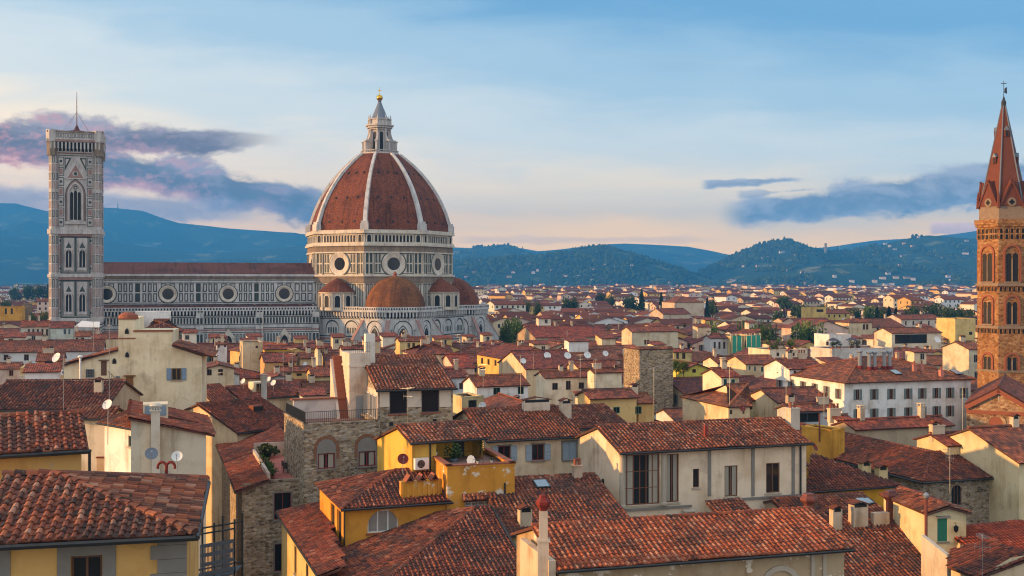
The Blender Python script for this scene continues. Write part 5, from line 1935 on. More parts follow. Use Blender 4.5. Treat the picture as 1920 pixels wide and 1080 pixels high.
# stone house with two arched windows, roof terrace and penthouse
h = House('townhouse', 'rubble stone house with two arched windows below a railed roof terrace', (571, 797), (712, 790), 22.5, 'flat', d=9, col=(1, 1, 1), wall='stone')
S2 = h
for r_ in ((596, 850, 628, 879), (672.5, 846, 704, 874)):
    h.win(r_, style='two', frame=RED, curtain=True, sill='trim', surround=.12, sash=.1)
    f = h.F; xc, zb = f.px((r_[0] + r_[2]) / 2, r_[1]); w = 1.75
    mb = MB(); f.arch(mb, xc, zb + .1, 1.7, 1.15, .03, mi=0)
    f.archring(mb, xc, zb - .5, 1.75, 1.8, .26, .05, mi=1, thick=.05, n=14)
    mb.build('arch_surround', [M['trim'], M['archbrick']], h.t, h.o)
h.walls(); regh(h, 1000)
fr_ = lambda x, y, z=22.6: h.P(x, y, z)
railing(h.t, h.o, [fr_(.1, 8.5), fr_(.1, .15), fr_(h.L, .15)], 1.0, .17, r=.022)
mb = MB(); mb.obox(fr_(.4, 6.6, 21.9), h.ex * 4.6, h.ey * .3, Z * 2.1); mb.build('terrace_wall', M['plaster'], h.t, h.o, (.60, .52, .48))
mb = MB(); mb.obox(fr_(.2, 6.4, 24.0), h.ex * 5.0, h.ey * .8, Z * .12); mb.build('wall_coping', M['terrac'], h.t, h.o)
# stair turret
f = h.F
mb = MB()
ft = Face(f.p(0, 0, -5.5), f.ex, f.n)
xa = ft.px(655, 700)[0]; xb = ft.px(694, 700)[0]
f.box(mb, xa, xb, 21.9, 28.3, -9.2, -5.5); f.box(mb, xa - .08, xb + .08, 27.0, 27.2, -9.3, -5.4)
xs = ft.px(634, 700)[0]
mb.add([f.p(xs, 22, -5.6), f.p(xs + .25, 22, -5.6), f.p(xs + .25, 27.6, -8.6), f.p(xs, 27.6, -8.6), f.p(xs, 22, -8.7), f.p(xs + .25, 22, -8.7)], [(0, 1, 2, 3), (0, 3, 4), (1, 5, 2), (3, 2, 5, 4)])
tur = mb.build('stair_turret', M['plaster'], h.t, h.o, (.64, .54, .44))
mb = MB()
for i in range(14):
    f.box(mb, xs + .25, xa, 22.0 + i * .42, 22.42 + i * .42, -8.7, -5.7 - i * .21)
mb.build('stair', M['terrac'], tur, h.o)
mb = MB(); xd = ft.px(674, 750)[0]; f.box(mb, xd - .35, xd + .35, 22.0, 24.3, -5.5, -5.44); mb.build('door', M['paint'], tur, h.o, (.25, .27, .28))
mb = MB(); mb.obox(f.p(xb - .3, 25, -5.9), h.ex * .9, -h.ey * -.7, Z * (CAMZ - (626 - VH) / FPX * 106 - 25)); mb.build('chimney', M['plaster'], tur, h.o, (.68, .64, .58))
railing(tur, h.o, [f.p(xa, 28.3, -5.6), f.p(xb, 28.3, -5.6)], 1.0, .2)

h = House('townhouse', 'stone and white penthouse house with two large dark picture windows under red tiles', (706, 732), (857, 727.5), 25.3, 'gable', 668, col=(1, 1, 1), wall='stone', over=.55, tone=.56, spread=.3, near=True)
for r_ in ((730.5, 733, 763, 776), (790.5, 731, 823, 773)):
    h.win(r_, style='one', frame=(.08, .05, .05), sill='terrac', sash=.08)
for u0, u1 in ((712.5, 730), (763.8, 790), (823.8, 845)):
    h.box('render_panel', 'F', (u0, 731, u1, 763), .0, .05, 'plaster', (.62, .54, .44))
fL = h.Lf
mb = MB(); fL.box(mb, 0, fL.w, 22.0, 25.2, .0, .06); mb.build('side_panel', M['plaster'], h.t, h.o, (.62, .54, .46))
for i in range(3):
    window(h.t, h.o, fL, fL.w - 1.6 - i * 1.7, fL.w - .4 - i * 1.7, 22.6, 24.7, 'two', WFR, rev=-.08, sill=None)
for u, v in ((733.5, 795), (733, 826), (733.5, 859), (815, 789)):
    h.box('putlog_hole', 'F', (u - 3.5, v - 3.5, u + 3.5, v + 3.5), .0, .02, 'dark')
h.walls(); regh(h, 900)
antenna('tall thin television antenna in front of the penthouse windows', at_y(765, 795, 97), 3.2, 60)

# ---------------------------------------------------------------- yellow group in the centre
h = House('townhouse', 'ochre house with hipped roof, white arched window and side loggia openings', (640, 955), (848, 940.5), 18.5, 'hip', d=10.6, sl=.31, col=OCH, over=.45, hips='l', tone=.40, spread=.26, roofcol=(.95, .85, .85))
Y1 = h
h.win((689, 956, 747, 998), style='three', frame=WFR, pane='paleglass', sill='terrac', arch=True, sash=.1)
fL = h.Lf
for a_ in (.8, 3.4):
    h.winm(fL.w - a_ - 1.6, fL.w - a_, 15.4, 18.0, 'L', style='one', frame=OCH, sill='terrac', pane='dark')
h.pipe(645, 1045, 'F')
h.walls(); regh(h, 1080)
f = h.F
p0 = h.on_roof(752, 935); p1 = h.on_roof(829, 929)
e_ = (p1 - p0); e_.z = 0; L0 = e_.length; e_.normalize()
mb = MB(); O = Vector((*p0.xy, p0.z - .5))
mb.obox(O, e_ * L0, h.ey * .5, Z * 1.75, 0)
for i in range(8): mb.obox(O + e_ * (L0 * (i + .15) / 8) - h.ey * .06, e_ * (L0 * .4 / 8), h.ey * .06, Z * 1.6, 0)
dmr = mb.build('chimney_wall', M['peel'], h.ro, h.o, OCH)
for i in range(3):
    mb = MB(); c = O + e_ * (L0 * (.2 + .3 * i)) + h.ey * .25 + Z * 1.75
    for sg in (-1, 1):
        mb.obox(c - h.ey * .5 + e_ * sg * .02, e_ * (sg * .30), h.ey * 1.0, Z * .0 + Vector((0, 0, .05)), 0)
        mb.add([c + e_ * sg * .34 - h.ey * .5, c + e_ * sg * .34 + h.ey * .5, c + h.ey * .5 + Z * .5, c - h.ey * .5 + Z * .5, c + e_ * sg * .28 - h.ey * .5, c + e_ * sg * .28 + h.ey * .5, c + h.ey * .5 + Z * .43, c - h.ey * .5 + Z * .43],
               [(0, 1, 2, 3), (4, 7, 6, 5), (0, 3, 7, 4), (1, 5, 6, 2), (0, 4, 5, 1)])
    mb.build('tile_cowl', M['terrac'], dmr, h.o)

h = House('townhouse', 'peeling ochre house with brick-edged roof terrace full of pots', (838.5, 877.7), (965, 871.7), 21.0, 'flat', d=7.6, col=OCH, wall='peel')
Y2 = h
h.win((871.5, 936, 922, 953), style='four', frame=WFR, pane='paleglass', sill=None)
h.walls(); regh(h, 1000)
mb = MB()
xa, zt = h.F.px(866, 930); xb, _ = h.F.px(931, 930)
slope(mb, [h.F.p(xa, zt - .25, .55), h.F.p(xb, zt - .25, .55), h.F.p(xb, zt + .1, .0), h.F.p(xa, zt + .1, .0)], True, tone=.6)
mb.build('window_canopy', ROOFM(), h.t, h.o)
mb = MB()
for q in (((0, 0), (h.L, 0)), ((h.L, 0), (h.L, h.d)), ((0, h.d), (0, 0))):
    a, b = h.P(*q[0], 21.13), h.P(*q[1], 21.13); e = (b - a).normalized(); nn = Z.cross(e)
    mb.obox(a - nn * .1 - e * .1, (b - a) + e * .2, nn * .5, Z * .09)
mb.build('brick_coping', M['terrac'], h.t, h.o)
mb = MB(); mb.path([h.F.p(h.px_ if False else h.F.px(946, 950)[0], 12, .1), h.F.p(h.F.px(946, 950)[0], h.F.px(946, 905)[1], .1)], .07, 8); mb.build('downpipe', M['metal'], h.t, h.o)
rm = House('townhouse', 'yellow roof-terrace room with small tiled roof and white air conditioner', (770, 831), (913, 821), 22.4, 'gable', 795, d=8.5, col=(.62, .40, .08), over=.3, tone=.58, spread=.32)
fF = rm.F
xa, za = fF.px(818, 880); xb, _ = fF.px(905, 880)
rm.holes['F'].append((xa, xb, 20.4, 22.2)); 
rm.walls(); regh(rm, 880)
mb = MB(); fF.rect(mb, xa, xb, 20.4, 22.2, -2.0); mb.poly([fF.p(xa, 20.4, -2), fF.p(xa, 20.4, 0), fF.p(xa, 22.2, 0), fF.p(xa, 22.2, -2)][::-1]); fF.rect(mb, xb - .02, xb, 20.4, 22.2, -1.0)
mb.build('recess_wall', M['plaster'], rm.t, rm.o, (.60, .36, .05))
mb = MB(); fF.box(mb, *[fF.px(u, 850)[0] for u in (869, 889)], 20.4, 22.15, -1.98, -1.9); mb.build('door', M['paint'], rm.t, rm.o, (.05, .045, .04))
(x0, z0), (x1, z1) = fF.px(775, 880), fF.px(801, 857)
ac_unit('white air conditioner on the yellow terrace room beside the drainpipe', fF, x0, x1, z0, z1, .4)
dish('maroon satellite dish between the stone house and the yellow terrace room', at_y(755.5, 861, 84), 15, .42, 'red', 1.1)
mb = MB(); rm.pipe(806, 884, 'F', r=.07)
tz = 20.45
plant('tall dark leafy plant at the left of the ochre roof terrace', h.P(1.6, 4.6, tz), .62, .85, .3, 420, potm='lead')
plant('climbing green plant by the door of the ochre roof terrace', h.P(4.0, 5.6, tz), .32, .8, .22, 240)
plant('small plant in a white urn on the left coping of the ochre terrace', h.P(.2, 5.0, 21.22), .22, .22, .16, 90, potm='white')
plant('little seedling pot on the front coping of the ochre terrace', h.P(2.4, .15, 21.22), .12, .12, .09, 50, potm='white')
plant('little white pot near the right corner of the ochre terrace', h.P(3.5, .15, 21.22), .12, .14, .09, 50, potm='white')
o = h.P(2.2, 1.5, 20.45); t = new_thing('garden_chair', 'white garden chair with rounded back on the ochre terrace', 'chair', o)
mb = MB(); mb.box(-.28, .28, -.25, .25, .40, .45); mb.build('seat', M['white'], t)
mb = MB(); mb.add([(x, .26 + d, .45 + z) for d in (0, .05) for x, z in ((-.26, 0), (.26, 0), (.33, .35), (.22, .62), (0, .72), (-.22, .62), (-.33, .35))], [tuple(range(7)), tuple(range(7, 14))[::-1]] + [(i, 7 + i, 7 + (i + 1) % 7, (i + 1) % 7) for i in range(7)]); mb.build('backrest', M['white'], t)
for sx in (-.24, .24):
    for sy in (-.22, .24):
        mb = MB(); mb.tube((sx, sy, 0), (sx, sy, .4), .025, None, 5); mb.build('leg', M['white'], t)
railing(h.t, h.o, [h.P(2.0, .05, 21.2), h.P(h.L, .05, 21.2)], .35, .9, r=.012)

h = House('townhouse', 'wide hipped tile roof of a low house in the bottom middle', (660, 1140), 1012, 15.0, 'hip', sl=.30, d=22, col=OCH, hips='l', tone=.42, spread=.26, roofcol=(.95, .88, .88)); h.walls(); regh(h, 1080)
mb = MB(); mb.tube(h.P(h.L + .05, 0, 15.1), h.P(h.L + .05, 11, 18.4), .1, None, 6); mb.build('valley_gutter', M['metal'], h.t, h.o)
E0 = at_z(591, 1069, 15.5); E1 = at_z(519, 960, 15.5)
fb_ = Free('townhouse', 'house with narrow red lean-to roof over a yellow street wall', E0, 'house')
d_ = (E1 - E0); ed = d_.normalized(); ed2 = Vector((ed.y, -ed.x, 0))
E0b = E0 - ed * 1.5
bN = Vector((-ed2.x * .32, -ed2.y * .32, 1))
def on_b2(u, v):
    r = Vector(((u - UC) / FPX, 1.0, -(v - VH) / FPX)); c = Vector((0, 0, CAMZ))
    return c + r * ((E0 - c).dot(bN) / r.dot(bN))
fb_.roof([[E1, E0b, on_b2(652, 1062), on_b2(640, 1040), on_b2(607, 943), on_b2(524, 957)]], True, tone=.5, spread=.2, roofcol=(1, .85, .85))
mb = MB(); mb.tube(E1 - ed2 * .08 - Z * .06, E0b - ed2 * .08 - Z * .06, .1, None, 6); mb.build('gutter', M['metal'], fb_.t, fb_.o)
f = fb_.face(E1 + ed2 * .4, E0b + ed2 * .4); f.O.z = 0
hs = []
for k in (.35, .62):
    xa = f.w * k; hs.append((xa, xa + 1.1, 12.2, 14.4)); window(fb_.t, fb_.o, f, xa, xa + 1.1, 12.2, 14.4, 'two', BRN)
mb = MB(); wall_cells(mb, f, 0, f.w, 0, 15.4, hs); mb.poly([f.p(0, 0), f.p(0, 0, -5), f.p(0, 16.6, -5), f.p(0, 15.4, 0)][::-1]); mb.build('wall', M['plaster'], fb_.t, fb_.o, (.55, .40, .16))
reg(515, 640, 1080, 80, E0, 6); reg(515, 640, 1080, 80, E1, 5)

# ---------------------------------------------------------------- centre and right
h = House('townhouse', 'house whose brown roof carries one bright skylight, behind the red chimney cowl', (950, 1004), (1190, 988), 17.0, 'gable', 895, col=CREAM, tone=.47, spread=.25); h.walls(); regh(h, 1000)
h.skylight(1015, 911, 1.15, 1.3)
h.chimney(1082, 895, .7, .6, .9, 'pots', (.5, .38, .28)); h.chimney(984, 985, .9, .7, 1.0, 'tile', (.5, .42, .3))

h = House('townhouse', 'cream house with three pale blue shuttered windows under a broad brown roof', (912, 827.5), (1094, 818), 21.2, 'gable', 765, col=(.72, .61, .43), over=.45, tone=.45, spread=.24)
h.win((934, 836, 957, 864), style='two', frame=RED, shut=(.30, .38, .45), surround=.12, sill='trim')
h.win((997.5, 833, 1020, 863), style='two', frame=RED, shut=(.30, .38, .45), surround=.12, sill='trim')
h.win((1055.5, 829, 1080, 862), style='two', frame=(.30, .38, .45), shut=(.30, .38, .45), open_=False, surround=.16, sill='trim')
h.walls(); regh(h, 890)
h.chimney(1005, 770, 2.6, .6, .8, 'tile', (.60, .50, .40)); h.chimney(1060, 772, 1.0, .6, .8, 'tile', (.60, .50, .40))
h = House('townhouse', 'low house with brown roof filling the gap right of the blue-shuttered house', (1060, 806), (1180, 799), 20.5, 'gable', 762, col=CREAM, tone=.43); h.walls(); regh(h, 806)
h = House('townhouse', 'small cream roof cabin with grey door on a flat roof beside the penthouse', (866, 746), (907, 744), 22.5, 'flat', d=4, col=(.58, .50, .30))
h.win((878, 750, 894, 779), style='one', frame=(.18, .19, .21)); h.walls(); regh(h, 800)
h = House('townhouse', 'plain cream flat-roofed annex under the small roof cabin', (845, 782), (916, 779), 20.8, 'flat', d=7, col=(.60, .52, .36)); h.walls(); regh(h, 815)

# large cream house with glazed loggia
h = House('palazzo', 'large cream house with tall glazed loggia, grey pilasters and long tile roof', (1163, 849.5), (1524, 831), 21.4, 'gable', 792, col=(.72, .60, .45), over=.6, tone=.53, spread=.27)
V1 = h
h.win((1165, 852, 1237, 947), style='six', frame=(.17, .065, .03), sill='sand', sash=.09, rev=.25, curtain=True)
h.win((1250, 851, 1273, 942), style='two', frame=(.17, .065, .03), sill='sand', sash=.09, rev=.25, curtain=True)
h.win((1299.5, 879, 1311, 914), style='one', frame=BRN)
h.win((1358.5, 873, 1383, 931), style='two', frame=(.15, .07, .03), sash=.09, curtain=True)
h.win((1436.5, 868, 1462, 924), style='two', frame=(.15, .07, .03), sash=.09)
f = h.F
mb = MB(); xc, zb = f.px(1244, 946); zt = h.top(0, .6)
for x_ in (xc, f.px(1158.5, 946)[0] + .35):
    mb = MB(); mb.lathe(f.p(x_, zb, .05), [(.34, 0), (.34, .15), (.24, .25), (.2, zt - zb - .45), (.28, zt - zb - .3), (.33, zt - zb - .2), (.33, zt - zb)], 12)
    mb.build('column', M['sand'], h.t, h.o)
for u in (1330, 1411.5, 1487):
    xa = f.px(u, 900)[0]; mb = MB(); f.box(mb, xa - .14, xa + .14, f.px(u, 930)[1], h.top(0, .6) - .03, .0, .07); f.box(mb, xa - .2, xa + .2, h.top(0, .6) - .3, h.top(0, .6) - .02, .0, .1); mb.build('pilaster', M['trim'], h.t, h.o)
for (u0, v0, u1, v1) in ((1157, 951, 1296, 955), (1326, 932, 1501, 936)):
    h.box('ledge', 'F', (u0, v0, u1, v1), 0, .16, 'trim')
h.pipe(1500, 968, 'F', r=.08)
h.box('side_vent', 'L', (1129, 898, 1133, 930), 0, .04, 'dark')
h.walls(); regh(h, 980)
h.chimney(1323, 822, .25, .25, 1.1, 'none', (.25, .05, .04)); h.chimney(1486, 792, .9, .9, 1.2, 'pots', (.55, .48, .4))
lt = House('townhouse', 'tiny tiled lean-to shed against the wall of the large cream house', (1345, 965.5), (1411, 959.5), 16.9, 'shed', 940, col=(.56, .48, .38), tone=.42, near=True, over=.1, sl=.4, d=None); lt.walls()
for u, v in ((1288, 957),):
    f = V1.F; x, z = f.px(u, v); mb = MB(); mb.obox(f.p(x - .4, 14, 0), V1.ex * .8, -V1.ey * .6, Z * (z - 14)); mb.obox(f.p(x - .5, z, 0), V1.ex * 1.0, -V1.ey * .75, Z * .1); mb.build('wall_chimney', M['plaster'], V1.t, V1.o, (.55, .5, .42))

h = House('palazzo', 'stained stone house with the nearest orange tile roof, right of the red chimney cowl', (1045, 1070), (1600, 1029), 19.5, 'gable', 970, col=(.42, .32, .20), wall='peel', over=.55, tone=.68, spread=.22, roofcol=(1.25, 1.05, .9)); regh(h, 1080)
G1 = h
f = h.F
h.walls()
for u in (1523, 1545):
    xa = f.px(u, 1070)[0]; mb = MB(); f.box(mb, xa - .12, xa + .12, 0, h.top(0, .55), 0, .12); mb.build('pilaster', M['sand'], h.t, h.o)
xc, zc_ = f.px(1462, 1082); mb = MB(); f.archring(mb, xc, zc_ - 1.2, 2.0, 1.6, .3, .12, thick=.12); mb.build('arch_molding', M['sand'], h.t, h.o)
p = h.P(-.3, 1.0, 0)
mb = MB(); mb.obox(h.P(-.42, .2, 0), h.ex * .4, h.ey * 5.5, Z * 20.0); mb.build('parapet', M['plaster'], h.t, h.o, (.58, .46, .34))
# tall chimney with red cowl
c = at_y(1018.5, 1060, 60.5); zb = c.z
t = h.ro
mb = MB(); mb.obox(Vector((c.x - .3, c.y - .25, zb - 2)), Vector((.6, 0, 0)), Vector((0, .55, 0)), Z * 3.3, 0); mb.obox(Vector((c.x - .36, c.y - .31, zb + 1.3)), Vector((.72, 0, 0)), Vector((0, .67, 0)), Z * .12, 0)
mb.obox(Vector((c.x - .22, c.y - .16, zb + 1.4)), Vector((.46, 0, 0)), Vector((0, .42, 0)), Z * 1.55, 0); ch = mb.build('chimney', M['plaster'], t, h.o, (.50, .43, .35))
mb = MB(); cc = c + Vector((0, .05, 0)); cc.z = zb + 2.95
mb.lathe(cc, [(.2, 0), (.24, .1), (.40, .34), (.42, .5), (.22, .72), (.2, .84), (.02, .86)], 6); mb.build('cowl', M['red'], ch, h.o)
# ---------------------------------------------------------------- right side, near
N5 = h = House('townhouse', 'low house with wide brown roof in the bottom right, plastered chimneys along its top', (1548, 1128), (1822, 1106), 12.5, 'gable', 985, sl=.36, col=CREAM, tone=.48, spread=.26); h.walls(); regh(h, 1080)
h.chimney(1609, 985, 1.3, .8, 1.5, 'tile', (.52, .45, .35)); h.chimney(1650, 984, 1.4, .5, 1.0, 'none', (.5, .42, .32)); h.chimney(1567, 992, .8, .6, 1.4, 'tile', (.5, .42, .32))
mb = MB(); a = at_z(1727, 1003, 16.3); b = at_z(1776, 1042, 15.8)
mb.add([a, b, Vector((*b.xy, 10)), Vector((*a.xy, 10)), a + Vector((.3, .1, 0)), b + Vector((.3, .1, 0)), Vector((b.x + .3, b.y + .1, 10)), Vector((a.x + .3, a.y + .1, 10))], [(3, 2, 1, 0), (0, 1, 5, 4), (4, 5, 6, 7), (1, 2, 6, 5)])
mb.build('parapet', M['plaster'], h.t, h.o, (.50, .45, .38))
h = House('townhouse', 'house with short brown roof behind the pink chimney cowl, below the yellow strip wall', (1505, 992), (1684, 978), 15.6, 'gable', 931, col=TAN, tone=.45); h.walls(); regh(h, 990)
h.skylight(1617, 944, .9, 1.2); h.skylight(1628, 943, .6, 1.0)
def cowl_stack(label, p, w, hgt, cm, scm, sq=True):
    o = Vector(p)
    t = new_thing('chimney_stack', label, 'chimney', o)
    mb = MB(); mb.obox(o + Vector((-w / 2, -w / 2, -2)), Vector((w, 0, 0)), Vector((0, w, 0)), Z * (hgt + 2)); mb.build('shaft', M[scm], t, o)
    mb = MB(); c = o + Z * hgt; k = w / .7
    mb.lathe(c, [(.42 * k, 0), (.5 * k, .1), (.85 * k, .55 * k), (.85 * k, .75 * k), (.6 * k, 1.05 * k), (.58 * k, 1.2 * k), (.02, 1.22 * k)], 6); mb.build('cowl', M[cm], t, o)
    return t
cowl_stack('brown metal chimney stack with flared hood beside the yellow strip wall', at_y(1669, 975, 90.5), .52, 1.5, 'cowl', 'cowl')
cowl_stack('pinkish metal chimney cowl at the right end of the large cream house', at_y(1516, 958, 72), .45, .35, 'brass', 'brass')

A, B = at_z(1512, 923, 17.0), at_z(1692, 911, 17.0)
tp = at_z(1521, 853, 19.2)
h_ = Free('townhouse', 'house with dark wedge-shaped roof above a yellow strip wall', A, 'house')
h_.roof([[A, B, tp + (B - A) * .06, tp]], True, tone=.38, spread=.2, roofcol=(.95, .85, .88))
f = h_.face(A, B, .4); mb = MB(); f.rect(mb, 0, f.w, 0, 16.95); mb.poly([f.p(0, 0), f.p(0, 16.9), f.p(0, 18.9, -7), f.p(0, 0, -7)][::-1]); mb.build('wall', M['plaster'], h_.t, h_.o, (.60, .32, .03))
mb = MB(); mb.tube(A - f.n * -.05 - Z * .05, B + f.n * .05 - Z * .05, .09, None, 6); mb.build('gutter', M['metal'], h_.t, h_.o)
reg(1500, 1700, 940, 95, (A + B) / 2, 7)
h = House('townhouse', 'yellow windowless block with sloping top and brown flue behind the large cream house', (1503, 800), (1558, 808), 20.0, 'flat', d=2, col=(.62, .33, .05)); h.walls(); regh(h, 865)
mb = MB(); f = h.F; x = f.px(1538, 830)[0]; mb.path([f.p(x, f.px(1538, 828)[1], .12), f.p(x, h.z + 1.6, .12)], .07, 6); mb.build('flue', M['brass'], h.t, h.o)
dish('maroon satellite dish on the side of the yellow windowless block', at_y(1527, 838, 100), 60, .42, 'red', .5)

# long stone building with two arched windows
A = at_z(1730, 904, 17.1)
W = lambda x, y, z: Vector((*(A + ex * x + ey * y).xy, z))
fr = Free('palazzo', 'long brown stone building with hipped corner roof and arched windows at right', A, 'building')
yr = 5.3; zr = 17.1 + .3 * yr
R0 = W(yr, yr, zr)
fr.roof([[W(0, 34, 17.1), W(0, 0, 17.1), R0, W(yr, 34, zr)], [W(0, 0, 17.1), W(30, 0, 17.1), W(30, yr, zr), R0], [W(2 * yr, 2 * yr, 17.1), W(2 * yr, 34, 17.1), W(yr, 34, zr), R0], [W(30, 2 * yr, 17.1), W(2 * yr, 2 * yr, 17.1), R0, W(30, yr, zr)]], True, tone=.40, spread=.2, ridges=[(W(0, 0, 17.1), R0), (R0, W(30, yr, zr)), (R0, W(yr, 34, zr))], roofcol=(.95, .85, .85))
f = fr.face(W(.45, .45, 0), W(30, .45, 0))
hs = []
for r_ in ((1784, 909, 1803, 948), (1887.5, 905, 1910, 943)):
    (xa, za), (xb, zb) = f.px(r_[0], r_[3]), f.px(r_[2], r_[1])
    hs.append((xa, xb, za, zb)); window(fr.t, fr.o, f, xa, xb, za, zb, 'three', BRN, sill='trim', arch=True, wcol=(.85, .85, .85), wmat='stone')
mb = MB(); wall_cells(mb, f, 0, f.w, 0, 17.1, hs); mb.poly([W(.45, 34, 0), W(.45, .45, 0), W(.45, .45, 17.1), W(.45, 34, 17.1)])
mb.build('wall', M['stone'], fr.t, fr.o, (.85, .85, .85))
mb = MB(); mb.tube(W(-.05, -.1, 17.02), W(30, -.1, 17.02), .1, None, 6); mb.tube(W(-.1, -.05, 17.02), W(-.1, 34, 17.02), .1, None, 6); mb.build('gutter', M['metal'], fr.t, fr.o)
for i in range(3):
    reg(1560, 1960, 985, 100, W(5 + 9 * i, 5, 0), 8); reg(1560, 1780, 850, 110, W(4, 8 + 10 * i, 0), 7)
for u, v in ((1531 + 90, 885), (1652, 893)):
    p = at_y(u, v, 101); mb = chimney_mesh(p, ex, ey, .9, .7, .6, 'tile'); mb.build('chimney', [M['plaster'], M['tile'], M['dark'], M['terrac']], fr.ro, fr.o, (.58, .46, .24))

N4 = h = House('townhouse', 'small cream gabled house with closed green shutters and a wall lamp', (1737, 964), 1822, 17.5, 'gabley', sl=.28, d=8, col=(.62, .53, .33), ang=7, over=.35, tone=.42, near=True)
h.win((1757.5, 972, 1776.5, 1015), style='two', frame=(.02, .16, .10), shut=(.02, .16, .10), open_=False, sill='trim')
h.box('lintel', 'F', (1754.5, 967, 1780, 970), 0, .25, 'trim')
h.walls(); regh(h, 1030)
x, z = h.F.px(1789, 988); o = h.F.p(x, z, 0)
t = new_thing('wall_lamp', 'black wall lantern beside the closed green shutters', 'lamp', o)
mb = MB(); mb.path([o + Z * .3, h.F.p(x, z + .35, .25), h.F.p(x, z + .1, .3)], .025, 5); mb.build('bracket', M['metal'], t, o)
mb = MB(); mb.lathe(h.F.p(x, z - .35, .3), [(.06, 0), (.16, .12), (.2, .42), (.04, .55)], 6); mb.build('lantern', M['dark'], t, o)
mb = MB(); p = h.F.p(h.F.px(1729, 1000)[0], 0, .6); mb.tube((p.x, p.y, 14), (p.x, p.y, h.z + 1.2), .12, None, 8); mb.lathe((p.x, p.y, h.z + 1.2), [(.12, 0), (.22, .1), (.24, .3), (.03, .5)], 10, 1); mb.build('flue', [M['brass'], M['zinc']], h.t, h.o)
antenna('tall television antenna in front of the long stone building', at_y(1781, 945, 92), 4.6, 20)
h = House('townhouse', 'low house with bright red flat-laid tiles at the right edge, below the stone building', (1838, 1042), (1990, 1024), 14.8, 'gable', 986, col=CREAM, tone=.58, spread=.12, roofcol=(1.2, .75, .7), near=True); h.walls(); regh(h, 1040)
E0 = at_z(1776, 1062, 15.4); E1 = at_z(1832, 1084, 15.4)
cr = Free('townhouse', 'house with dark corner roof and cream wall in the bottom right corner', E1, 'house')
ce = (E1 - E0).normalized(); cn = Vector((-ce.y, ce.x, 0)); cN = Vector((-cn.x * .3, -cn.y * .3, 1))
def on_corner(u, v):
    r = Vector(((u - UC) / FPX, 1.0, -(v - VH) / FPX)); c = Vector((0, 0, CAMZ))
    return c + r * ((E0 - c).dot(cN) / r.dot(cN))
cr.roof([[E0, E1, on_corner(1935, 1046), on_corner(1860, 1011), on_corner(1782, 1031)]], True, tone=.36, spread=.2, roofcol=(.95, .85, .88))
f = cr.face(E1, E1 + Vector((6, .8, 0)), .3); mb = MB(); mb.add([f.p(0, 0), f.p(6, 0), f.p(6, 17.0), f.p(2.6, 16.6), f.p(0, 15.3)], [(0, 1, 2, 3, 4)])
f = cr.face(E0, E1, .3); f.rect(mb, 0, f.w, 0, 15.3); mb.build('wall', M['plaster'], cr.t, cr.o, (.58, .48, .32))
antenna('thin television antenna in the bottom right corner', at_y(1842, 1080, 70), 2.6, 80)
reg(1770, 1920, 1080, 72, E1, 6)

# ---------------------------------------------------------------- brick church and its hexagonal belfry
h = House('church', 'warm brick church front with blind round window and small square opening', (1808, 757), 1938, 18.6, 'gabley', sl=.58, ang=-26, d=22, col=(1, 1, 1), wall='brick', over=.15, tone=.42, roofcol=(1, .85, .8), near=False)
CH = h
h.win((1859, 737, 1871, 751), style='one', frame=BRN, sill=None, surround=.2)
f = h.F
xc, zc_ = f.px(1867, 793); mb = MB(); f.disc(mb, xc, zc_, .85, .03, 0, 28); f.annulus(mb, xc, zc_, .85, 1.25, .05, .12, 1, 28); f.annulus(mb, xc, zc_, 1.25, 1.3, .12, 0, 1, 28); mb.build('blind_rose', [M['terrac'], M['brick']], h.t, h.o)
mb = MB()
hw = h.L / 2
for sg in (-1, 1):
    a = f.p(f.w / 2 + sg * hw, h.z - .25, 0); b = f.p(f.w / 2, h.z + .58 * hw - .25, 0)
    d = b - a; nn = f.n; u_ = d.normalized().cross(nn) * (1 if sg < 0 else -1)
    mb.obox(a, d, nn * .45, u_.normalized() * -.55 if u_.z > 0 else u_.normalized() * .55)
f.box(mb, 0, f.w, h.z - 1.25, h.z - .8, 0, .2)
mb.build('raking_cornice', M['terrac'], h.t, h.o)
h.walls(); regh(h, 830)

TCN = Vector(((1882 - UC) / FPX * 186, 186.0, 0)); RT = 4.25
bf = new_thing('belfry', 'orange brick hexagonal belfry with pointed spire at right edge', 'bell tower', TCN)
zt_ = lambda v: CAMZ - (v - VH) / FPX * 183
bearing = math.atan2(TCN.x, TCN.y)
def hexpt(i, r, z):
    w = -math.pi / 2 - bearing * 1 + math.radians(-10.6 + 60 * i)
    return TCN + Vector((r * math.cos(w), r * math.sin(w), z))
M['band'] = plain('dull limestone band', (.27, .20, .145), .9, var=.5, sc=1.5)
hk = MB(); wn = []
zs = zt_(413)
hk.add([hexpt(i, RT, 0) for i in range(6)] + [hexpt(i, RT, zs) for i in range(6)], [(i, (i + 1) % 6, 6 + (i + 1) % 6, 6 + i) for i in range(6)] + [tuple(range(6, 12))])
def hexband(mb, z0, z1, r, mi=0):
    mb.add([hexpt(i, r, z0) for i in range(6)] + [hexpt(i, r, z1) for i in range(6)], [(i, (i + 1) % 6, 6 + (i + 1) % 6, 6 + i) for i in range(6)] + [tuple(range(6, 12)), tuple(range(6))[::-1]], mi)
for v0, v1, r, m_ in ((420, 411, RT + .5, 0), (425, 420, RT + .35, 0), (536, 531, RT + .3, 1), (616, 611, RT + .3, 1), (698, 694, RT + .25, 1)):
    hexband(hk, zt_(v0), zt_(v1), r, m_)
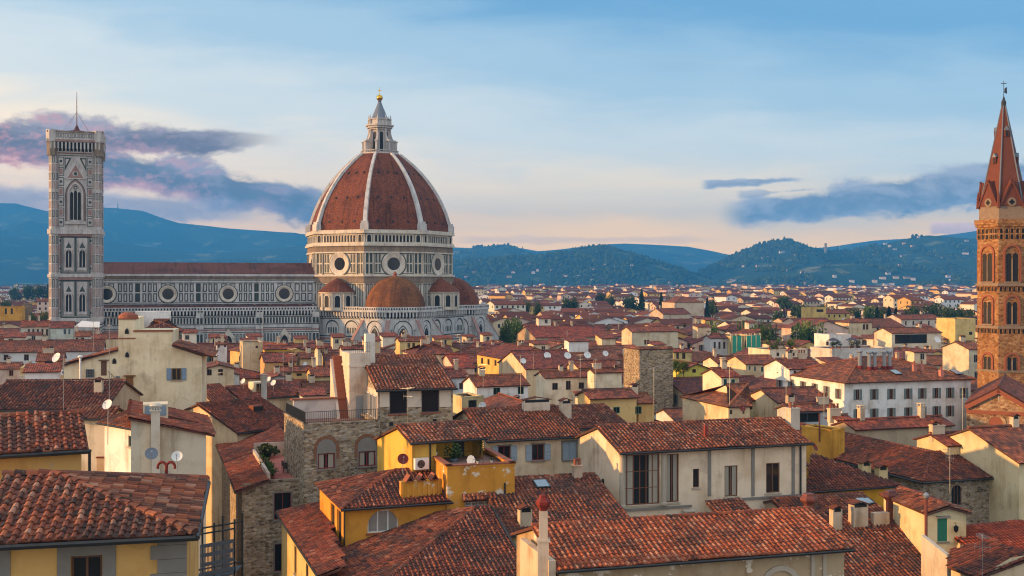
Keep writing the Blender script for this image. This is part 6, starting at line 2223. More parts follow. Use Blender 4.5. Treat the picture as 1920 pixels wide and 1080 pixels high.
for i in range(6):
    a, b = hexpt(i, RT, 0), hexpt(i + 1, RT, 0)
    e = (b - a).normalized(); n_ = Vector((e.y, -e.x, 0)); w = (b - a).length
    f = Face(a, e, n_, w)
    for v in (437, 448, 546, 625):
        for k in range(5 if v < 500 else 6):
            m_ = 5 if v < 500 else 6
            xc = w * (k + .5) / m_
            f.arch(hk, xc, zt_(v), w / m_ * .55, .75, .04, mi=2)
            f.archring(hk, xc, zt_(v), w / m_ * .55, .75, .1, .16, mi=0, thick=.15)
    for vb, vt, ww in ((528, 462, .78), (608, 556, .62), (694, 664, .55)):
        z0, z1 = zt_(vb), zt_(vt); xc = w / 2; lw = 1.0 * ww + .1
        f.archring(hk, xc, z0, lw * 2 + .5, z1 - z0, .3, .22, mi=3, thick=.22, n=10)
        f.arch(hk, xc, z0, lw * 2 + .45, z1 - z0 - .05, .03, mi=0, n=10)
        for sg in (-1, 1):
            mb = MB(); f.arch(mb, xc + sg * (lw / 2 + .08), z0 + .05, lw, (z1 - z0) * .80, .08); wn.append(mb)
            f.archring(hk, xc + sg * (lw / 2 + .08), z0 + .05, lw, (z1 - z0) * .80, .08, .14, mi=0, thick=.1)
        hk.tube(f.p(xc, z0, .12), f.p(xc, z0 + (z1 - z0) * .62, .12), .1, None, 6, 1)
        f.box(hk, xc - lw - .4, xc + lw + .4, z0 - .2, z0, 0, .25, 1)
sh = hk.build('shaft', [M['brick'], M['band'], M['dark'], M['terrac']], bf, TCN, (.76, .63, .49))
for mb in wn: mb.build('window', M['dark'], sh, TCN)
sp = MB(); z1, z2 = zs, zt_(386)
hexband(sp, z1, z2, RT - .25, 1)
R_ = RT - .45
sp.add([hexpt(i, R_, z2) for i in range(6)] + [hexpt(i, .25, zt_(190)) for i in range(6)], [(i, (i + 1) % 6, 6 + (i + 1) % 6, 6 + i) for i in range(6)] + [tuple(range(6, 12))], 0)
for i in range(6):
    sp.tube(hexpt(i, R_ + .05, z2), hexpt(i, .3, zt_(192)), .13, .08, 6, 2)
    a, b = hexpt(i, RT - .1, 0), hexpt(i + 1, RT - .1, 0)
    e = (b - a).normalized(); n_ = Vector((e.y, -e.x, 0)); w = (b - a).length
    f = Face(a, e, n_, w)
    sp.add([f.p(.15, z2, 0), f.p(w - .15, z2, 0), f.p(w / 2, zt_(338), 0), f.p(w / 2, zt_(338), -2.4)], [(0, 1, 2), (0, 2, 3), (1, 3, 2)], 0)
    sp.obox(f.p(.05, z2, -.1), (f.p(w / 2, zt_(336), -.1) - f.p(.05, z2, -.1)), f.n * .25, f.ex * .28, 0)
    sp.obox(f.p(w - .05, z2, -.1), (f.p(w / 2, zt_(336), -.1) - f.p(w - .05, z2, -.1)), f.n * .25, f.ex * -.28, 0)
    sp.tube(f.p(0, z2 - .3, 0), f.p(0, zt_(372), 0), .3, .22, 6, 0); sp.tube(f.p(0, zt_(372), 0), f.p(0, zt_(356), 0), .26, .02, 6, 0)
    zc_ = zt_(379)
    f.disc(sp, w / 2, zc_, .72, .06, 1, 20)
    for dx, dz in ((.25, 0), (-.25, 0), (0, .25), (0, -.25), (0, 0)):
        f.disc(sp, w / 2 + dx, zc_ + dz, .2, .09, 3, 12)
    # small gabled lucarne high on each spire side
    k = .42 if i % 2 else .68
    c = (hexpt(i, R_ * (1 - k) + .25 * k, z2 + (zt_(190) - z2) * k) + hexpt(i + 1, R_ * (1 - k) + .25 * k, z2 + (zt_(190) - z2) * k)) / 2
    sp.obox(c - e * .3 - n_ * .4, e * .6, n_ * .65, Z * 1.0, 0); sp.obox(c - e * .17 + n_ * .25, e * .34, n_ * .03, Z * .85, 3)
    sp.add([c - e * .42 + n_ * .3 + Z * 1.0, c + e * .42 + n_ * .3 + Z * 1.0, c + n_ * .3 + Z * 1.7, c - n_ * .6 + Z * 1.7, c - e * .42 - n_ * .4 + Z * 1.0, c + e * .42 - n_ * .4 + Z * 1.0], [(0, 1, 2), (0, 2, 3, 4), (1, 5, 3, 2)], 2)
sp.build('spire', [M['spire'], M['band'], M['lead'], M['dark']], bf, TCN)
mb = MB(); mb.lathe(TCN, [(.38, zt_(196)), (.42, zt_(186)), (.25, zt_(182)), (.16, zt_(178)), (.05, zt_(174))], 8); mb.tube(TCN + Z * zt_(178), TCN + Z * zt_(145), .05, .04, 6); mb.obox(TCN + Vector((-.45, -.04, zt_(151))), Vector((.9, 0, 0)), Vector((0, .08, 0)), Z * .1)
mb.add([TCN + Vector((.1, -.02, zt_(168))), TCN + Vector((.55, -.02, zt_(170))), TCN + Vector((.5, -.02, zt_(157))), TCN + Vector((.15, -.02, zt_(160))), TCN + Vector((.1, .04, zt_(168))), TCN + Vector((.55, .04, zt_(170))), TCN + Vector((.5, .04, zt_(157))), TCN + Vector((.15, .04, zt_(160)))], [(0, 1, 2, 3), (7, 6, 5, 4), (0, 3, 7, 4), (3, 2, 6, 7), (2, 1, 5, 6)])
mb.build('cross', M['metal'], bf, TCN)
reg(1830, 1935, 730, 186, TCN, 7)
# ---------------------------------------------------------------- houses of the middle distance, one line each
VW = (.40, .33, .24)


def mid(label, A, B, z, vr, col=CREAM, kind='gable', wins=(), vb=None, name='house', cat='house', wface='F', shut=None, frame=BRN, **kw):
    kw.setdefault('tone', .42 + .07 * math.sin(A[0] * 1.7)); kw.setdefault('over', .35); kw.setdefault('sl', .32); q_ = 1 + .16 * math.sin(A[0] * 2.3 + A[1]); kw.setdefault('roofcol', (q_, q_ * (.88 + .1 * math.sin(A[0])), q_ * (.88 + .12 * math.cos(A[1]))))
    kw.setdefault('gut', False)
    h = House(name, label, A, B, z, kind, vr, col=col, cat=cat, near=False, **kw)
    for w in wins:
        face = 'F'
        sh, fr = shut, frame
        if len(w) > 4: face = w[4]
        h.win(w[:4], face, frame=fr, shut=sh, sill=None, rev=.10, sash=.09)
    h.walls()
    regh(h, vb or A[1] + .10 * (A[1] - VH) + 8)
    return h


# white palazzo with two rows of shutters
U1 = [1608, 1639, 1671, 1702.5, 1729, 1756, 1781, 1807]
pz = mid('long white palazzo with two rows of grey-green shuttered windows and silver chimney pipes', (1585, 718), 1828, 21, None, WHI, 'hip', [(u - 3.6, 730 - i * .55, u + 3.6, 750 - i * .6) for i, u in enumerate(U1)] + [(u - 3.6, 767 - i * 1.1, u + 3.6, 788 - i * 1.2) for i, u in enumerate(U1[:7])], 795, 'palazzo', 'palazzo', shut=SAGE, d=17.5, hips='lr', over=.6, tone=.45, frame=(.2, .1, .06))
for u, v in ((1462, 717), (1484, 720), (1506, 724), (1528, 728), (1550, 733), (1572, 738)):
    pz.win((u - 2.6, v - 9, u + 2.6, v + 10), 'L', shut=SAGE, sill=None, rev=.1, frame=(.2, .1, .06))
bpy.data.objects.remove([c for c in pz.t.children if c.name.startswith('wall')][0], do_unlink=True); pz.walls()
for i, (u, v) in enumerate(((1612, 690), (1630, 692), (1640, 692), (1658, 691), (1668, 691))):
    p = pz.on_roof(u, v); mb = MB(); mb.tube(p - Z * .4, p + Z * 2.2, .28, None, 8, 0); mb.lathe(p + Z * 2.2, [(.28, 0), (.45, .1), (.45, .3), (.05, .5)], 8, 0); mb.tube(p - Z * .3, p + Z * .35, .45, None, 8, 1); mb.build('chimney_pipe', [M['zinc'], M['red']], pz.ro, pz.o)
for u, v in ((1714, 695), (1728, 694), (1765, 705)): pz.chimney(u, v, .6, .5, .8, 'pots', (.5, .2, .15))
for u, v in ((1679, 700), (1793, 700)): pz.skylight(u, v, 1.2, 1.6)
mid('white attic storey with three small windows on the left end of the white palazzo', (1480, 692), 1550, 21.9, 672, WHI, base=20.0, wins=[(1488, 695, 1493, 704), (1510, 695, 1515, 704), (1532, 696, 1538, 706)], vb=700)

st = mid('square rubble stone tower stump with bare walls, taller than the roofs round it', (1199, 655), 1262, 23.6, None, (1, .98, .92), 'flat', (), 760, 'stone_tower', 'tower', d=6.6, wall='stone')
mb = MB()
for q in (((0, 0), (st.L, 0)), ((0, st.d), (0, 0))):
    a, b = st.P(*q[0], 23.72), st.P(*q[1], 23.72); slope(mb, [a - Z * .1 + Z.cross((b - a).normalized()) * -.2, b - Z * .1 + Z.cross((b - a).normalized()) * -.2, b + Z * .3 + Z.cross((b - a).normalized()) * .4, a + Z * .3 + Z.cross((b - a).normalized()) * .4], False)
mb.build('tile_capping', ROOFM(), st.t, st.o)

mid('yellow house with three dark green shuttered windows and a stout end chimney', (1106, 748), 1200, 20.5, 730, (.64, .46, .20), wins=[(1114, 764, 1128, 776), (1150, 763, 1162, 775), (1191, 762, 1203, 776)], vb=778, frame=GRN, shut=None, over=.5)
y3 = mid('low yellow wing at the right end of the green-shuttered yellow house', (1196, 756), 1232, 19.6, 738, (.64, .46, .20), vb=778)
mid('cream house with three brown shuttered windows and stained lower wall', (1021, 708.5), 1113, 19.5, 695, PALE, wins=[(1035.5, 718, 1046, 731), (1061, 714, 1070, 731), (1085, 717, 1095, 729)], vb=748, frame=(.14, .07, .05))
mid('plain whitish blind-walled house left of the stone tower stump', (1113, 699), 1170, 20.5, 690, PALE, wins=[(1152, 680 + 4, 1159, 690)], vb=735)
mid('white house with two dark green shutters below a low brown roof', (892, 725), 995, 20, 703, WHI, wins=[(925, 727, 938, 740), (971, 725, 982, 739)], vb=748, frame=GRN)
mid('long yellow house with three narrow windows and grey gable end', (891, 664), (946, 673.5), 19, None, (.66, .44, .13), wins=[(902, 671, 906, 682), (914, 673, 918, 684), (927, 675, 931, 686)], vb=705, d=14)
mid('long dark-roofed house with white dishes on its roof, left of the stone tower stump', (985, 692), 1092, 19, 657, CREAM, vb=700, tone=.36)
mid('yellow-cream gabled house with small dark window below the long dark roof', (1084, 690), 1165, 19.6, 676, (.62, .50, .28), wins=[(1143, 681 + 8, 1151, 700)], vb=705)
mid('pinkish house with bright red flat roof beside the long yellow house', (852, 690), 893, 19, 664, PINK, vb=712, tone=.66, roofcol=(1.25, .7, .65))
mid('hip-roofed house with dark timber shutter right of the white chimney', (776, 665), 856, 21, 644, CREAM, 'hip', [(832, 669, 842, 684)], 690, hips='lr', frame=(.05, .06, .05))
mid('small white house with one square window under a skylight roof, by the penthouse', (840, 708), 876, 20, 692, (.60, .62, .64), wins=[(861, 718, 868, 730)], vb=735)
mid('long hall with red ribbed roof in the rows behind the apse', (1003, 633), 1142, 17.5, 611, TAN, vb=640, tone=.55, roofcol=(1.15, .75, .75))
mid('cream house with white doors above the top of the stone tower stump', (1184, 622), 1274, 22, 612, (.62, .54, .38), wins=[(1213, 637, 1217, 646), (1208, 637, 1212, 646)], vb=648)
mid('broad pale hall with pyramid red roof, standing above the far roofs', (1265, 567), 1321, 23.5, None, (.60, .48, .34), 'hip', (), 585, 'hall', 'building', hips='lr', d=17, sl=.36)
mid('low gabled church wing in front of the broad pale hall', (1243, 589), 1296, 19.5, 578, (.60, .48, .36), vb=595)
mid('yellow building with low tower and red roof below the right hills', (1546, 588), 1596, 20, 580, (.64, .46, .16), wins=[(1553, 590, 1556, 595), (1563, 590, 1566, 595), (1573, 590, 1576, 595), (1584, 589, 1587, 594)], vb=598)
mid('yellow tower block at the left end of the yellow building below the hills', (1527, 577), 1549, 24, None, (.64, .46, .16), 'flat', [(1531, 580, 1544, 585)], 598, d=10)
mid('pale pink gabled house in front of the brown-roofed belvedere', (1511, 617), 1592, 19, None, PINK, 'gabley', (), 645, d=16)
mid('cream belvedere with white arched loggia and flat hipped roof', (1592, 605), 1637, 20.5, None, CREAM, 'hip', [(1618, 608, 1622, 618), (1624, 608, 1628, 618)], 622, hips='lr', d=9)
mid('wide maroon-roofed house right of the cream belvedere', (1634, 614), 1700, 18.5, 597, CREAM, wins=[(1644, 615, 1648, 620), (1658, 615, 1662, 620), (1672, 615, 1676, 620)], vb=622, tone=.38)
mid('pinkish-white palazzo with row of dark windows left of the brick belfry', (1690, 599), 1767, 20, 589, (.60, .52, .44), wins=[(1697, 602, 1700, 610), (1711, 602, 1714, 610), (1726, 602, 1729, 610), (1740, 602, 1743, 610), (1754, 602, 1757, 610)], vb=616)
lg = mid('house with wide dark glazed loft and cream gable wall', (1672, 625), 1768, 20, 614, PALE, wins=[(1678, 627, 1738, 644)], vb=650, frame=(.06, .06, .06))
mid('tall yellow windowless tower house just left of the brick belfry', (1791, 598), 1829, 23, None, (.66, .50, .20), 'flat', [(1817, 622, 1823, 628)], 655, d=9)
mid('cream house with grey shutters touching the left edge of the brick belfry', (1817, 655), 1850, 20, 640, (.62, .55, .40), wins=[(1826, 665, 1834, 680), (1827, 697, 1834, 712)], vb=720, shut=None, frame=(.3, .32, .33))
tr_ = mid('white flat roof terrace house crowded with pots and dark umbrellas', (1560, 655), 1674, 19.5, None, (.62, .60, .56), 'flat', (), 672, d=9)
mid('small white cube-shaped house left of the white roof terrace', (1555, 628), 1596, 21, None, WHI, 'flat', [(1549, 640, 1554, 648)], 655, d=7)
mid('whitish house with row of pale pillars, left half of the netted building', (1331, 634), 1370, 20, 628, (.56, .55, .55), wins=[(1338, 641, 1342, 654), (1347, 641, 1351, 654), (1356, 641, 1360, 654)], vb=658)
nb = mid('yellow house wrapped at front in green scaffold netting', (1370, 631), 1420, 20.4, None, (.64, .50, .24), 'flat', [(1377, 637, 1382, 650), (1397, 637, 1401, 650)], 658, d=10)
f = nb.F; o = f.p(f.w / 2, 0, .8)
t = new_thing('scaffold_netting', 'bright green scaffold netting hung on a pole frame', 'scaffold', o)
mb = MB()
for i in range(7):
    for j in (.5, 1.3):
        x = -.3 + (f.w + .6) * i / 6; mb.tube(f.p(x, 0, j), f.p(x, nb.z + .8, j), .06, None, 5)
for zz in (12.5, 14.5, 16.5, 18.5, 20.6):
    mb.tube(f.p(-.4, zz, 1.3), f.p(f.w + .4, zz, 1.3), .05, None, 5)
mb.build('pole_frame', M['zinc'], t, o)
for i in range(6):
    if i == 2: continue
    mb = MB(); x = -.3 + (f.w + .6) * i / 6; f.box(mb, x + .1, x + (f.w + .6) / 6 - .1, 8, nb.z + .3, 1.36, 1.38); mb.build('net', M['paint'], t, o, (.03, .30, .20))
mid('bright lime-yellow gabled house right of the stone tower stump', (1283, 692), 1333, 18.8, None, (.62, .58, .12), 'gabley', [(1298, 690, 1305, 699)], 700, d=11, sl=.34)
mid('yellow arcaded house with potted greenery beside the stone tower stump', (1262, 660), 1300, 20, 654, (.62, .50, .22), wins=[(1268, 662, 1273, 673), (1279, 662, 1285, 673)], vb=690)
mid('little cream house with bright red roof and teal shutters', (1352, 707), 1391, 21, 690, PALE, wins=[(1357, 711, 1363, 729), (1371, 711, 1378, 729)], vb=732, frame=TEAL, tone=.62, roofcol=(1.2, .75, .7))
mid('cream corner house with broad hipped roof, green windows along its shaded side', (1365, 763), 1412, 19.8, None, CREAM, 'hip', [(1368, 769, 1373, 777), (1392, 768, 1396, 776)], 790, hips='l', d=13, tone=.44)
mid('pale yellow house with grey lean-to roof and white wall boxes', (1380, 752), 1462, 19.2, 739, (.62, .54, .32), wins=[(1405, 757, 1411, 768)], vb=785)
mid('cream house with row of blue-green windows behind the teal-shuttered house', (1398, 683), 1464, 19.3, 666, CREAM, wins=[(1404, 686, 1407, 694), (1414, 687, 1417, 696), (1427, 688, 1431, 697), (1440, 690, 1444, 700)], vb=705, frame=TEAL)
mid('low house with dull roof left of the cream row with blue-green windows', (1345, 681), 1402, 18.6, 668, PALE, vb=690)
mid('house with dark glazed studio front below the white palazzo', (1484, 772), 1578, 19.5, 757, (.50, .50, .48), wins=[(1489, 774, 1538, 792)], vb=795, frame=(.08, .09, .1))
mid('house with broad brown roof in front of the left wing of the white palazzo', (1458, 755), 1562, 19.5, 727, CREAM, vb=765, tone=.4)
mid('low house with bright reddish roof before the white palazzo', (1604, 806), 1792, 19, 784, TAN, vb=815, tone=.52, roofcol=(1.1, .8, .78))
mid('house with dark red roof and cream gable in front of the brick church', (1777, 836), 1860, 19.5, 811, (.64, .52, .30), vb=845, tone=.42)
mid('cream house with tall sloping side wall at the right edge, below the church', (1912, 868), 2020, 19.0, None, (.64, .54, .34), vb=880, d=13, sl=.35)
mid('white house with red chimney block and tiny red roof below the white palazzo', (1570, 788), 1602, 19.6, 778, (.58, .58, .56), vb=795, tone=.55)

# left and centre, before the cathedral
mid('white house with long low roof and two windows near the left edge', (-12, 661), 195, 20, 638, (.58, .60, .60), wins=[(7, 665, 16, 676), (45, 664.5, 54, 676)], vb=690)
mid('orange-walled little house with dark green door below the long low roof', (66, 677), 120, 20, 661, (.66, .32, .12), wins=[(84, 678, 100, 690)], vb=690, frame=(.02, .10, .08))
mid('yellow parapet house with one tiny window at the left, below the orange-walled house', (38, 691), 92, 20, None, (.62, .45, .20), 'flat', [(46, 708, 53, 716)], 718, d=7)
ax = mid('yellow annex carrying an air conditioner left of the stepped cream house', (92, 696), 136, 19.4, None, (.62, .48, .22), 'flat', (), 718, d=6)
(x0, z0), (x1, z1) = ax.F.px(114, 703.5), ax.F.px(131, 692.5); ac_unit('white air conditioner on the yellow annex left of the stepped cream house', ax.F, x0, x1, z0, z1)
dish('maroon satellite dish beside the air conditioner left of the stepped cream house', ax.F.p(ax.F.px(98, 700)[0], ax.F.px(98, 700)[1], .6), 10, .75, 'red', .9)
mid('grey house with patched wall and brown roofs at the left edge', (-10, 692), 40, 19.5, 680, (.45, .43, .42), wins=[(17, 694, 25, 705)], vb=715)
mid('pale green-white house with blue shutters in front of the bell tower', (93, 615), 139, 21, 603, (.55, .60, .52), wins=[(119, 617, 124, 627), (128, 617, 132, 627)], vb=634, frame=(.25, .32, .42))
mid('grey house with long row of dark windows left of the bell tower foot', (37, 613), 92, 21, 601, (.50, .48, .42), wins=[(52 + i * 8.5, 617, 56 + i * 8.5, 630) for i in range(5)], vb=634)
mid('orange-yellow block with blue shutters at the far left edge', (-6, 576), 41, 24, None, (.68, .36, .06), 'flat', [(9, 578, 13, 589), (20, 578, 24, 589)], 594, d=14)
mid('tan stone tower house beside the orange-yellow block', (42, 570), 57, 25, None, (.8, .75, .7), 'flat', (), 595, d=8, wall='stone')
mid('low maroon roof house right of the bell tower foot', (172, 635), 228, 20, 625, CREAM, vb=640)
mid('small white house with low roofs under the bell tower', (139, 631), 171, 20, 621, (.60, .60, .56), wins=[(142, 633, 146, 640), (152, 633, 158, 640)], vb=640)
mid('cream gabled house with two round-arched windows over a stone base', (379, 692), 442, 20, None, (.64, .55, .38), 'gabley', [(388, 689, 397, 704), (409, 689, 418, 704)], 712, d=11, sl=.26)
mid('yellow house with long sloping roof and small blue window, left of the antennas', (428, 656), (493, 664), 19, None, (.66, .48, .20), wins=[(448, 668, 453, 677)], vb=682, d=12)
mid('plain cream block on the roofs in front of the nave portal', (455, 643), 492, 22, None, (.62, .50, .32), 'flat', [(479, 648, 484, 653)], 662, d=8)
mid('little white house with two square windows in front of the nave', (404, 646), 428, 21.6, 641, (.62, .62, .62), wins=[(409, 647, 412, 652), (420, 647, 424, 651)], vb=655)
mid('bright yellow house in front of the nave, left of the white roof turret', (494, 655), 556, 21, 648, (.68, .42, .05), vb=664)
mid('house with dark roof and orange wall with two grey windows before the nave', (494, 679), 558, 19.4, 661, (.60, .36, .16), wins=[(531, 681, 541, 689), (546, 681, 552, 689)], vb=692)
mid('cream house with bare wall under a dark roof in the centre left rows', (560, 672), 614, 19.8, 661, (.62, .50, .30), vb=688)
mid('house with dark maroon roof left of the stair turret', (612, 685), 650, 19.4, 662, CREAM, vb=690, tone=.35)
mid('orange-walled house with low dark roof behind the antennas', (522, 697), 584, 19, 687, (.62, .40, .16), wins=[(556, 700, 566, 705)], vb=710)
mid('house with maroon roof and small skylight before the stair turret', (584, 706), 634, 19, 687, (.62, .48, .24), vb=714)
mid('small house with bare grey plaster gable among the red roofs', (497, 711), 551, 19, None, (.50, .50, .46), 'gabley', (), 716, d=10, sl=.28)
mid('house with dark weathered roof below the grey plaster gable', (514, 737), 584, 18, 713, TAN, vb=740, tone=.28)
mid('house with sloping brown roof left of the terrace railing', (572, 738), 632, 18, 716, TAN, vb=740, tone=.34)
mid('white roof turret house with green shutter rising from the centre left rows', (594, 653), 607, 22.5, 647, (.64, .56, .42), wins=[(601, 656, 604, 662)], vb=665, d=5)
mid('low whitish ribbed-roof shed at the foot of the south apse', (640, 655), 696, 20.5, 648, (.66, .62, .58), vb=664, tone=.5)
mid('yellow house with open arched loggia at the foot of the south apse', (748, 640), 800, 21.5, 632, (.66, .48, .20), wins=[(764, 643, 769, 652), (773, 643, 778, 652)], vb=660)

tg = mid('cream flat-roofed house with leafy roof garden between the netting and the white palazzo', (1443, 657), 1514, 20.2, None, PALE, 'flat', [(1456, 661, 1461, 668), (1485, 661, 1490, 668)], 672, d=9)
for i, (hh, x, y, rx, lb) in enumerate(((tg, 1.2, 2, 1.0, 'first leafy bush from the left on the cream roof garden'), (tg, 3.6, 3, 1.2, 'second leafy bush from the left on the cream roof garden'), (tg, 6.2, 2, .9, 'third leafy bush from the left on the cream roof garden'), (tg, 8.0, 4, 1.1, 'fourth leafy bush from the left on the cream roof garden'),
                                     (tr_, 1.5, 2, .8, 'first dark shrub from the left on the white roof terrace'), (tr_, 4.0, 3, .9, 'second dark shrub from the left on the white roof terrace'), (tr_, 6.5, 2, .8, 'third dark shrub from the left on the white roof terrace'), (tr_, 9.0, 3, .9, 'fourth dark shrub from the left on the white roof terrace'))):
    plant(lb, hh.P(x, y, hh.z - .3), rx, rx * .9, .4, 260, col=(1.2, 1.25, .9) if hh is tg else (.7, .7, .8))
for i, (x, lb) in enumerate(((2.6, 'left dark parasol on the white roof terrace'), (7.6, 'right dark parasol on the white roof terrace'))):
    o = tr_.P(x, 3.5, tr_.z - .3); t = new_thing('parasol', lb, 'parasol', o, 0, 'parasols on the white roof terrace')
    mb = MB(); mb.tube(o, o + Z * 2.6, .05, None, 6); mb.build('pole', M['metal'], t, o)
    mb = MB(); mb.lathe(o, [(1.6, 2.1), (1.55, 2.12), (.05, 2.8)], 8); mb.build('canopy', M['paint'], t, o, (.05, .05, .07))
A_ = at_y(140, 612, 338); o = Vector((A_.x + 3.5, A_.y, 0))
t = new_thing('awning', 'white sloping awning on posts in front of the bell tower foot', 'awning', o)
mb = MB(); za = A_.z; mb.add([(A_.x, A_.y, za), (A_.x + 7.5, A_.y, za - .2), (A_.x + 6.5, A_.y + 3, za + 1.3), (A_.x + 1, A_.y + 3, za + 1.6), (A_.x, A_.y, za - .15), (A_.x + 7.5, A_.y, za - .35), (A_.x + 6.5, A_.y + 3, za + 1.15), (A_.x + 1, A_.y + 3, za + 1.45)], [(0, 1, 2, 3), (7, 6, 5, 4), (0, 4, 5, 1), (1, 5, 6, 2), (3, 2, 6, 7), (0, 3, 7, 4)]); mb.build('canopy', M['white'], t, o)
for x in (.2, 7.2):
    mb = MB(); mb.tube((A_.x + x, A_.y + .1, 0), (A_.x + x, A_.y + .1, za - .2), .12, None, 6); mb.build('post', M['zinc'], t, o)
# ---------------------------------------------------------------- roof clutter of the middle distance
for u, v, y, r, lb in ((106.5, 671, 205, .95, 'white satellite dish above the teal-doored orange house at left'), (517, 676, 225, .75, 'white satellite dish on a tall pole left of the stair turret'), (456, 715, 150, .38, 'white satellite dish left of the two-light dormer'), (513, 718, 150, .42, 'white satellite dish right of the two-light dormer'), (504, 711, 152, .36, 'grey satellite dish just behind the two-light dormer'), (572, 684, 220, .55, 'white satellite dish in the rows left of the stair turret'),
                    (1026, 667, 212, .7, 'first white dish from the left on the long dark roof'), (1064, 667, 212, .7, 'second white dish from the left on the long dark roof'), (1101, 666, 210, .7, 'third white dish from the left on the long dark roof'), (1135, 663, 200, .55, 'white satellite dish over the whitish blind-walled house'), (981, 677, 190, .5, 'small white dish left of the white green-shuttered house'), (421, 659, 255, .7, 'white dish on the yellow roofs before the nave'),
                    (1127, 738, 175, .5, 'first of two pale dishes at the foot of the blind-walled house'), (1158, 738, 172, .5, 'second of two pale dishes at the foot of the blind-walled house'), (1142, 770, 138, .42, 'white dish between the green shutters of the yellow house'), (1757, 637, 315, 1.0, 'blue-white dish right of the dark glazed loft'), (905, 761, 108, .4, 'pale dish beside the small roof cabin')):
    dish(lb, at_y(u, v, y), -30 if u < 960 else 20, r)
dish('maroon satellite dish in front of the stone tower stump', at_y(1190, 725, 150), 10, .5, 'red', 1.6)
dish('maroon satellite dish on the pale yellow house with the grey lean-to', at_y(1392, 766, 132), 20, .38, 'red', .6)
for u, v, y, hh, az, lb in ((119, 767, 95, 4.6, 10, 'tall antenna before the long dark roof at the left'), (205, 752, 92, 7.0, 40, 'tall antenna mast beside the outside stair'), (175, 690, 130, 5.5, 90, 'antenna in front of the cream wall left of the stepped house'), (492, 655, 190, 6.0, 30, 'tallest antenna mast among the roofs left of centre'), (470, 690, 170, 4.0, 70, 'short antenna left of the tallest mast'), (531, 715, 150, 4.0, 0, 'antenna beside the grey plaster gable'), (548, 712, 160, 4.5, 60, 'thin antenna behind the grey plaster gable'),
                          (906, 735, 160, 4.0, 50, 'antenna left of the green-shuttered white house'), (976, 742, 150, 5.5, 10, 'tall antenna in front of the green-shuttered white house'), (1088, 705, 175, 3.4, 40, 'antenna over the brown-shuttered cream house'), (1117, 715, 172, 3.4, 80, 'antenna beside the whitish blind wall'), (1226, 755, 140, 4.4, 20, 'thin mast in front of the stone tower stump'), (1368, 755, 130, 4.5, 60, 'antenna before the teal-shuttered house'), (1474, 752, 135, 4.0, 30, 'antenna over the broad brown roof by the white palazzo'), (1805, 800, 112, 4.0, 20, 'antenna mast left of the brick church'), (1545, 775, 124, 2.5, 0, 'dark pole antenna over the glazed studio'), (760, 690, 150, 4.0, 80, 'antenna behind the penthouse ridge'), (1000, 700, 205, 3.5, 0, 'antenna on the long dark roof')):
    antenna(lb, at_y(u, v, y), hh, az)

# ---------------------------------------------------------------- houses filling the rows between
CELL = 15.5
ORD = 'first second third fourth fifth sixth seventh eighth ninth tenth eleventh twelfth thirteenth fourteenth fifteenth sixteenth seventeenth eighteenth nineteenth twentieth'.split()


def ordinal(i):
    if i < 20: return ORD[i]
    t = ('twenty', 'thirty', 'forty', 'fifty', 'sixty', 'seventy')[(i + 1) // 10 - 2]
    r_ = (i + 1) % 10
    return t + '-' + ORD[r_ - 1] if r_ else {'twenty': 'twentieth', 'thirty': 'thirtieth', 'forty': 'fortieth'}.get(t, t)


PAL = [('cream', (.72, .59, .40)), ('cream', (.70, .56, .37)), ('pale', (.74, .67, .54)), ('pale', (.72, .65, .52)), ('yellow', (.68, .48, .18)), ('white', (.75, .74, .71)), ('tan', (.52, .41, .28)), ('pink', (.68, .49, .39)), ('white', (.72, .72, .70)), ('ochre', (.62, .38, .13))]
unit_win = []
for w_, h_, sh_ in ((1.0, 1.5, None), (1.0, 1.6, SAGE), (1.0, 1.5, GRN), (.9, 1.2, None), (1.1, 1.7, (.14, .07, .045))):
    mb = MB(); f = Face((0, 0, 0), (1, 0, 0), (0, -1, 0))
    f.rect(mb, -w_ / 2, w_ / 2, 0, h_, .02, 1)
    for q in ((-w_ / 2 - .1, -w_ / 2, 0, h_), (w_ / 2, w_ / 2 + .1, 0, h_), (-w_ / 2 - .1, w_ / 2 + .1, h_, h_ + .12), (-w_ / 2 - .16, w_ / 2 + .16, -.12, 0), (-.04, .04, 0, h_)):
        f.box(mb, *q, 0, .07, 0)
    if sh_:
        for sg in (-1, 1):
            a = sg * (w_ / 2 + .3); f.box(mb, a - .26, a + .26, 0, h_, .03, .08, 2)
    unit_win.append((mb.mesh('window', [M['sand'], M['dark'], M['paint']]), sh_ or (1, 1, 1)))
um = []
for w_, d_, h_, k_ in ((.9, .6, 1.1, 'tile'), (.6, .6, 1.4, 'flat'), (1.4, .6, .9, 'pots'), (.7, .5, .9, 'tile')):
    um.append(chimney_mesh(Vector((0, 0, 0)), Vector((1, 0, 0)), Vector((0, 1, 0)), w_, d_, h_, k_).mesh('chimney', [M['plaster'], M['tile'], M['dark'], M['terrac']]))


def on_cathedral(p, m=0):
    d = p - CO; x, y = d.dot(CX), d.dot(CY)
    if math.hypot(x, y) < 52 + m: return True
    if -122 - m < x < 0 and abs(y) < 30 + m: return True
    return (p - TC).length < 16 + m


def project(p):
    return p.x / p.y * FPX + UC, VH + (CAMZ - p.z) / p.y * FPX


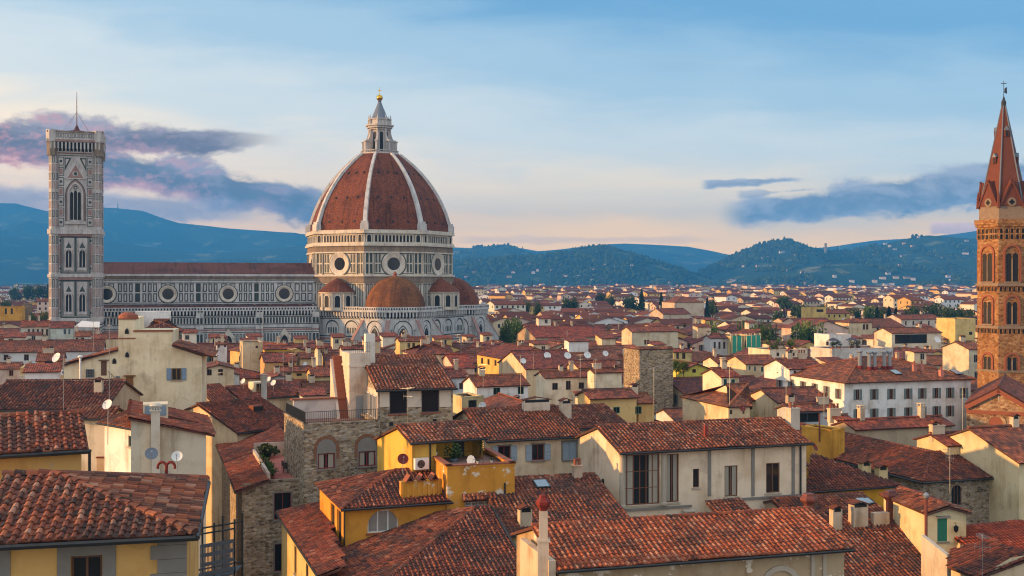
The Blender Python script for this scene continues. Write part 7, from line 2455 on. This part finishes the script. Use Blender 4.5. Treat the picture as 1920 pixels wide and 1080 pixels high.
cells = []
gx, gy = Vector((math.cos(ANG), math.sin(ANG), 0)), Vector((-math.sin(ANG), math.cos(ANG), 0))
rc = random.Random(11)
for i in range(-60, 70):
    for j in range(0, 70):
        p = gx * ((i + (.5 if j % 2 else 0)) * CELL + rc.uniform(-2, 2)) + gy * (j * CELL * .95 + rc.uniform(-2, 2))
        if p.y < 112 or p.y > 640: continue
        u = p.x / p.y * FPX + UC
        if u < -40 or u > 1960: continue
        cells.append((p.y, p, u))
cells.sort(key=lambda c: c[0])
auto = []
far_cells = []
for y, p, u in cells:
    if on_cathedral(p): continue
    w, d = rc.uniform(11, 17), rc.uniform(9.5, 13)
    if any((p.x - r[4]) ** 2 + (p.y - r[5]) ** 2 < (r[6] + min(w, d) * .5) ** 2 for r in REG): continue
    ze = rc.uniform(15.5, 18.3) + (1.0 if rc.random() < .2 else 0)
    if y < 150: ze = min(ze, 16.8)
    rise = .31 * d / 2
    hu = w / 2 / y * FPX + 3
    cap = 99
    if 60 < u + hu and u - hu < 945 and y < 440: cap = CAMZ - (643 - VH) / FPX * (y + d / 2)
    for r in REG:
        if r[3] > y - 4 and r[1] > u - hu and r[0] < u + hu:
            cap = min(cap, CAMZ - (r[2] - VH) / FPX * (y + d * .3))
    if ze + rise > cap: ze = cap - rise
    if ze < 9: continue
    if rc.random() < .05 and y > 200: continue
    (auto if len(auto) < 205 else far_cells).append((y, p, u, w, d, ze))

LM = [(-100, 200, 'the bell tower'), (200, 600, 'the nave'), (600, 900, 'the great dome'), (900, 1165, 'the long dark roof'), (1165, 1300, 'the stone tower stump'), (1300, 1480, 'the green netting'), (1480, 1800, 'the white palazzo'), (1800, 2100, 'the brick belfry')]
DEP = [(0, 200, 'in the near rows'), (200, 300, 'in the middle rows'), (300, 9999, 'in the far rows')]
recs = []
for y, p, u, w, d, ze in auto:
    cn, cc = PAL[rc.randrange(len(PAL))]
    kind = rc.choice(('gable', 'gable', 'cross', 'cross', 'hip'))
    recs.append([y, p, u, w, d, ze, cn, cc, kind])
keyed = {}
for r_ in recs:
    lm = next((n for a, b, n in LM if a <= r_[2] < b), 'the brick belfry'); dp = next(n for a, b, n in DEP if a <= r_[0] < b)
    r_ += [lm, dp]; keyed.setdefault((r_[6], dp, lm), []).append(r_)
for k, v in keyed.items():
    v.sort(key=lambda r: r[2])
    for i, r_ in enumerate(v):
        rn = {'gable': 'gabled', 'cross': 'end-gabled', 'hip': 'hip-roofed'}[r_[8]]
        r_.append((f'{ordinal(i)} {r_[6]} house from left' if len(v) > 1 else f'only {r_[6]} house') + f' {r_[10]} toward {r_[9]}, {rn}')


def simple_roof(mb, w, d, ze, kind, sl=.31, o=.4):
    X, Y = w / 2 + .25, d / 2 + o
    if kind == 'gable':
        zr = ze + sl * Y
        slope(mb, [(-X, -Y, ze), (X, -Y, ze), (X, 0, zr), (-X, 0, zr)], False); slope(mb, [(X, Y, ze), (-X, Y, ze), (-X, 0, zr), (X, 0, zr)], False)
        ridge(mb, (-X, 0, zr), (X, 0, zr), False)
    elif kind == 'cross':
        X, Y = w / 2 + o, d / 2 + .25
        zr = ze + sl * X
        slope(mb, [(X, -Y, ze), (X, Y, ze), (0, Y, zr), (0, -Y, zr)], False); slope(mb, [(-X, Y, ze), (-X, -Y, ze), (0, -Y, zr), (0, Y, zr)], False)
        ridge(mb, (0, -Y, zr), (0, Y, zr), False)
    else:
        X = w / 2 + o; h = min(X, Y); zr = ze + sl * h; a = (-(X - h), -(Y - h) if Y > X else 0, zr); b = (X - h, (Y - h) if Y > X else 0, zr)
        if Y > X: a, b = (0, -(Y - h), zr), (0, Y - h, zr)
        if X >= Y:
            slope(mb, [(-X, -Y, ze), (X, -Y, ze), b, a], False); slope(mb, [(X, Y, ze), (-X, Y, ze), a, b], False)
            slope(mb, [(-X, Y, ze), (-X, -Y, ze), a], False); slope(mb, [(X, -Y, ze), (X, Y, ze), b], False)
        else:
            slope(mb, [(-X, -Y, ze), (X, -Y, ze), a], False); slope(mb, [(X, Y, ze), (-X, Y, ze), b], False)
            slope(mb, [(-X, Y, ze), (-X, -Y, ze), a, b], False); slope(mb, [(X, -Y, ze), (X, Y, ze), b, a], False)
        for q in ((-X, -Y), (X, -Y), (X, Y), (-X, Y)):
            e_ = a if (q[0] < 0 if X >= Y else q[1] < 0) else b
            ridge(mb, (q[0], q[1], ze), e_, False)
    return zr


for y, p, u, w, d, ze, cn, cc, kind, lm, dp, lab in recs:
    rz = ANG + rc.gauss(0, .03) + (math.pi / 2 if False else 0)
    if rc.random() < .08: rz += rc.uniform(-.5, .5)
    t = new_thing('house', lab, 'house', (p.x, p.y, 0), rz, 'houses filling the old town rows')
    mb = MB(); zr = simple_roof(mb, w, d, ze, kind)
    k = rc.uniform(.62, 1.2)
    ro = mb.build('roof', ROOFM(), t, (0, 0, 0), (k, k * rc.uniform(.74, 1.08), k * rc.uniform(.72, 1.12)))
    mb = MB(); X, Y = w / 2, d / 2; zt = ze - .04
    for a, b in (((-X, -Y), (X, -Y)), ((X, -Y), (X, Y)), ((X, Y), (-X, Y)), ((-X, Y), (-X, -Y))):
        mb.poly([(*a, 0), (*b, 0), (*b, zt), (*a, zt)])
    if kind == 'gable':
        for sx in (-1, 1):
            q = [(sx * X, -sx * Y * -1 if False else -Y, zt), (sx * X, Y, zt), (sx * X, 0, zr - .2)]; mb.poly(q if sx > 0 else q[::-1])
    if kind == 'cross':
        for sy in (-1, 1):
            q = [(-X, sy * Y, zt), (X, sy * Y, zt), (0, sy * Y, zr - .2)]; mb.poly(q if sy < 0 else q[::-1])
    j_ = rc.uniform(.85, 1.08); mb.build('wall', M['plaster'], t, (0, 0, 0), tuple(min(.78, c * j_) for c in cc))
    me, scol = rc.choice(unit_win)
    nw = rc.choice((2, 3, 3, 4)); rows = 2 if y < 260 else 1
    for rr in range(rows):
        for i in range(nw):
            if rc.random() < .12: continue
            o = bpy.data.objects.new('window', me); COL.objects.link(o); o.parent = t; o.color = (*scol, 1)
            o.location = (-X + w * (i + .5) / nw, -Y - .005, ze - 2.1 - rr * 3.1)
    if u > 700:
        for i in range(2):
            o = bpy.data.objects.new('window', me); COL.objects.link(o); o.parent = t; o.color = (*scol, 1)
            o.location = (-X - .005, -Y + d * (i + .5) / 2, ze - 2.1); o.rotation_euler = (0, 0, -math.pi / 2)
    if rc.random() < .38 and kind != 'hip':
        bw, bd, bh = rc.uniform(2.6, 5), rc.uniform(2.6, 4), rc.uniform(2.0, 3.0)
        cx_, cy_ = rc.uniform(-.28, .28) * w, rc.uniform(-.25, .1) * d
        bz = zr - .31 * abs(cy_ if kind == 'gable' else cx_) - 1.2
        bb = MB(); bb.box(cx_ - bw / 2, cx_ + bw / 2, cy_ - bd / 2, cy_ + bd / 2, bz, bz + bh + 1)
        cab = bb.build('roof_cabin', M['plaster'], ro, (0, 0, 0), PAL[rc.randrange(6)][1])
        if rc.random() < .7:
            wm_ = bpy.data.objects.new('window', unit_win[rc.choice((0, 3))][0]); COL.objects.link(wm_); wm_.parent = t; wm_.scale = (.9, 1, .8); wm_.location = (cx_ + rc.uniform(-.2, .2) * bw, cy_ - bd / 2 - .005, bz + bh - .6)
        rb = MB(); z3 = bz + bh + 1
        slope(rb, [(cx_ - bw / 2 - .3, cy_ - bd / 2 - .35, z3), (cx_ + bw / 2 + .3, cy_ - bd / 2 - .35, z3), (cx_ + bw / 2 + .3, cy_ + bd / 2 + .3, z3 + bd * .25), (cx_ - bw / 2 - .3, cy_ + bd / 2 + .3, z3 + bd * .25)], False)
        rb.build('cabin_roof', ROOFM(), ro, (0, 0, 0), (1.05, .8, .78))
    for i in range(rc.choice((0, 1, 1, 2))):
        o = bpy.data.objects.new('chimney', rc.choice(um)); COL.objects.link(o); o.parent = ro; o.color = (*rc.choice(((.55, .46, .34), (.5, .36, .25), (.6, .55, .45))), 1)
        if kind == 'cross': o.location = (rc.uniform(-.2, .2) * w, rc.uniform(-.35, .35) * d, zr - .25 * abs(.2 * w) - .2)
        elif kind == 'hip': o.location = (rc.uniform(-.15, .15) * w, rc.uniform(-.1, .1) * d, zr - .5)
        else: o.location = (rc.uniform(-.38, .38) * w, rc.uniform(-.25, .25) * d, 0); o.location.z = zr - .31 * abs(o.location.y) - .1


# chimneys on the described houses of the middle distance
for o in list(bpy.data.objects):
    if o.type == 'EMPTY' and o.name.split('.')[0] == 'house' and o.get('group') is None:
        ro = [c for c in o.children if c.name.startswith('roof')]
        if not ro or rc.random() < .25: continue
        vs = [v.co for v in ro[0].data.vertices]
        zr = max(v.z for v in vs); top = [v for v in vs if v.z > zr - .15]
        a = min(top, key=lambda v: v.x); b = max(top, key=lambda v: v.x)
        for k in range(rc.choice((1, 1, 2))):
            c = bpy.data.objects.new('chimney', rc.choice(um)); COL.objects.link(c); c.parent = ro[0]; c.color = (.56, .46, .34, 1); c.rotation_euler = (0, 0, ANG)
            c.location = a.lerp(b, rc.uniform(.1, .9)) - Z * .35

# more aerials: one built, the rest copies
ap = [r_ for r_ in recs if 90 < r_[2] < 1900]
ap = sorted(rc.sample(ap, 34), key=lambda r: r[2])
cnt = {}
for r_ in ap: cnt.setdefault((r_[10], r_[9]), []).append(r_)
proto = None
for (dp, lm), v in cnt.items():
    for i, r_ in enumerate(v):
        lab = (f'{ordinal(i)} thin aerial from left' if len(v) > 1 else 'only thin aerial') + f' {dp} toward {lm}'
        loc = r_[1] + gx * rc.uniform(-3, 3) + Z * (r_[5] + 1.2)
        if proto is None:
            proto = antenna(lab, loc, 3.4, 30, mast=.035); t = proto
        else:
            t = proto.copy(); COL.objects.link(t); t.location = loc; t['label'] = lab
            for ch in [c for c in proto.children]:
                c = ch.copy(); COL.objects.link(c); c.parent = t
        t.rotation_euler = (0, 0, rc.uniform(0, 3)); t.scale = (1.2, 1.2, rc.uniform(.9, 1.5))

# ---------------------------------------------------------------- the far town, too many houses to count
def m_farwall(g):
    t = g.attr('tint')
    c = g.ramp(t, [(i / 10, PAL[i][1]) for i in range(10)], 'CONSTANT')
    n = g.noise(g.pos(), .4, 3)
    return g.mix(g.m('MULTIPLY', g.sm(n, .4, .7), .4), c, g.mix(1.0, c, (.7, .66, .62), 'MULTIPLY'))


M['farwall'] = mat('far house plaster', m_farwall, .9, spec=.1)
M['farroof'] = mat('far roofs', lambda g: g.mix(g.m('MULTIPLY', g.noise(g.pos(), .8, 4, .6), .6), g.ramp(g.attr('tint'), [(0, (.07, .028, .022)), (.5, (.125, .040, .026)), (1, (.21, .065, .034))]), (.09, .045, .035)), .9, spec=.1)
rf = random.Random(23)
fm = MB()
HV = [(-1, -1, 0), (1, -1, 0), (1, 1, 0), (-1, 1, 0), (-1, -1, 1), (1, -1, 1), (1, 1, 1), (-1, 1, 1)]


def far_house(p, w, d, ze, rz, win=True):
    c, s = math.cos(rz), math.sin(rz)
    Wd = lambda x, y, z: (p.x + x * c - y * s, p.y + x * s + y * c, z)
    X, Y = w / 2, d / 2
    tw = rf.random(); tr = rf.random()
    zr = ze + .3 * Y
    v = [Wd(a * X, b * Y, cz * ze) for a, b, cz in HV] + [Wd(-X, 0, zr), Wd(X, 0, zr)]
    fm.add(v, [(0, 1, 5, 4), (1, 2, 6, 9, 5), (2, 3, 7, 6), (3, 0, 4, 8, 7)], 0, tw)
    o = .5
    e = [Wd(-X - o, -Y - o, ze - .05), Wd(X + o, -Y - o, ze - .05), Wd(X + o, 0, zr + .12), Wd(-X - o, 0, zr + .12), Wd(X + o, Y + o, ze - .05), Wd(-X - o, Y + o, ze - .05)]
    e2 = [Wd(-X - o, -Y - o, ze - .4), Wd(X + o, -Y - o, ze - .4)]
    fm.add(e + e2, [(0, 1, 2, 3), (4, 5, 3, 2), (6, 7, 1, 0)], 1, tr)
    if win:
        flip = abs(math.sin(rz - ANG)) > .7
        n = max(2, int(w / 3.2))
        for rr in range(2):
            for i in range(n):
                if rf.random() < .15: continue
                x = -X + w * (i + .5) / n; z = ze - 2.3 - rr * 3.2
                fm.add([Wd(x - .55, -Y - .06, z), Wd(x + .55, -Y - .06, z), Wd(x + .55, -Y - .06, z + 1.5), Wd(x - .55, -Y - .06, z + 1.5)], [(0, 1, 2, 3)], 2)
        if p.x > -50:
            for i in range(2):
                y = -Y + d * (i + .5) / 2; z = ze - 2.3
                fm.add([Wd(-X - .06, y + .5, z), Wd(-X - .06, y - .5, z), Wd(-X - .06, y - .5, z + 1.5), Wd(-X - .06, y + .5, z + 1.5)], [(0, 1, 2, 3)], 2)
    if rf.random() < .5:
        x, y = rf.uniform(-.35, .35) * w, rf.uniform(-.2, .2) * d; z = zr - .3 * abs(y)
        q = [Wd(x + a * .4, y + b * .3, z + cz) for a, b, cz in ((-1, -1, -.2), (1, -1, -.2), (1, 1, -.2), (-1, 1, -.2), (-1, -1, 1), (1, -1, 1), (1, 1, 1), (-1, 1, 1))]
        fm.add(q, [(0, 1, 5, 4), (1, 2, 6, 5), (3, 0, 4, 7), (4, 5, 6, 7)], 0, rf.random())


TREES = [(1472, 556, 1150, 19, 'pine'), (1492, 563, 1000, 15, 'round'), (1508, 566, 980, 14, 'round'), (1545, 566, 950, 13, 'round'), (1560, 569, 930, 12, 'round'), (1638, 566, 900, 17, 'pale'), (1644, 576, 780, 13, 'cone'), (1657, 568, 880, 12, 'round'), (1667, 575, 780, 13, 'cone'), (1680, 577, 760, 12, 'cone'), (1755, 562, 950, 24, 'round'), (1778, 566, 900, 16, 'round'), (1797, 568, 880, 20, 'round'), (1812, 572, 800, 13, 'round'), (1512, 592, 560, 17, 'pale'), (1495, 598, 520, 11, 'round'), (1720, 566, 900, 13, 'round'), (1700, 570, 860, 10, 'round'),
         (1127, 546, 1500, 22, 'round'), (1145, 549, 1450, 15, 'round'), (1185, 549, 1300, 24, 'round'), (1203, 543, 1300, 17, 'cone'), (1240, 549, 1200, 14, 'cone'), (1252, 552, 1150, 13, 'round'), (1338, 556, 1000, 13, 'round'), (1326, 558, 950, 11, 'cone'), (1059, 552, 1250, 17, 'round'), (1078, 554, 1200, 14, 'round'), (986, 557, 1050, 12, 'round'), (965, 586, 560, 10, 'pale'), (950, 590, 540, 8, 'round'), (1391, 588, 560, 13, 'pale'), (1424, 592, 540, 14, 'round'), (1440, 597, 520, 9, 'round'), (1332, 593, 560, 12, 'pale'), (1310, 594, 560, 9, 'round'), (1282, 672, 205, 2.6, 'pale'), (1268, 669, 210, 2.2, 'pale'),
         (30, 533, 1900, 24, 'round'), (52, 531, 1900, 22, 'round'), (75, 530, 1850, 26, 'round'), (90, 533, 1800, 18, 'cone'), (60, 579, 640, 9, 'round'), (80, 574, 690, 9, 'pale'), (15, 556, 1000, 14, 'round'), (1008, 560, 1000, 9, 'round'), (1460, 572, 830, 12, 'round'), (1590, 572, 880, 12, 'pale'), (1605, 571, 890, 10, 'round')]
TREES = [(u, v - 2, y * .66, wd * .72, k) if y > 450 else (u, v, y, wd, k) for u, v, y, wd, k in TREES]
TP = []
for u, v, y, wd, k in TREES:
    TP.append(Vector(((u - UC) / FPX * y, y, 0)))
def blocked(p, y):
    if any((p - q).length < 13 for q in TP): return True
    u = p.x / p.y * FPX + UC
    for q in TREES:
        if q[2] - 110 < p.y < q[2] + 6 and abs(u - q[0]) < q[3] * .5 / q[2] * FPX + 8: return True
    return any((p.x - r[4]) ** 2 + (p.y - r[5]) ** 2 < (r[6] + 8) ** 2 for r in REG)
def ground_cells(y0, y1, cell, cells_x, wr, dr, zr_, skip, win=True):
    j0, j1 = int(-y1 * .5 / cell), int(y1 * 1.2 / cell)
    for i in range(-cells_x, cells_x):
        for j in range(j0, j1):
            p = gx * (i * cell + rf.uniform(-.2, .2) * cell) + gy * (j * cell + rf.uniform(-.2, .2) * cell)
            if p.y < y0 or p.y > y1: continue
            u = p.x / p.y * FPX + UC
            if u < -30 or u > 1950 or rf.random() < skip: continue
            if on_cathedral(p, 6) or blocked(p, p.y): continue
            ze = rf.uniform(*zr_)
            if rf.random() < .10: ze += 4.5
            far_house(p, rf.uniform(*wr), rf.uniform(*dr), ze, ANG + rf.gauss(0, .06) + (rf.uniform(-.6, .6) if rf.random() < .15 else 0) + (math.pi / 2 if rf.random() < .45 else 0), win)
for y, p, u, w, d, ze in far_cells:
    if not blocked(p, y): far_house(p, w, d, min(18.5, ze + rf.choice((-3.5, -1, 0, .6))), ANG + rf.gauss(0, .05) + (math.pi / 2 if rf.random() < .45 else 0))
ground_cells(640, 1250, 20.5, 75, (11, 22), (9, 14), (10.0, 19.0), .13)
ground_cells(1250, 2300, 30, 90, (14, 30), (11, 16), (9, 21), .25)
ground_cells(2300, 3700, 42, 100, (16, 40), (11, 18), (9, 24), .40, False)
o = fm.build('distant_houses', [M['farwall'], M['farroof'], M['dark']])
tag(o, 'mass of small red-roofed houses of the far town below the hills', None, None, 'stuff')

# ---------------------------------------------------------------- trees among the houses
def tree_mesh(kind, seed):
    r = random.Random(seed)
    tr = MB(); cr = MB()
    if kind == 'cone':
        tr.tube((0, 0, 0), (0, 0, .5), .022, .012, 6)
        for i in range(900):
            t = r.random() ** .8; a = r.uniform(0, 6.283); rad = .17 * (1 - t) ** .7 * r.uniform(.5, 1.05)
            p = Vector((rad * math.cos(a), rad * math.sin(a), .08 + .9 * t)); q = Vector((r.gauss(0, 1), r.gauss(0, 1), r.gauss(0, 1))).normalized(); b = q.orthogonal().normalized(); s = .028
            cr.add([p - q * s, p + b * s * .7, p + q * s, p - b * s * .7], [(0, 1, 2, 3)], 0, min(1, max(0, .25 + r.gauss(0, .15))))
        return tr, cr
    flat = .22 if kind == 'pine' else .34
    zc = .76 if kind == 'pine' else .58
    tr.tube((0, 0, 0), (.02, 0, zc * .75), .03, .018, 7)
    lumps = []
    for i in range(11):
        a = r.uniform(0, 6.283); d = r.uniform(.1, .36); z = zc + r.uniform(-.6, .8) * flat * .6
        lumps.append((Vector((d * math.cos(a), d * math.sin(a), z)), r.uniform(.13, .22)))
        tr.tube((.01, 0, zc * r.uniform(.4, .7)), lumps[-1][0], .012, .004, 5)
    lumps.append((Vector((0, 0, zc + flat * .35)), .24))
    for i in range(1500):
        c, rad = lumps[r.randrange(len(lumps))]
        q = Vector((r.gauss(0, 1), r.gauss(0, 1), r.gauss(0, 1))).normalized()
        p = c + Vector((q.x * rad, q.y * rad, q.z * rad * (.5 if kind == 'pine' else .85))) * (r.random() ** .33)
        a = Vector((r.gauss(0, 1), r.gauss(0, 1), r.gauss(0, .7))).normalized(); b = a.orthogonal().normalized(); s = r.uniform(.018, .04)
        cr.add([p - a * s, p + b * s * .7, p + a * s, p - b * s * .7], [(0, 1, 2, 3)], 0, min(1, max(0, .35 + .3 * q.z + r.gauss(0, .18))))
    return tr, cr


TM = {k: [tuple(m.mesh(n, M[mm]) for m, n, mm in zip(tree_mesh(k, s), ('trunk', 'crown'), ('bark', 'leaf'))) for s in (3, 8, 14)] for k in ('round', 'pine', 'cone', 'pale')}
NM = {'round': ('tree', 'dark rounded tree'), 'pale': ('tree', 'paler green bushy tree'), 'pine': ('pine_tree', 'flat-topped umbrella pine'), 'cone': ('cypress_tree', 'slim dark cypress tree')}
AR = [(-50, 200, 'left of the nave'), (200, 1010, 'right of the apse'), (1010, 1165, 'beyond the long ribbed hall'), (1165, 1262, 'behind the stone tower stump'), (1262, 1360, 'around the broad pale hall'), (1360, 1450, 'behind the green netting'), (1450, 1535, 'left of the far yellow building'), (1535, 1700, 'beyond the cream belvedere'), (1700, 1900, 'left of the brick belfry')]
tk_ = {}
for q in TREES:
    ar = next(n for a, b, n in AR if a <= q[0] < b); tk_.setdefault((NM[q[4]][1], ar), []).append(q)
for (lb, ar), v in tk_.items():
    v.sort(key=lambda q: q[0])
    for i, (u, vt, y, wd, k) in enumerate(v):
        if len(v) > 1: lab = f'{lb} {ar}, {ordinal(i)} such tree from the left there'
        else: lab = f'{lb} {ar}, the only such tree there'
        hgt = CAMZ - (vt - VH) / FPX * y
        base = 0.0 if y > 300 else 16.5
        t = new_thing(NM[k][0], lab, 'tree', ((u - UC) / FPX * y, y, base), rf.uniform(0, 6), 'trees among the houses')
        a, b = TM[k][rf.randrange(3)]
        sx = wd * (1.0 if k != 'cone' else 2.0) ; sz = (hgt - base) / (1.0 if k == 'cone' else .95)
        for nm, me in (('trunk', a), ('crown', b)):
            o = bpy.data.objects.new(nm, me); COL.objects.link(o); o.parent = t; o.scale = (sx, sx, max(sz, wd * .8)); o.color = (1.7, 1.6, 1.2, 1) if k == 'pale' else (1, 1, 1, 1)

# ---------------------------------------------------------------- woods and villas on the hills
ico_v, ico_f = [], []
for i in range(2):
    for j in range(6):
        a = j * math.pi / 3 + i * .5; ico_v.append((math.cos(a) * (1, .72)[i], math.sin(a) * (1, .72)[i], (.35, 1.25)[i]))
ico_v += [(0, 0, 1.75), (0, 0, -.3)]
for j in range(6):
    k = (j + 1) % 6
    ico_f += [(j, k, 6 + j, 6 + j), (k, 6 + k, 6 + j, 6 + j), (6 + j, 6 + k, 12, 12), (k, j, 13, 13)]
ico_v = np.array(ico_v); ico_f = np.array([f[:3] for f in ico_f])


def scatter(X, Y, Zz, rad, seed, name, lab, cyp=.08):
    r = np.random.default_rng(seed); N = len(X)
    s = r.uniform(.6, 1.35, N) * rad; sz = s * r.uniform(.7, 1.15, N)
    cy = r.random(N) < cyp; s = np.where(cy, s * .38, s); sz = np.where(cy, sz * 1.5, sz)
    V = ico_v[None] * (1 + r.normal(0, .16, (N, len(ico_v), 3)))
    W_ = V * np.stack([s, s, sz], -1)[:, None] + np.stack([X, Y, Zz], -1)[:, None]
    Q = ico_f[None] + (np.arange(N) * len(ico_v))[:, None, None]
    T = np.repeat(np.clip(r.normal(.33, .2, N), 0, 1)[:, None], len(ico_v), 1)
    mb = MB(); mb.add_np(W_.reshape(-1, 3), Q.reshape(-1, 3), T.ravel())
    tag(mb.build(name, M['leaf']), lab, None, None, 'stuff')


def on_hill(hl, n, seed, u0, u1, t0=.02, t1=1.0, thr=.42):
    r = np.random.default_rng(seed)
    t = t0 + (t1 - t0) * r.random(n) ** .8
    Y = hl.yb + (hl.yr - hl.yb) * t
    u = r.uniform(u0, u1, n); X = (u - UC) / FPX * Y
    keep = vnoise(X / 170 + 30, Y / 420 + 30, seed) * .6 + vnoise(X / 60 + 30, Y / 150 + 30, seed + 5) * .4 > thr
    X, Y = X[keep], Y[keep]
    return X, Y, hl.height(X, Y) - 1


scatter(*on_hill(hill_right, 15000, 3, 1180, 1930), 8.0, 1, 'hillside_woods', 'dark woods covering the villa-dotted right hill')
scatter(*on_hill(hill_centre, 11000, 4, 640, 1370), 8.0, 2, 'hillside_woods', 'dark woods covering the rounded middle hill')
scatter(*on_hill(hill_mid, 9000, 5, 180, 1180, .0, 1.0, .5), 9.0, 3, 'hillside_woods', 'bluish woods on the low hills behind the cathedral')
r = np.random.default_rng(9); n = 4200
Y = r.uniform(2500, 4000, n); X = (r.uniform(-20, 1940, n) - UC) / FPX * Y
k = vnoise(X / 200 + 30, Y / 250 + 30, 77) > .52
scatter(X[k], Y[k], np.zeros(k.sum()), 9.0, 4, 'far_woods', 'dark belt of trees where the far town meets the hills', .04)

VL = {}
rv = random.Random(31)
spots = []
for hl, nm, lst in ((hill_right, 'right hill', [(1375, 528, 22), (1368, 530, 15), (1392, 530, 14), (1440, 484, 24), (1430, 486, 12), (1466, 474, 20), (1488, 481, 16), (1453, 456, 30), (1545, 466, 16), (1530, 468, 12), (1585, 476, 18), (1640, 480, 18), (1660, 456, 16), (1668, 462, 14), (1678, 469, 12), (1695, 457, 14), (1711, 462, 16), (1693, 482, 16), (1752, 481, 20), (1765, 484, 14), (1810, 477, 22), (1688, 497, 14), (1645, 506, 16), (1665, 515, 18), (1655, 522, 20), (1680, 521, 16), (1700, 522, 18), (1640, 529, 16), (1660, 536, 18), (1672, 534, 14), (1712, 525, 14), (1760, 528, 14), (1787, 527, 20), (1778, 520, 12), (1482, 506, 18), (1478, 508, 12), (1505, 513, 14), (1565, 520, 9), (1597, 528, 14), (1510, 535, 10), (1395, 500, 14), (1355, 498, 12), (1388, 496, 8), (1600, 497, 12), (1450, 502, 14), (1420, 501, 10), (1765, 545, 16), (1722, 446, 14), (1812, 452, 14), (1850, 505, 18)]),
                    (hill_centre, 'middle hill', [(890, 511, 18), (1000, 512, 16), (1008, 508, 10), (1035, 510, 14), (962, 512, 14), (972, 499, 12), (990, 497, 14), (1113, 507, 8), (1135, 499, 10), (1150, 502, 12), (1185, 500, 14), (1060, 522, 14), (875, 521, 18), (865, 525, 14), (1128, 473, 14), (935, 483, 12), (900, 490, 10), (1085, 519, 10), (1110, 527, 10), (1255, 533, 10), (955, 520, 16)]),
                    (hill_mid, 'low hills behind the nave', [(425, 487, 20), (440, 491, 14), (470, 489, 16), (505, 485, 14), (556, 487, 14), (360, 496, 10), (970, 468, 16), (982, 476, 10)])):
    for u, v, w in lst:
        # walk up the slope to the point seen at this height
        best = None
        for t in np.linspace(.02, .99, 90):
            y = hl.yb + (hl.yr - hl.yb) * t; x = (u - UC) / FPX * y
            z = float(hl.height(np.array([x]), np.array([y]))[0]); vv = VH + (CAMZ - z) / y * FPX
            if best is None or abs(vv - v) < best[0]: best = (abs(vv - v), x, y, z)
        spots.append((nm, u, v, w, best[1:]))
for nm, u, v, w, p in spots:
    cnm, cc = rv.choice((('white', (.70, .69, .66)), ('white', (.70, .69, .66)), ('cream', (.68, .60, .46)), ('ochre', (.62, .46, .26))))
    VL.setdefault((nm, cnm), []).append((u, v, w, p, cc))
for (nm, cnm), v in VL.items():
    v.sort(key=lambda q: q[0])
    for i, (u, vv, w, p, cc) in enumerate(v):
        W_ = w * rv.uniform(.9, 1.5); d = 11; hh = rv.uniform(6, 9.5)
        t = new_thing('villa', f'small {cnm} villa on the {nm}, {ordinal(i)} {cnm} one from the left', 'villa', (p[0], p[1], p[2] - 3), rv.uniform(-.25, .3), 'villas on the hills')
        mb = MB(); mb.box(-W_ / 2, W_ / 2, -d / 2, d / 2, 0, hh + 3); wl = mb.build('wall', M['plaster'], t, (0, 0, 0), cc)
        mb = MB(); zz2 = hh + 3.02; X_, Y_ = W_ / 2 + 1, d / 2 + 1; rr_ = 3.0
        mb.add([(-X_, -Y_, zz2), (X_, -Y_, zz2), (X_, Y_, zz2), (-X_, Y_, zz2), (-X_ + Y_ * .8, 0, zz2 + rr_), (X_ - Y_ * .8, 0, zz2 + rr_)], [(0, 1, 5, 4), (1, 2, 5), (2, 3, 4, 5), (3, 0, 4), (3, 2, 1, 0)], 0, .5)
        mb.build('roof', M['farroof'], t)
# mast on the far mountain and slim tower on the right hill
p = at_y(1548, 457, 5300); t = new_thing('church_tower', 'slim stone church tower on the saddle of the right hill', 'tower', (p.x, p.y, p.z - 45))
mb = MB(); mb.box(-4.5, 4.5, -4.5, 4.5, 0, 44); mb.build('shaft', M['plaster'], t, (0, 0, 0), (.35, .30, .25)); mb = MB(); mb.box(-5.2, 5.2, -5.2, 5.2, 44, 47); mb.build('battlement', M['plaster'], t, (0, 0, 0), (.35, .30, .25))
p = at_y(221, 378, 9200); t = new_thing('radio_mast', 'tiny radio mast on the crest of the left mountain', 'mast', (p.x, p.y, p.z - 55))
mb = MB(); mb.tube((0, 0, 0), (0, 0, 55), 5, 1.5, 6); mb.build('mast', M['metal'], t)
HAZE_COL, HAZE_D = (.065, .40, 1.0), 1.2e-4
# ---------------------------------------------------------------- the evening air
hb = MB()
hb.box(-9000, 9000, -300, 11400, -1.0, 735)
hm = bpy.data.materials.new('haze')
hm.use_nodes = True
_g = G(hm.node_tree)
_v = _g.n('ShaderNodeVolumePrincipled', {'Color': HAZE_COL, 'Density': HAZE_D, 'Anisotropy': 0.0})
_g.n('ShaderNodeOutputMaterial', {'Volume': _v.outputs[0]})
tag(hb.build('haze', hm), 'thin blue evening haze over the city and hills', None, None, 'stuff')
